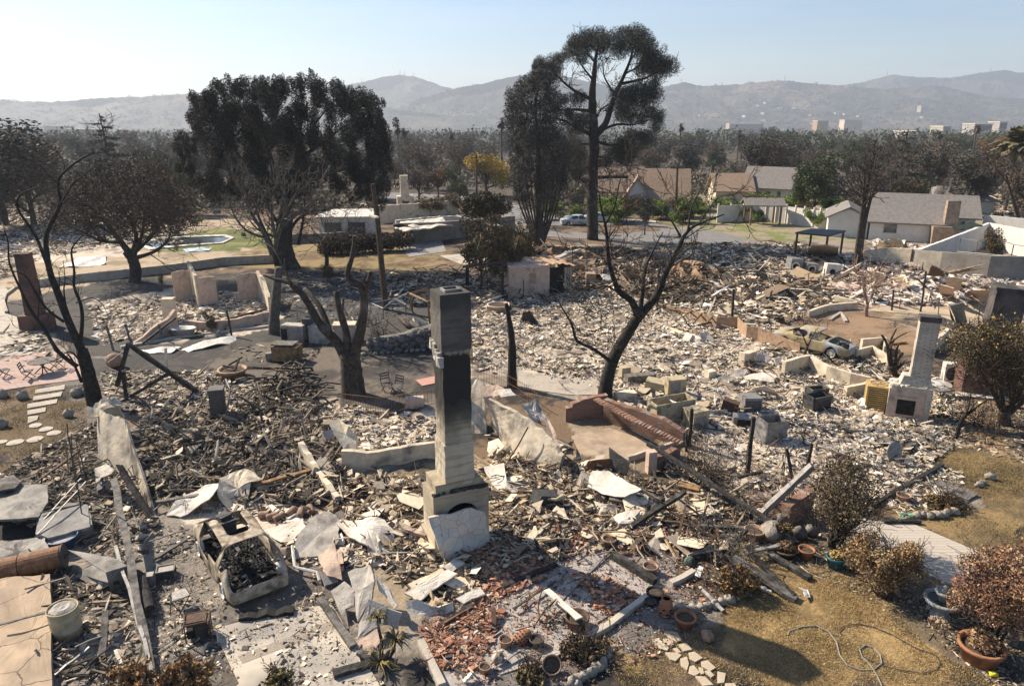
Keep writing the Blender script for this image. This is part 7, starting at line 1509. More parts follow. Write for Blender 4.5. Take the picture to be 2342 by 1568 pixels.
shrub('sparse olive bush tips on the driveway bottom edge',a1(1680,1640),a1(1690,1540),.4,[(.2,.17,.07),(.28,.2,.09)],600,.07,4)
# yucca
a=G(a2(520,1440));t=thing('yucca', 'burnt spiky yucca with drooping blades beside the crumpled wall pile', 'plant',a)
b=MB();b.tube(wander(a,G(a2(480,1150),1.0),4,.02),[.06,.05,.05,.045,.04],6);b.tube(wander(a,a+Vector((.35,.2,.7)),4,.03),.05,6);b.build('stem',M_BARK,t)
b=MB()
for c,n,l in((a+Vector((-.1,-.1,.15)),70,.6),(a+Vector((.3,.15,.65)),45,.5),(G(a2(480,1150),1.0),30,.38)):
 for _ in range(n):
  d=Vector((R.gauss(0,1),R.gauss(0,1),R.uniform(-.4,.9))).normalized();s=d.orthogonal().normalized()*.022;e=c+d*l*R.uniform(.6,1.1);m=c+d*l*.5+Vector((0,0,.06));g_=R.choice([(.22,.17,.06),(.3,.22,.09),(.12,.1,.06),(.06,.055,.045)])
  b.add([c-s,c+s,m+s,m-s,e-Vector((0,0,.08))],[(0,1,2,3),(3,2,4)],0,g_)
b.build('blades',M_LEAF,t)
# tangles of dead stems
def tangle(label,p,r_,n,h,mt,L_=.8,cat='dead shrub',rmin=.007,lev=2):
 a=G(p);t=MB();tips=[]
 for _ in range(n):
  q=a+Vector((R.gauss(0,r_*.5),R.gauss(0,r_*.5),0));sprout(t,q,Vector((R.gauss(0,.6),R.gauss(0,.6),h)),L_*R.uniform(.6,1.2),.02,lev,tips,.9,4,.05,(2,3),.7,.3,4,rmin)
 return solo(t, 'dead_shrub',label,cat,mt,a)
for lb,p,r_,n,h,mt_,l in[('dense tangle of dead vines behind the long crossing beam',a3(1020,340),1.6,60,.5,M_BARK,.9),('tangle of dead vines right of the crossing beam',a3(880,260),1.2,34,.5,M_BARK,.8),('red brown dead bramble beside the blue grey beam',a4(120,480),1.3,40,.5,M_RUSTD,.8),('twiggy dead bush over the fallen grey planks',a3(1030,800),.9,44,.8,M_BARKG,.8),('black fan of dead stems beside the big pot',a2(1530,1195),.25,10,.9,M_BLKBARK,.3),('black twisted roots right of the stone wall',m2(820,820),.9,22,1.3,M_BLKBARK,1.1),('dark dead shrub left of the leaning black tree',m4(1560,1440),1.6,40,.5,M_BARK,1.0),('low burnt bush beside the yellow soil bank',m4(1500,1410),1.0,24,.6,M_BARK,.7),('grey dead weeds on the rubble near the tile heap',a3(740,60),.6,14,.7,M_BARKG,.6),('burnt twigs by the long foundation sill',m4(300,640),1.2,26,.5,M_BARK,.8),('dead shrub on the red fallen roof at right',m4(1640,480),1.4,26,.8,M_RUSTD,1.2),('dry stalks in front of the garden bed lantern',a2(1330,1470),.4,8,1.0,M_BARK,.45),('dead stems on the left frame edge rubble',a1(1090,420),.8,12,.5,M_BARK,.5)]:
 tangle(lb,p,r_,n,h,mt_,l)
# ------------------------------------------------------------------ ruins and yards, middle left
def lean(name,label,cat,p,ptop,w_,d_,mt,rz=.2,tp=1,parts=None,dy=0):
 a=G(p);t=thing(name,label,cat,a);e=AP(ptop,a.y+dy);b=MB();M=Matrix.Rotation(rz,3, 'Z')
 hs=[a+M@Vector((x*w_/2,y*d_/2,-.05))for x,y in((-1,-1),(1,-1),(1,1),(-1,1))]+[e+M@Vector((x*w_/2*tp,y*d_/2*tp,0))for x,y in((-1,-1),(1,-1),(1,1),(-1,1))]
 b.hexa(hs);b.build('stack',mt,t);b=MB();b.hexa([e+(h-e)*1.06+Vector((0,0,.0+(.14 if i>3 else 0.005)))for i,h in enumerate([hs[4],hs[5],hs[6],hs[7]]*2)]);b.build('cap',mt,t)
 for nm,z,s,m_ in parts or[]:
  b=MB();b.box(a+M@Vector((0,0,z)),s,rz);b.build(nm,m_,t)
 return t
lean('chimney', 'leaning red brick chimney blackened at top behind the black tree', 'chimney',m1(285,690),m1(170,150),1.0,.85,M_REDD,.2,.8,[('firebox',.5,(1.7,1.3,1.1),M_REDD)])
lean('brick_stack', 'short square brick stub standing in charred rubble', 'brick stub',m1(1610,1360),m1(1590,1145),.62,.62,M_BLKB,.25)
lean('chimney', 'tan and red brick chimney with small openings behind the tall chimney', 'chimney',m2(1590,420),m2(1600,185),.95,.95,M_TANB,.3,.85,[('red_top',4.1,(.98,.98,.8),M_RED),('niche',1.9,(.3,1.0,.3),M_BLACK),('fire_opening',.55,(.55,1.02,.8),M_BLACK)])
lean('chimney', 'pale cream chimney standing far off above the block walled ruin', 'chimney',t2(1100,1075),t2(1085,825),1.5,1.2,M_PLAS,.2,.75,[('firebox',1.1,(2.5,1.8,2.2),M_PLAS),('fire_opening',.9,(1.0,1.84,1.2),M_RUSTD)])
lean('pillar', 'tan masonry pillar stub inside the pink ruin', 'pillar',m1(1255,640),m1(1235,480),.75,.6,M_PLAS,.1)
for l,pts,hs,mt_ in[('scorched wall with peeled black patch, left end of the pink ruin',[(1290,495),(1420,478)],[2.3,2.3],M_PLASP),('tall wall edge seen end on in the pink ruin',[(1415,430),(1470,535)],[2.6,2.4],M_PLAS),('brown wall piece with white streak in the pink ruin',[(1472,535),(1605,515)],[2.2,2.15],M_PLASP),('square brown wall panel at back of the pink ruin',[(1760,497),(1915,480)],[2.15,2.15],M_PLASP),('curved pink wall at right end of the pink ruin',[(1915,482),(1960,520),(1990,575)],[2.3,1.9,1.2],M_PLAS),('low pink parapet with triangular end',[(985,805),(1130,775),(1240,740),(1300,690)],[.1,.8,1.1,1.3],M_PLASP),('long low pink wall in front of the ruin',[(1400,705),(1530,722),(1760,690),(1985,645)],[.75,.8,.7,.75],M_PLASP)]:
 wall('ruin_wall',l, 'wall',[m1(*p)for p in pts],hs,.2,mt_,.08,.5)
wall('garden_wall', 'long low concrete garden wall below the tan yard', 'wall',[m1(250,385),m1(600,345),m1(960,312),m1(1280,275),m1(1650,225),m1(2040,205)],[.6,.7,.75,.75,.8,.8],.25,M_CONC,0)
wall('kerb', 'long pale kerb in front of the pink wall', 'kerb',[m1(890,835),m1(1300,765),m1(1740,710),m1(1980,680)],.16,.22,M_CONC,0)
wall('kerb', 'curved pale kerb round the black yard at left', 'kerb',[m1(250,385),m1(110,400),m1(40,450),m1(25,500),m1(50,580)],.2,.22,M_CONC,0)
for l,pts in[('white crumpled sheet lying along the pink wall kerb',[(1330,840,.05),(1500,770,.15),(1730,745,.1),(1745,785,.05),(1520,830,.1),(1350,865,.03)]),('white dusty panel lying left of the crumpled sheet',[(1000,850,.04),(1250,820,.08),(1330,830,.05),(1260,870,.03),(1060,870,.03)]),('big pale tarp panel lying in the tan yard',[(420,235,.1),(590,160,.1),(780,150,.15),(775,215,.08),(560,235,.1)]),('pale blue sheet lying beside the pool',[(1340,110,.1),(1420,95,.12),(1555,90,.1),(1540,115,.06),(1370,125,.06)])]:
 panel('sheet',l, 'sheet',[(*m1(x,y),h)for x,y,h in pts],.04,mat('pale_blue_sheet',(.5,.62,.68),(.42,.54,.6))if 'blue' in l else M_ALU,.05,.05)
t=thing('bathtub', 'white enamel bathtub with dark sides by pink wall', 'bathtub',G(m1(1350,745)));a=G(m1(1350,745));b=MB();b.lathe([(.5,0),(.62,.5),(.72,.52),(.72,.57),(.6,.57),(.5,.2)],a,20,M=Matrix.Diagonal((1.25,.7,1)));b.build('shell',M_ALU,t,smooth=True)
for p,q,l in[((780,660),(833,850), 'first of two grey leaning posts left of pink parapet'),((920,655),(980,840), 'second of two grey leaning posts left of pink parapet'),((1665,555),(1705,745), 'charred post in front of the pink wall'),((1165,655),(1205,780), 'rusty post in front of pink parapet')]:
 post('post',l, 'post',m1(*q),m1(*p),.07,M_CHAR if 'charred' in l else M_WOODG,n=6)
beam('beam', 'charred rafter propped on the pink parapet', 'beam',m1(1045,800),m1(1290,610),.1,1.2,.14,.12,M_CHAR)
beam('beam', 'long dark rafter lying along the pink ruin interior', 'beam',m1(1600,640),m1(1960,545),.3,.8,.12,.12,M_CHAR)
# charred A frame
y_=G(m1(900,1200)).y
t=thing('timber_truss', 'charred black A shaped timber frame standing over ash', 'frame',G(m1(900,1200)))
for nm,p,q,w_,dz in[('rafter',(860,1110),(945,795),.17,0),('long_rafter',(940,800),(1500,1190),.2,.6),('post',(940,1310),(905,1000),.15,-.6),('brace',(910,1220),(1245,1015),.16,-.2)]:
 b=MB();b.bar(AP(m1(*p),y_),AP(m1(*q),y_+dz),w_,j=.012,seg=7);b.build(nm,M_CHAR,t)
rod('pipe', 'bent grey conduit standing beside the brick stub', 'pipe',[(*m1(1640,1380),.0),(*m1(1680,1230),.8),(*m1(1690,1130),1.3),(*m1(1660,1060),1.6)],.05,M_STEEL)
pot('rusty washtub full of charred sticks on bare earth',m1(1715,1045),.8,.62,M_RUSTY,flare=1.2,cat='tub',name='washtub')
for k,(p,q)in enumerate([((1680,960),(1780,900)),((1720,1000),(1760,905)),((1640,960),(1740,980)),((1780,970),(2030,980))]):beam('stick',['charred stick poking from the washtub, longest', 'charred stick upright in the washtub', 'charred stick across the washtub rim', 'charred pole lying right of the washtub'][k], 'stick',m1(*p),m1(*q),.6 if k<3 else .1,1.1 if k<2 else(.6 if k==2 else .08),.09,.09,M_CHAR)
wire('hoop', 'thin bent wire hoop round the clothes post', 'hoop',[[(790,940,.6),(900,860,.9),(1080,815,1.0),(1270,820,1.0),(1350,860,.9),(1260,910,.7)],[(1270,910,.7),(1350,950,.5)]],.025,M_STEEL,m1,(1080,900))
post('post', 'pale thin post in middle of the wire hoop', 'post',m1(1225,1000),m1(1218,830),.08,M_ALU,n=6)
ball('fire_bowl', 'orange domed clay bowl under the black tree',m1(845,975),.42,M_TERRAP,M_TERRAP)
for x,y,r_,l in[(160,1180,.5, 'grey boulder left of the stepping slabs'),(560,1160,.5, 'dark boulder right of the stepping slabs'),(500,1315,.45, 'tan angular rock beside dead lawn'),(15,1170,.5, 'grey boulder at left edge by patio'),(10,1390,.5, 'half shaded boulder at left frame edge'),(630,1150,.4, 'boulder nearest the black tree trunk')]:
 b=MB();b.rock(G(m1(x,y),r_*.35),r_*.68);solo(b, 'boulder',l, 'boulder',M_STONE,G(m1(x,y)),smooth=True)
# patio table and chairs
t=thing('patio_table', 'round slatted metal table on the pink patio', 'table',G(m1(325,1020)));a=G(m1(325,1020))
b=MB();b.lathe([(.68,.72),(.7,.74),(.68,.76),(.01,.76)],a,22);b.build('tabletop',M_WOODG,t)
for k in range(4):b=MB();an=.4+k*1.57;b.bar(a+Vector((.5*math.cos(an),.5*math.sin(an),0)),a+Vector((-.3*math.cos(an),-.3*math.sin(an),.71)),.05);b.build('leg',M_STEELD,t)
def pchair(label,p,rz):
 a=G(p);t=thing('patio_chair',label, 'chair',a, 'folding chairs on the patio');M=Matrix.Rotation(rz,3, 'Z')
 q=lambda x,y,z:a+M@Vector((x,y,z))
 for s in(-1,1):
  b=MB();b.tube([q(s*.24,-.3,0),q(s*.24,.22,.46),q(s*.24,.34,.95)],.022,5);b.build('side_frame',M_STEELD,t)
  b=MB();b.tube([q(s*.21,.3,0),q(s*.21,-.22,.46)],.022,5);b.build('leg',M_STEELD,t)
 b=MB()
 for k in range(5):b.bar(q(-.23,-.2+k*.1,.46),q(.23,-.2+k*.1,.46),.07,.02)
 b.build('seat',M_WOODG,t);b=MB()
 for z in(.65,.78,.91):b.bar(q(-.23,.24+(z-.46)*.23,z),q(.23,.24+(z-.46)*.23,z),.02,.08)
 b.build('backrest',M_WOODG,t)
pchair('black folding chair left of the round patio table',m1(215,1060),1.9);pchair('black folding chair right of the round patio table',m1(420,985),-1.6);pchair('folding chair beside the stack of chairs at the left edge',m1(40,1050),2.6)
for l,p,rz in[('first rusty folding chair by the iron fence below the cut tree',m2(880,1190),.6),('second rusty folding chair, right of the first, by iron fence',m2(940,1210),-.5)]:pchair(l,p,rz)
# yard furniture near the cut tree
carton('chest', 'brown wooden chest with lifted grey lid on bare earth',m2(215,985),(1.5,.9,.85),rad(-8),M_WOODB,z=.1,parts=[('lid',(-.1,0,.97),(1.3,.85,.06),M_WOODG),('leg',(-.6,-.3,.05),(.1,.1,.1),M_WOODB),('leg',(.6,-.3,.05),(.1,.1,.1),M_WOODB),('side_shelf',(1.0,-.1,.3),(.5,.5,.06),M_WOODB)])
carton('cabinet', 'burnt steel desk cabinet left of the chest lid',m2(265,860),(1.5,.8,1.1),rad(-10),M_STEEL,parts=[('open_bay',(-.5,-.405,.55),(.4,.02,.8),M_BLACK),('ash_top',(0,0,1.13),(1.4,.7,.08),M_PLASG)])  # open bay is a black plate, its inner shade painted on
carton('cabinet', 'dark tall cabinet standing behind the steel desk',m2(360,850),(.5,.7,1.5),rad(-10),M_STEELD)
carton('cabinet', 'long grey tan cabinet behind left trunk of cut tree',m2(430,860),(1.2,.7,1.1),rad(-10),M_PLASG)
carton('dresser', 'pale box stand right of the cut tree limb',m2(600,850),(1.2,.8,1.0),rad(5),M_PLASP,parts=[('top_sheet',(0,0,1.1),(1.4,.9,.1),M_PLAS)])
carton('small_box', 'small grey box on black soil left of the chest',m2(95,985),(.4,.3,.5),.2,M_STEEL)
t=thing('stone_wall', 'dark fieldstone retaining wall behind the tall chimney', 'wall',G(m2(960,920)))
b=MB()
for k in range(150):
 u=R.random();x=770+420*u;p=G(m2(x,925+10*math.sin(u*6)));b.rock(p+Vector((0,R.uniform(-.1,.35),R.uniform(.1,1.25)*(.55+.45*u))),R.uniform(.17,.3),sq=.7,n=7)
o=b.build('stones',M_STONED,t,smooth=True);o['kind']='stuff'
wall_mb([G(m2(765,915)),G(m2(1000,915)),G(m2(1195,880))],[.7,1.1,1.35],.5,.03).build('core',M_STONED,t)
b=MB();[b.rock(G(m2(720+40*k,940-3*k),.08),.16)for k in range(11)];o=solo(b, 'border_stones', 'row of small stones below the fieldstone wall', 'stones',M_STONE,G(m2(900,930)),smooth=True);o['kind']='stuff'
t=thing('iron_fence', 'rusty low iron garden fence right of the cut tree', 'fence',G(m2(900,1310)))
P=[G(m2(x,y))for x,y in((590,1310),(720,1335),(850,1340),(1000,1320),(1200,1280))];b=MB()
for z in(.1,.8):b.tube([q+Vector((0,0,z+.08*(i%2)*(z>.5)))for i,q in enumerate(P)],.018,4)
for i in range(4):
 for k in range(8):q=P[i].lerp(P[i+1],k/8);b.tube([q,q+Vector((0,0,.84))],.01,4)
b.build('pickets',M_RUST,t)
t=thing('iron_fence', 'rusty wire fence panels standing behind the cream wall', 'fence',G(m2(1650,1190)))
P=[G(m2(x,y))for x,y in((1450,1110),(1540,1130),(1640,1170),(1750,1230),(1880,1320))];b=MB()
for z in(.1,.5,.9):b.tube([q+Vector((0,0,z))for q in P],.012,4)
for i in range(4):
 for k in range(9):q=P[i].lerp(P[i+1],k/9);b.tube([q,q+Vector((0,0,1.0 if k else 2.2))],.012,4)
b.build('wires',M_RUST,t)
carton('crate', 'scorched wooden half barrel box on the pink slab',m2(1060,1300),(.9,.5,.55),.1,M_PLASP)
panel('slab', 'rosy painted slab right of the folding chairs', 'slab',[(*m2(1070,1110),.05),(*m2(1200,1085),.05),(*m2(1210,1130),.05),(*m2(1110,1150),.05)],.04,mat('rose_paint',(.5,.27,.22),(.42,.25,.2)),0,.02)
carton('cart_tub', 'white wheelbarrow tub tipped beside the fieldstone wall',m2(1095,780),(1.1,.7,.5),.3,M_ALU,open_top=True,ry=.3,z=.1)
b=MB();[b.tube([G(m2(960+12*k,700+14*(k%3)),.3+.25*(k//3)),G(m2(1060+8*k,740+12*(k%3)),.3+.25*(k//3))],.16,8)for k in range(6)];solo(b, 'log_pile', 'pile of burnt logs above the fieldstone wall', 'log pile',M_BARKG,G(m2(1010,750)))
wire('cage_frame', 'open grey pipe cage behind the fieldstone wall', 'frame',[[(770,600,1.8),(850,635,1.8),(1005,610,1.8),(930,568,1.8),(770,600,1.8)],[(770,600,1.8),(750,730,0)],[(850,635,1.8),(850,700,0)],[(1005,610,1.8),(1000,690,0)],[(850,635,1.8),(930,568,1.8)]],.035,M_STEEL,m2,(850,720))
wire('swing_frame', 'orange brown pipe arbor left of the tall chimney top', 'frame',[[(1045,660,0),(1030,535,2.2),(1150,590,2.3),(1165,780,0)],[(1030,535,2.2),(1150,500,2.4)],[(1150,590,2.3),(1190,570,2.4)],[(1080,560,2.2),(1180,530,2.4)]],.07,M_WOODB,m2,(1100,740))
t=thing('gate_frame', 'charred timber gate frame right of tall chimney top', 'gate',G(m2(1650,570)));b=MB();b.bar(G(m2(1412,505)),AP(m2(1412,355),G(m2(1412,505)).y),.28,j=.02);b.build('short_post',M_CHAR,t)
y_=G(m2(1650,575)).y;b=MB();b.bar(G(m2(1650,575)),AP(m2(1648,310),y_),.22,j=.015);b.build('tall_post',M_CHAR,t);b=MB();b.bar(AP(m2(1380,357),y_),AP(m2(1660,322),y_),.16,.14,j=.01,seg=4);b.build('crossbeam',M_CHAR,t)
pot('scorched round fire ring with black props behind the snag',m2(1625,655),1.1,.7,M_PLASP,flare=1.0,cat='fire ring',name='fire_ring')
carton('grill', 'white gas grill by the wire fence near the shed',m2(1735,540),(1.0,.6,1.3),.2,M_ALU,parts=[('lid',(0,0,1.35),(1.0,.6,.25),M_PLASP)])
# metal shed
t=thing('metal_shed', 'rusty striped metal shed with dark open doorway', 'shed',G(m3(300,440)));c0=G(m3(165,450));c1_=G(m3(435,425));u=(c1_-c0).normalized();n_=Vector((-u.y,u.x,0));Lh=(c1_-c0).length;h=2.1
def sbox(nm,x0,x1,y0,y1,z0_,z1_,mt):
 b=MB();b.hexa([c0+u*x+n_*y+Vector((0,0,z))for z in(z0_,z1_)for x,y in((x0,y0),(x1,y0),(x1,y1),(x0,y1))]);return b.build(nm,mt,t)
m_cor=brick('striped_metal',(.4,.34,.27),(.3,.25,.2),(.16,.12,.09),.3,40,seam=.05)
sbox('wall',0,Lh*.38,0,.05,0,h,m_cor);sbox('wall',Lh*.8,Lh,0,.05,0,h,m_cor);sbox('wall',-.05,0,0,3.2,0,h,m_cor);sbox('wall',Lh,Lh+.05,0,3.2,0,h,m_cor);sbox('doorway',Lh*.38,Lh*.8,.2,.25,0,h,M_BLACK)  # black sheet paints in the shade behind the open doorway
b=MB();b.grid(lambda a,q:c0+u*(-.25+(Lh+.5)*a)+n_*(-.4+3.8*q)+Vector((0,0,h+.05+.35*math.sin(math.pi*a)+.05*math.sin(a*40))),40,4,thick=(0,0,.04));b.build('roof',M_RUSTY,t)
carton('shed', 'pale plaster shed wall block left behind the metal shed',m3(95,415),(3.2,4.0,2.5),rad(8),M_PLASP,j=.05,parts=[('window',(.3,-2.01,1.5),(.5,.04,.8),M_RUSTY)])
panel('roof_sheet', 'rusty orange roof sheet lying behind the pale shed', 'roof sheet',[(*m3(20,190),1.2),(*m3(150,165),1.5),(*m3(200,190),1.3),(*m3(60,210),1.2)],.05,M_RUST,.08,.03)
panel('roof_sheet', 'pale rusty roof sheet over wrecks behind the shed', 'roof sheet',[(*m3(270,190),1.6),(*m3(400,175),1.6),(*m3(620,180),1.5),(*m3(600,215),1.2),(*m3(280,210),1.3)],.05,M_RUSTY,.1,.03)
carton('barrel_stack', 'rusty drum behind wire fence right of the shed',m3(575,385),(.8,.8,1.2),0,M_RUSTY,j=.03)
for k,(p,q,l)in enumerate([((440,400),(444,110), 'thin pole at right corner of the metal shed'),((550,330),(548,100), 'thin pole behind the drum'),((1065,545),(1085,240), 'charred trunk right of the forked tree fork'),((1615,650),(1630,400), 'burnt pole at the corner of low metal fence'),((85,460),(85,330), 'fence post left of the metal shed'),((655,190),(655,90), 'rack post left, behind wrecks'),((920,260),(922,110), 'rack post right, behind wrecks'),((1465,240),(1468,60), 'black thin stem far behind the rusty wagon')]):
 post('pole',l, 'pole',m3(*p),m3(*q),.09 if 'charred' in l or 'burnt' in l else .05,M_CHAR if 'c' in l[:3]or 'b' in l[:1]else M_WOODG,n=6)
# utility pole and street lights
t=thing('utility_pole', 'dark wooden utility pole left of the tall chimney', 'utility pole',G(m2(865,640)));y_=G(m2(865,640)).y
b=MB();b.tube([G(m2(867,645)),AP(m2(808,10),y_),AP(t2(858,880),y_)],[.24,.19,.17],9);b.build('pole',M_BARKB,t)
b=MB();b.bar(AP(t2(845,1112),y_),AP(t2(890,1128),y_-.6),.3,.12);b.build('bracket',M_PLASW,t)
b=MB();b.tube(wander(AP(t2(858,900),y_),AP(t2(-300,1085),y_-8),8,0,.02),.02,4);solo(b, 'power_line', 'thin sagging wire running left from the utility pole', 'wire',M_BLACK,AP(t2(-300,1085),y_-8))
for l,p,q,y1 in[('slim far utility pole beside the yellow green tree',t2(1622,950),t2(1620,660),118),('utility pole with street lamp arm left of the charred pole trees',t4(735,1080),t4(765,720),105),('thin utility pole right of the tan roofed house',t3(1235,1240),t3(1250,950),96)]:
 t=thing('utility_pole',l, 'utility pole',at(p[0],y1));a=at(p[0],y1);e=AP(q,y1);b=MB();b.tube([a-Vector((0,0,1)),e],[.2,.13],7);b.build('pole',M_BARKB,t)
 if 'lamp' in l:m_=AP(t4(745,865),y1);f_=AP(t4(660,828),y1);b=MB();b.tube([m_,f_.lerp(m_,.4)+Vector((0,0,.4)),f_],.07,6);b.build('lamp_arm',M_ALU,t);b=MB();b.box(f_,(.9,.4,.18));b.build('lamp_head',M_ALU,t)
 else:b=MB();b.bar(e+Vector((-.9,0,-.6)),e+Vector((.9,0,-.6)),.12);b.build('crossarm',M_BARKB,t)
# ------------------------------------------------------------------ buildings beyond
M_SHGL=mat('grey_shingle',(.22,.20,.185),(.17,.155,.145),sc=3,bump=.5,bsc=12);M_SHGT=mat('tan_shingle',(.33,.235,.165),(.27,.19,.13),sc=2,bump=.4,bsc=10)
M_WHITE=mat('white_stucco',(.66,.63,.58),(.58,.55,.5),sc=1.2,bump=.2);M_CREAM=mat('cream_stucco',(.55,.48,.37),(.48,.42,.33),sc=1,bump=.2);M_SIDE=brick('white_siding',(.62,.61,.58),(.58,.57,.54),(.3,.3,.3),60,.22,seam=.012)
M_WIN=glass('dark_window')
def gable(t,c,rz,L_,W_,ev,rg,rm,wm,over=.4,wins=(),hip=0,door=None):
 M=Matrix.Rotation(rz,3, 'Z');q=lambda x,y,z:c+M@Vector((x,y,z))
 b=MB();b.hexa([q(x,y,z)for z in(-.4,ev)for x,y in((0,0),(L_,0),(L_,W_),(0,W_))])
 if not hip:
  for x in(0,L_-.15):b.prism([q(x,0,ev+.01),q(x,W_,ev+.01),q(x,W_/2,rg-.12)],M@Vector((.15,0,0)))
 b.build('wall',wm,t)
 b=MB();e2=ev-over*(rg-ev)/(W_/2);hx=hip
 for s in(0,1):
  y0=-over if s==0 else W_+over;P=[q(-over,y0,e2),q(L_+over,y0,e2),q(L_+over-hx,W_/2,rg),q(-over+hx,W_/2,rg)]
  b.prism(P if s==0 else P[::-1],(0,0,.16))
 if hip:
  for x,d in((-over,1),(L_+over,-1)):P=[q(x,-over,e2),q(x,W_+over,e2),q(x+d*hx,W_/2,rg)];b.prism(P[::-1]if d>0 else P,(0,0,.157))
 b.build('roof',rm,t)
 for(x,z,w_,h_)in wins:
  b=MB();b.hexa([q(x+i*w_,-.06+j*.05,z+k*h_)for k in(0,1)for i,j in((0,0),(1,0),(1,1),(0,1))]);f_=b.build('window',M_ALU,t)
  b=MB();b.hexa([q(x+.1+i*(w_-.2),-.085+j*.02,z+.1+k*(h_-.2))for k in(0,1)for i,j in((0,0),(1,0),(1,1),(0,1))]);b.build('pane',M_WIN,f_)
def house(name,label,px,y,parts):
 c=at(px[0],y)if y else G(px);t=thing(name,label, 'house',c)
 for k in parts:gable(t,c+Vector(k[0]),*k[1:])
 return t
hr=house('house', 'grey roofed white bungalow standing unburnt at right',t4(1050,1290),0,[((0,0,0),rad(-22),7.6,5,2.2,3.5,M_SHGL,M_WHITE,.5,[(1.3,.8,1.5,1.3)]),((.1,.7,0),rad(68),7,4.2,2.3,3.4,M_SHGL,M_WHITE,.4),((2.4,4.6,0),rad(-22),10.6,6.5,2.5,4.4,M_SHGL,M_WHITE,.55,[(8.6,.8,1.1,1.2)])])
a=G(t4(1590,1325));b=MB();b.box(a+Vector((0,0,1.0)),(2.6,1.4,2.0),-.3,j=.08);b.box(a+Vector((.7,.4,3.0)),(1.3,1.1,3.4),-.3,tp=.9,j=.05);solo(b, 'chimney', 'stone chimney with wide base in front of the grey roofed bungalow', 'chimney',mat('stone_chimney',(.36,.27,.2),(.24,.18,.135),sc=3,bump=1),a)
panel('awning', 'dark green awning over the right gable of the bungalow', 'awning',[(*t4(1665,1200),2.2),(*t4(1810,1160),2.6),(*t4(1895,1185),2.6),(*t4(1690,1222),2.1)],.05,mat('dark_green_cloth',(.02,.03,.025)),0,0)
house('house', 'cream gabled house with grey roof among green trees',t4(120,1000),124,[((0,0,0),rad(-32),7.5,7.5,2.8,5.7,M_SHGL,M_CREAM,.5,[(3.4,.8,1.3,1.3),(5.6,.7,.8,1.5)])])
house('house', 'steep tan shingled roof house right of the tall pine',t3(1040,1235),108,[((0,0,0),rad(-8),6,8,2.2,6.0,M_SHGT,M_WHITE,.5,[(1,.5,1.6,1.2)]),((.2,-.5,0),rad(80),6,3.6,2.2,5.0,M_SHGT,M_SIDE,.4)])
house('house', 'low tan roofed house half hidden behind the pine trunk',t3(720,1190),122,[((0,0,0),rad(2),8,8,2.2,5.6,M_SHGT,M_CREAM,.5,[])])
house('house', 'small tan roofed house left of the cream gabled house',t3(1500,1190),122,[((0,0,0),rad(-5),6,7,2.2,4.6,M_SHGT,M_CREAM,.5,[])])
house('garage', 'white sided garage with twin doors beyond the clipped hedge',t2(470,1285),0,[((0,0,0),rad(4),6,5,2.4,2.9,M_WHITE,M_SIDE,.2,[(.5,.05,2.1,1.9),(3.2,.05,2.1,1.9)])])
house('house', 'grey roof house seen behind right end of bungalow',t4(1500,1060),104,[((0,0,0),rad(-6),8.5,7,2.2,3.7,M_SHGL,M_CREAM,.5,[],2.5)])
wall('block_wall', 'long grey concrete yard wall of the burnt garage lot', 'wall',[t2(1015,1310),t2(1300,1300),t2(1590,1270),t2(1900,1230)],[2.1,2.1,2.0,1.9],.3,M_CMU,.0)
wall('block_wall', 'tall tan block wall behind the burnt flat roof', 'wall',[t2(905,1172),t2(1190,1148),t2(1480,1110)],[2.3,2.3,2.2],.3,M_PLAS,.03)
wall('foundation_wall', 'white low wall under the burnt flat roof', 'wall',[t2(1030,1240),t2(1240,1215),t2(1450,1195),t2(1660,1190)],[1.5,1.5,1.4,.8],.25,M_WHITE,.04)
panel('roof_sheet', 'burnt flat white roof sagging on low walls', 'roof sheet',[(*t2(1010,1200),1.9),(*t2(1060,1155),1.9),(*t2(1360,1130),1.9),(*t2(1450,1180),1.8),(*t2(1240,1205),1.8),(*t2(1100,1225),1.8)],.12,M_PLASW,.08,.1)
panel('roof_sheet', 'black charred flap hanging from the flat roof corner', 'roof sheet',[(*t2(1005,1190),2.1),(*t2(1070,1175),2.2),(*t2(1150,1200),2.0),(*t2(1150,1290),.5),(*t2(1125,1290),.5),(*t2(1110,1220),1.6)],.1,M_CHAR,.08,.1)
wall('yard_wall', 'low grey wall left of the clipped hedge', 'wall',[t2(210,1320),t2(480,1310),t2(750,1290)],1.0,.25,M_CONCG,0)
for l,pts,hs,mt_ in[('tall white stucco wall running toward the bungalow',[(1090,185),(1370,160),(1590,90)],[1.0,2.2,2.6],M_WHITE),('bright white wall at upper right edge',[(1590,90),(1900,170)],[2.6,2.7],M_WHITE),('far white wall along right frame edge',[(1560,20),(1900,60)],[2.6,2.6],M_WHITE),('grey block retaining wall along the right lots',[(1040,230),(1260,290),(1600,340),(1900,350)],[1.6,2.0,2.2,2.2],M_CMU),('upper concrete course behind the block wall',[(1365,240),(1900,290)],[1.5,1.5],M_CONC),('low block wall left part, scorched',[(700,190),(860,210),(1040,235)],[1.0,1.5,1.7],M_PLAS)]:
 wall('boundary_wall',l, 'wall',[m4(*p)for p in pts],hs,.3,mt_,.02)
t=thing('vinyl_fence', 'white vinyl fence behind the gazebo yard', 'fence',G(t4(500,1200)));P=[G(t4(x,y))for x,y in((-60,1165),(220,1150),(440,1170),(640,1200),(780,1220))];wall_mb(P,[2.2]*5,.08).build('panels',M_WHITE,t)
for i,q in enumerate([P[i].lerp(P[i+1],k/3)for i in range(4)for k in range(3)]):b=MB();b.box(q+Vector((0,0,1.25)),(.2,.2,2.5));b.build('post',M_WHITE,t)
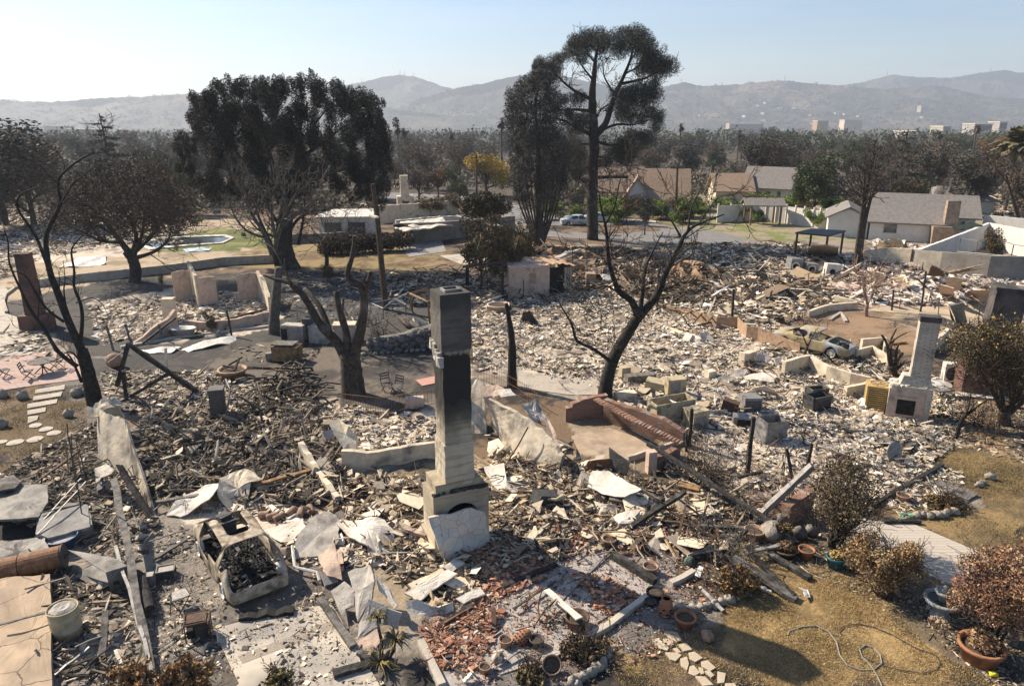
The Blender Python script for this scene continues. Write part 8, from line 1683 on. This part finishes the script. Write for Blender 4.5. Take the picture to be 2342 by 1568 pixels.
t=thing('gazebo', 'wooden gazebo with grey roof in front of the white vinyl fence', 'gazebo',G(t4(250,1200)));a=G(t4(125,1165));M=Matrix.Rotation(rad(-6),3, 'Z')
for x,y in((.1,-.3),(3.9,-.3),(.1,-2.9),(3.9,-2.9)):b=MB();b.box(a+Vector((x,y,1.4)),(.22,.22,2.7));b.build('post',M_WOODB,t)
gb=MB();q=lambda x,y,z:a+M@Vector((x,y,z));gb.prism([q(-.5,-3.3,2.5),q(4.6,-3.3,2.5),q(4.6,-1.6,3.3),q(-.5,-1.6,3.3)],(0,0,.15));gb.prism([q(-.5,-1.6,3.3),q(4.6,-1.6,3.3),q(4.6,.2,2.5),q(-.5,.2,2.5)],(0,0,.15));gb.build('roof',M_SHGL,t)
t=thing('carport', 'black flat steel canopy standing over burnt yard', 'canopy',G(m4(300,150)));hs=2.4
C4=[G(m4(*p))for p in((195,170),(415,195),(530,155),(300,140))]
for q in C4:b=MB();b.box(q+Vector((0,0,hs/2)),(.16,.16,hs));b.build('post',M_STEELD,t)
b=MB();cc=sum(C4,Vector())/4;b.prism([cc+(q-cc)*1.1+Vector((0,0,hs))for q in C4],(0,0,.16));b.build('roof',M_STEELD,t)
panel('roof_sheet', 'pink tan wall fallen under the black canopy', 'wall panel',[(*m4(290,130),.3),(*m4(320,70),2.2),(*m4(520,90),2.0),(*m4(510,150),.2),(*m4(380,150),.2)],.1,M_PLASP,.05,.05)
panel('roof_sheet', 'dark fallen roof sheets right of the black canopy', 'roof sheet',[(*m4(260,200),.4),(*m4(420,180),.5),(*m4(640,230),.6),(*m4(560,260),.3),(*m4(360,240),.3)],.08,M_WOODG,.12,.05)
for l,x,y,d_ in[('first burnt dryer with round door hole in far yard',180,275,(1.1,1.0,1.3)),('second burnt dryer tipped beside the first',300,280,(1.1,1.0,.9)),('round white tank end by thin posts',455,320,(1.3,.6,1.3))]:
 t=carton('dryer',l,m4(x,y),d_,.1,M_STEEL if 'dryer' in l else M_PLASW,ry=.1);a=G(m4(x,y));b=MB();b.lathe([(.38,0),(.38,.05),(.28,.06),(.25,.01)],a+Vector((0,-d_[1]/2-.03,d_[2]*.5)),16,M=Matrix.Rotation(rad(90),3, 'X'));f_=b.build('door_ring',M_ALU,t);b=MB();b.lathe([(.24,0),(.24,.03),(.01,.03)],a+Vector((0,-d_[1]/2-.02,d_[2]*.5)),14,M=Matrix.Rotation(rad(90),3, 'X'));b.build('drum',M_BLACK,f_)
for l,m_,w_,pts in[('tan collapsed roof mound below the bungalow',M_PLAS,.2,[(780,80,.5),(860,50,1.6),(990,40,1.8),(1030,80,.6),(900,100,.4)]),('cream heap sheet on far right rubble',M_PLAS,.2,[(880,330,.5),(960,290,1.4),(1060,350,1.2),(1040,400,.4),(930,370,.4)]),('square cream slab standing in far right rubble',M_PLASP,.03,[(1260,450,.2),(1270,365,1.9),(1370,385,1.9),(1365,465,.2)]),('grey slab leaning behind the square cream slab',M_PLASG,.03,[(1340,400,.8),(1290,310,2.4),(1430,320,2.4),(1410,400,.8)]),('pink fallen roof slope at right',M_PLASP,.1,[(1440,440,.4),(1500,390,1.6),(1600,400,1.7),(1700,480,.6),(1560,500,.3)]),('pink roof fragment at right frame edge',M_PLASP,.1,[(1740,440,.4),(1830,370,1.6),(1900,390,1.6),(1900,440,.5)]),('pale pink roof piece mid right',M_PLASP,.15,[(480,400,.3),(560,340,.8),(680,370,.8),(700,420,.3),(600,430,.3)]),('white fallen ceiling in far right rubble',M_PLASW,.05,[(1000,510,.1),(1100,460,.3),(1330,480,.3),(1280,510,.1)]),('tan roll heap left of the bare small tree top',M_PLAS,.2,[(730,330,.4),(790,280,1.4),(860,310,1.2),(830,350,.4)]),('reddish brown slab behind the cream slab',M_RUSTD,.05,[(1180,290,.8),(1200,230,2.2),(1290,260,2.0),(1300,310,.8)])]:
 panel('fallen_sheet',l, 'fallen sheet',[(*m4(x,y),h)for x,y,h in pts],.07,m_,w_,.06)
for k,(x,y,yt)in enumerate([(290,380,280),(405,370,250),(480,370,290),(550,310,220),(910,560,405),(1120,570,270),(965,550,470),(1250,590,470),(1545,670,500),(1130,280,200)]):
 post('fence_post',['leftmost thin wooden stake in pale rubble', 'taller wooden stake right of the leftmost', 'pale short stake in pale rubble', 'wooden stake nearest the charred pole trees', 'charred post on soil right of the small bare tree', 'tall black post by the white chimney top', 'thin rusty rod beside the charred soil post', 'thin rod left of the blue grey sheet', 'thin rod right of the blue grey sheet', 'leaning black pipe on the far heap'][k], 'post',m4(x,y),m4(x+(12 if k!=5 else 40),yt),.07 if k in(4,5)else .04,M_CHAR if k in(4,5,9)else M_WOODG,n=5)
t=thing('chain_fence', 'thin chain link fence on top of the concrete course', 'fence',G(m4(1600,230)))
b=MB();P=[G(m4(x,y))for x,y in((1385,190),(1510,215),(1640,195),(1770,245),(1890,270))]
for q in P:b.tube([q,q+Vector((0,0,2.2))],.05,5)
b.tube([q+Vector((0,0,2.2))for q in P],.03,4);b.build('rails',M_STEEL,t)
t=thing('playhouse', 'small brown wooden playhouse beside the bungalow', 'playhouse',G(t4(915,1235)));gable(t,G(t4(880,1238)),0,2.6,2,1.6,2.5,M_WOODB,M_WOODB,.2,[(.5,.7,.6,.6),(1.5,.7,.6,.6)])
t=thing('hedge', 'long clipped brown hedge behind the small lawn', 'hedge',G(t2(800,1400)));A_,B_=G(t2(490,1410)),G(t2(1110,1375))
b=MB();cs=[A_.lerp(B_,k/40)+Vector((0,R.uniform(0,1.4),R.uniform(.5,1.5)))for k in range(41)for _ in range(3)];leafcloud(b,cs,[(.7,.7,.55)]*len(cs),16000,.12,[(.09,.065,.045),(.065,.05,.037),(.12,.085,.055)]);b.build('foliage',M_LEAF,t)
b=MB();[b.tube([A_.lerp(B_,k/24),A_.lerp(B_,k/24)+Vector((R.uniform(-.2,.2),.5,1))],.03,4)for k in range(25)];o=b.build('stems',M_BARK,t);o['kind']='stuff'
# ------------------------------------------------------------------ the tree belt
def leafy(name,h,cw,ch,cols,n,size,mt,trunk=.25,nl=7,cone=False,shell=.3,fl=1,sub=1):
 """a free standing tree at the origin: trunk with limbs, crown of leaves"""
 t=thing(name, '', 'tree',(0,0,0));b=MB();tips=[]
 b.tube(wander((0,0,-.6),(R.uniform(-.3,.3),0,h*(.92 if cone else .6)),6,.012),[trunk*(1-.13*i)for i in range(7)],7)
 cs=[];rs=[]
 for k in range(nl):
  z=h*((.12+.8*k/nl)if cone else R.uniform(.14,.5));a=k*2.4
  rr=cw*(1-z/h)*1.1+.15 if cone else cw*R.uniform(.3,.9);e=Vector((rr*math.cos(a),rr*math.sin(a),z-rr*.12 if cone else min(h,z+h*R.uniform(.15,.6))))
  P=wander((0,0,z),e,4,.05);b.tube(P,[trunk*.4,trunk*.3,trunk*.22,trunk*.14,.02],5,cap=False)
  twigs(b,P,[trunk*.3]*5,4*sub,cw*.42,sub,.1,tips,.3,rmin=.02)
  for u in((.35,.7,1.0)if cone else(.8,1.05)):
   q=Vector((0,0,z)).lerp(e,u);cs.append(q);w_=rr*.4 if cone else cw*R.uniform(.28,.42);rs.append((w_,w_,w_*(.35 if cone else .8)*ch))
 b.build('trunk',mt,t,smooth=True)
 if n:b=MB();leafcloud(b,cs,rs,n,size,cols,fl,0,shell);b.build('crown',M_LEAF,t)
 return t
def palm(name,h,fr,l,cols,skirt):
 t=thing(name, '', 'palm tree',(0,0,0));b=MB();b.tube(wander((0,0,-.5),(0,0,h),5,.008),[.3,.25,.22,.2,.2,.24],8);b.build('trunk',M_BARKG,t);b=MB()
 for k in range(fr):
  a=R.uniform(0,6.28);el=R.uniform(-1.2 if skirt else-.3,1.3);p=Vector((0,0,h));d=Vector((math.cos(a)*math.cos(el),math.sin(a)*math.cos(el),math.sin(el)));s=d.cross(Vector((0,0,1))).normalized();pts=[p+d*l*u-Vector((0,0,l*.35*u*u))for u in(0,.35,.7,1)];c=R.choice(cols)
  for i in range(3):
   w0,w1=(.05,.3,.26,.03)[i]*l*.5,(.05,.3,.26,.03)[i+1]*l*.5
   b.add([pts[i]-s*w0,pts[i]+s*w0,pts[i+1]+s*w1-Vector((0,0,w1*.5)),pts[i+1]-s*w1-Vector((0,0,w1*.5))],[(0,1,2,3)],0,c)
 b.build('fronds',M_LEAF,t);return t
BRN=[(.145,.108,.08),(.11,.085,.066),(.18,.13,.095)];GRY=[(.08,.075,.062),(.06,.056,.048),(.105,.096,.08)];GRN=[(.085,.105,.045),(.12,.135,.058),(.065,.08,.038)];YEL=[(.42,.29,.04),(.3,.24,.05),(.45,.28,.04),(.2,.18,.05)];ORB=[(.3,.16,.06),(.15,.09,.045),(.11,.075,.045)];BRT=[(.17,.25,.05),(.22,.28,.06),(.11,.16,.04)]
PR=dict(brown=leafy('burnt_tree',8,3.4,1,BRN,2600,.16,M_BARK,.26,9,sub=2),bare=leafy('bare_tree',9,3.2,1,BRN,300,.13,M_BARKG,.22,12,sub=2),grey=leafy('dark_oak',10,4.6,.9,GRY,5200,.2,M_BARK,.4,10),green=leafy('green_tree',9,4,.9,GRN,6000,.19,M_BARKB,.35,10),conifer=leafy('conifer',14,3.9,1,GRY,8500,.17,M_BARK,.3,24,True),cypress=leafy('cypress',9,.9,2.4,GRY,2600,.13,M_BARK,.16,16,True),yellow=leafy('yellow_tree',8,4.6,.9,YEL,6000,.18,M_BARKB,.35,11),orange=leafy('orange_tree',7,3,.9,ORB,3600,.16,M_BARK,.26,9),bright=leafy('green_bush',3.2,2.0,1.1,BRT,3200,.13,M_BARKB,.12,9),olive=leafy('olive_bush',3.4,2.2,1,ORB[1:]+GRN[:1],3200,.12,M_BARK,.12,9),palm=palm('fan_palm',14,60,1.5,GRY+BRN[:1],True),date=palm('date_palm',10,110,4.2,[(.14,.12,.06),(.09,.085,.045),(.17,.13,.06)],False))
for o in PR.values():o.location=(0,-400,0)
HT=dict(brown=8,bare=9.6,grey=10.6,green=9.4,conifer=14,cypress=9.4,yellow=8.2,orange=7.2,bright=3.5,olive=3.6,palm=15,date=12)
used=set()
def put(kind,px,pt,y,wd=1.0,label=None,group=None):
 c=at(px,y);s=max(.15,top(c,pt)/HT[kind]);o=PR[kind]
 if kind not in used:used.add(kind);o.location=c;o.scale=(s*wd,s*wd,s);o.rotation_euler=(0,0,R.uniform(0,6));o['label']=label;
 else:o=dup(o,c,R.uniform(0,6),(s*wd,s*wd,s),label)
 if group:o['group']=group
 elif 'group' in o:del o['group']
PX=lambda f,x,y:f(x,y)
for k,f,x,yt,y,wd,l in[('conifer',t1,850,300,118,1.1, 'ragged dark conifer standing above the left tree belt'),('cypress',t1,1045,590,112,.9, 'slim black cypress right of the ragged conifer'),('cypress',t1,985,610,114,1, 'slim black cypress touching the ragged conifer'),('grey',t1,40,440,92,1.3, 'big dark tree at left frame edge'),('brown',t1,250,560,90,1.3, 'broad scorched tree beside the left edge tree'),('grey',t1,-180,480,86,1.3, 'dark tree half out of the left frame'),('green',t1,1290,680,105,.9, 'grey green round tree left of the giant domed tree'),('yellow',t2,1690,640,135,1.25, 'yellow autumn tree beside the far street'),('green',t2,1440,740,140,.8, 'small green tree left of the yellow one'),('orange',t2,1340,775,128,1, 'orange brown scorched tree left of the yellow one'),('brown',t2,1200,760,126,1.2, 'brown weeping tree right of the far cream chimney'),('green',t2,1500,830,118,.9, 'green tree on the near side of the yellow one'),('orange',t2,960,850,124,.9, 'pale scorched tree left of the far cream chimney'),('olive',t2,1480,960,104,1.6, 'dry brown hedge bush before the far street'),('olive',t2,1300,980,100,1.6, 'dry grey bush by the tan block wall'),('palm',t2,1810,390,160,1, 'tall fan palm left of the ragged dark tree'),('palm',t2,895,360,150,1, 'fan palm right of the giant domed tree'),('palm',t2,1060,445,190,1, 'twin fan palm far off, left one'),('palm',t2,1100,465,192,1, 'twin fan palm far off, right one'),('palm',t2,1445,495,190,1, 'small fan palm above the yellow tree'),('palm',t3,1250,675,210,1, 'small fan palm above the tan roof house'),('palm',t4,1783,435,190,1, 'tallest fan palm at right'),('palm',t4,1520,490,190,1, 'fan palm left of the tallest one at right'),('palm',t4,80,500,230,1, 'distant fan palm pair, left one'),('palm',t4,108,505,232,1, 'distant fan palm pair, right one'),('date',t4,2050,480,108,1, 'big feathery date palm near right frame edge'),('green',t4,640,660,100,.85, 'dark green oak beside the street lamp pole'),('green',t4,560,760,102,.7, 'lighter green tree left of the dark green oak'),('conifer',t4,1010,480,92,.8, 'black thin conifer crown above the charred pole trees'),('bare',t4,1190,560,95,.9, 'pale bare branching tree right of the charred poles'),('conifer',t4,1250,430,120,1.25, 'broad dark cedar behind the pale bare tree'),('grey',t4,1760,640,104,1.15, 'dark round oak at right beyond the lots'),('grey',t4,1480,620,125,1, 'dark tree between the cedar and round oak'),('olive',t4,1310,880,96,1.1, 'brown green cone shaped bush right of pale bare tree'),('green',t4,1400,840,98,.55, 'dark green half of the cone shaped bush'),('brown',t4,2130,720,90,.9, 'scorched tree at right frame edge below date palm'),('grey',t4,200,540,140,.9, 'dark tree above the cream gabled house'),('brown',t4,320,560,138,.9, 'brown dark tree right above the cream house'),('bare',t4,560,600,135,1, 'thin bare tree behind the dark green oak'),('bright',t3,800,1170,97,1.1, 'bright green bush right of the pine trunk'),('bright',t3,740,1160,98,.9, 'tall bright green bush touching the pine trunk'),('bright',t3,560,1220,99,1, 'bright green bush left of the pine trunk'),('bright',t3,870,1180,96,.9, 'green hedge end before the tan roof house'),('orange',t3,910,1150,93,.6, 'small tree with pale trunk by the kerb'),('grey',t3,1030,1170,84,.6, 'black tree on the kerb before the tan house'),('bright',t3,1290,1170,95,1, 'olive green bush right of the tan house'),('bright',t4,60,1000,98,1.3, 'long low hedge left of the gazebo'),('bright',t4,420,970,99,1, 'round pale green bush right of the gazebo'),('bright',t4,780,970,98,1, 'bright green bush behind the vinyl fence'),('bright',t4,660,1060,90,1.1, 'low green shrub against the vinyl fence'),('bright',t4,520,930,104,1, 'leafy bush below the dark green oak'),('olive',t4,920,990,94,1, 'dry green bush left of the bungalow roof'),('olive',t4,1750,1000,112,2.2, 'long green brown hedge far right'),('olive',t4,160,970,103,.9, 'silver bush in front of the cream house'),('bare',t4,1560,840,104,.5, 'twiggy burnt tree behind the bungalow'),('bare',t4,1960,1010,84,.6, 'burnt twiggy tree behind the white wall'),('olive',t4,1940,1230,66,.55, 'flat topped dead tree against the bright white wall'),('olive',t2,1655,1160,55,.65, 'spiny dark bush left of the leaning tree'),('olive',t2,1890,1230,56,.4, 'small dark spiny bush right of the leaning tree'),('olive',t2,1960,1210,58,.4, 'dark spiny bush at the ragged tree foot'),('olive',m1,1555,590,44,.55, 'small dark clipped dead shrub by the pink wall, left one'),('olive',m1,1795,585,46,.5, 'small dark clipped dead shrub by pink wall, right one'),('olive',m1,2125,550,50,.6, 'round dead shrub right of the grey trunk'),('olive',m2,480,355,59,.9, 'round black dead shrub under the short bare tree'),('bare',m1,1170,150,70,.8, 'sparse burnt sapling in tan yard, left one'),('bare',m1,1310,90,72,.8, 'sparse burnt sapling in tan yard, middle one'),('bare',m1,1470,90,74,.8, 'sparse burnt sapling in tan yard, right one'),('olive',t1,1790,1240,82,1.0, 'brown bush behind the giant tree trunks'),('bright',t1,1450,1130,92,1.6, 'dark clipped hedge behind the pool'),('brown',m1,1190,300,57,.5, 'dead bush beside the peeled wall')]:
 p=f(x,yt);put(k,p[0],p[1],y,wd,l)
for o in PR.values():
 if o.location.y<-300:o.hide_render=True
# charred pole trees
c=G(t4(955,1560));y_=c.y;t=thing('charred_tree', 'clump of tall charred pole trunks standing in right middle lots', 'tree',c)
for nm,s in(('trunk', '960,1580 985,1330 1020,1080 1045,900 1060,780'),('trunk', '955,1580 970,1350 1000,1120 1020,900 1015,740'),('trunk', '975,1560 1010,1250 1050,1060 1100,900 1150,800')):b=MB();P,rs=px_limb(b,L(t4,s),y_,.26,.05,8,.5);twigs(b,P,rs,16,2.0,1,.1,t0=.6,rmin=.03);b.build(nm,M_BARK,t,smooth=True)
limb_tree('leaning_tree', 'leaning thin burnt tree with fine twigs at far right',t4(2190,1280),[(L(t4, '2195,1290 2160,1150 2100,950 2060,800'),.3,.08,0),(L(t4, '2100,950 2150,820 2190,740'),.12,.03,0),(L(t4, '2080,880 2000,780 1960,740'),.1,.03,0)],M_BARKB,(14,1.8,2),rmin=.022)
for k in range(26):
 y=R.uniform(93,112);px=R.uniform(1265,1960);k2=R.choice(('bright', 'bright', 'olive'));c=at(px,y)
 z=c.z+R.uniform(1.2,2.8);pt=PH/2-FOC*(y*SP+(z-CAM_H)*CP)/(y*CP-(z-CAM_H)*SP)
 put(k2,px,pt,y,R.uniform(1,1.5),('leafy green' if k2=='bright' else 'dry olive brown')+' garden shrub growing between the unburnt houses',('green' if k2=='bright' else 'dry')+' garden shrubs around the unburnt houses')
# rows of trees behind
q=[]
for y,n in((112,14),(128,26),(146,28),(168,30),(195,34),(225,38),(262,42),(305,46),(360,50)):
 for i in range(n):q.append((-200+2740*(i+R.random())/n,y*R.uniform(.95,1.1)))
for px,y in q:
 if y<150 and(840<px<1180 or 1440<px<1800)or y<122 and 1780<px<2260:continue
 hgt=R.uniform(4.5,10.5)if y<280 else R.uniform(7,13);c=at(px,y);z=c.z+hgt;dep=y*CP-(z-CAM_H)*SP;pt=PH/2-FOC*(y*SP+(z-CAM_H)*CP)/dep
 k=R.choice(['brown', 'brown', 'bare', 'bare', 'grey', 'grey', 'conifer']if px<1500 or y<180 else['brown', 'bare', 'bare', 'grey', 'green', 'green', 'orange', 'conifer']if y<220 else['green', 'green', 'brown', 'grey', 'green', 'bare'])
 nm=dict(brown='scorched brown',bare='leafless grey',grey='dark burnt',green='dull green',conifer='dark conifer',orange='rusty leaved')[k]
 put(k,px,pt,y,R.uniform(.9,1.4),nm+' tree in the crowded belt below the hills',nm+' trees of the belt below the hills')
# farther woods and hillside scrub, one mass each
def mass(name,label,cs,rs,n,size,cols):b=MB();leafcloud(b,cs,rs,n,size,cols,shell=.5,asp=.8);stuff(b,name,label, 'woods',M_LEAF)
cs=[];rs=[]
for _ in range(4200):
 y=400*(3200/400)**R.random();p=at(R.uniform(-300,2640),y);r_=R.uniform(3,6.5)*(1+y/3000);cs.append(p+Vector((0,0,r_*.8)));rs.append((r_,r_,r_*R.uniform(.8,1.5)))
us=[];ur=[]
for _ in range(5200):
 y=104*(420/104)**R.random();px=R.uniform(-250,2600)
 if y<150 and 830<px<1230 or y<132 and 1400<px<2280:continue
 p=at(px,y);r_=R.uniform(.5,2.0);us.append(p+Vector((0,0,r_*.5)));ur.append((r_*1.3,r_*1.3,r_))
mass('undergrowth', 'scorched undergrowth filling the tree belt',us,ur,120000,.26,[(.16,.125,.09),(.12,.10,.075),(.2,.155,.115),(.10,.105,.055),(.26,.22,.17)])
mass('far_woods', 'hazy woods covering the valley floor below the hills',cs,rs,160000,1.0,[(.08,.085,.05),(.11,.10,.07),(.07,.072,.05),(.14,.12,.085),(.10,.12,.055)])
cs=[];rs=[]
for fn,n,x0,x1 in((h_left,800,-100,900),(h_ctr,900,850,1600),(h_right,1300,1450,2450),(h_mid,350,420,1200)):
 for _ in range(n):p=fn(R.uniform(x0,x1),R.uniform(.12,1.0)**.8);r_=R.uniform(3,8);cs.append(p);rs.append((r_*1.5,r_*1.5,r_))
mass('hill_scrub', 'dark scrub and trees dotting the hillsides',cs,rs,70000,2.2,[(.04,.045,.026),(.055,.055,.034),(.07,.06,.04)])
for k in range(64):
 fn,x0,x1=R.choice(((h_ctr,950,1500),(h_right,1500,2340),(h_right,1600,2340),(h_left,60,420)));p=fn(R.uniform(x0,x1),R.uniform(.2,.72));b=MB();w_=R.uniform(9,22);z=R.uniform(0,3);b.box(p+Vector((0,0,4)),(w_,10,7),z);b.box(p+Vector((0,0,8.2)),(w_*1.05,11,1.2),z,c=(.5,.42,.38));solo(b, 'hill_house', 'pale little house dotting the hazy hillside', 'house',mat('hill_house_wall',(.6,.55,.48),(.5,.46,.4),vc=True,bump=0),p, 'houses dotted on the hillside')
M_FARW=mat('far_wall',(.36,.34,.31),(.3,.285,.26),sc=.1,bump=0)
for l,x0,x1,yt,yb,y,mt_ in[('long white warehouse low under right hills',t4(30,0)[0],t4(280,0)[0],284,290,1500,M_FARW),('orange roofed hall under right hills',t4(675,0)[0],t4(760,0)[0],277,288,1500,M_RUSTY),('long tan hall right of the orange roofed one',t4(875,0)[0],t4(1010,0)[0],275,283,1600,M_CREAM),('pale office block with dark bays at far right',t4(1825,0)[0],t4(1965,0)[0],285,303,900,M_FARW),('pale tower with mast right of the office block',t4(2010,0)[0],t4(2075,0)[0],280,296,1000,M_FARW),('pale block left of the tallest fan palm',t4(1590,0)[0],t4(1660,0)[0],291,315,800,M_FARW),('low white roofs behind the broad dark cedar',t4(1340,0)[0],t4(1480,0)[0],303,322,620,M_FARW),('long white roof in haze at far left',t1(320,0)[0],t1(490,0)[0],289,292,1400,M_FARW),('pale long roof in haze left of the conifer',t1(450,0)[0],t1(720,0)[0],297,301,1100,M_FARW),('white roofs in haze right of the conifer',t1(1310,0)[0],t1(1400,0)[0],303,309,900,M_FARW),('white villa on the right hillside',t4(1440,0)[0],t4(1500,0)[0],243,247,2500,M_FARW)]:
 A_=AP((x0,yb),y);B_=AP((x1,yt),y);t=thing('far_building',l, 'building',(A_.x,y,A_.z));b=MB();hh=B_.z-A_.z;b.hexa([Vector((x,yy,z))for z in(A_.z-14,B_.z)for x,yy in((A_.x,y),(B_.x,y),(B_.x,y+25),(A_.x,y+25))]);b.build('wall',mt_,t)
 b=MB();b.box(((A_.x+B_.x)/2,y+12.5,B_.z+.6),(B_.x-A_.x+1,26,1.1));b.build('roof',M_CREAM,t)
 if 'office' in l:
  for k in range(11):b=MB();x=A_.x+(B_.x-A_.x)*(k+.5)/11;b.box((x,y-.2,A_.z+hh*.5),((B_.x-A_.x)/16,.5,hh*.8));b.build('window_bay',M_WIN,t)
for fn,px,pb,pt,y in[(h_mid,915,172,160,3850),(h_mid,925,172,163,3850),(h_mid,945,175,165,3850),(h_mid,827,189,178,3850),(h_mid,770,198,188,3850),(h_right,1558,188,179,3450),(h_right,1652,194,187,3450),(h_right,1795,184,174,3450),(h_far,2030,171,162,4250),(h_far,2266,161,152,4250)]:
 b=MB();b.tube([AP((px,pb+4),y),AP((px,pt),y)],[2.4,.9],4);solo(b, 'antenna_mast', 'thin radio mast on a hazy hill crest', 'mast',M_STEEL,AP((px,pb+4),y), 'radio masts on the hill crests')
# ------------------------------------------------------------------ smoky valley air
hb=MB();hb.hexa([(-6000,-60,-75),(6000,-60,-75),(6000,5350,-75),(-6000,5350,-75),(-6000,-60,300),(6000,-60,300),(6000,5350,300),(-6000,5350,300)])
hm=bpy.data.materials.new('haze_air');hm.use_nodes=True
hn=hm.node_tree;hn.nodes.remove(hn.nodes['Principled BSDF'])
pv=hn.nodes.new('ShaderNodeVolumePrincipled');pv.inputs['Color'].default_value=(.78,.87,1.0,1)
pv.inputs['Density'].default_value=.00021;pv.inputs['Anisotropy'].default_value=.25
hn.links.new(pv.outputs[0],hn.nodes['Material Output'].inputs['Volume'])
ho=hb.build('haze',hm);ho['kind']='stuff';ho['label']='pale smoky haze filling the valley air';ho['category']='haze'
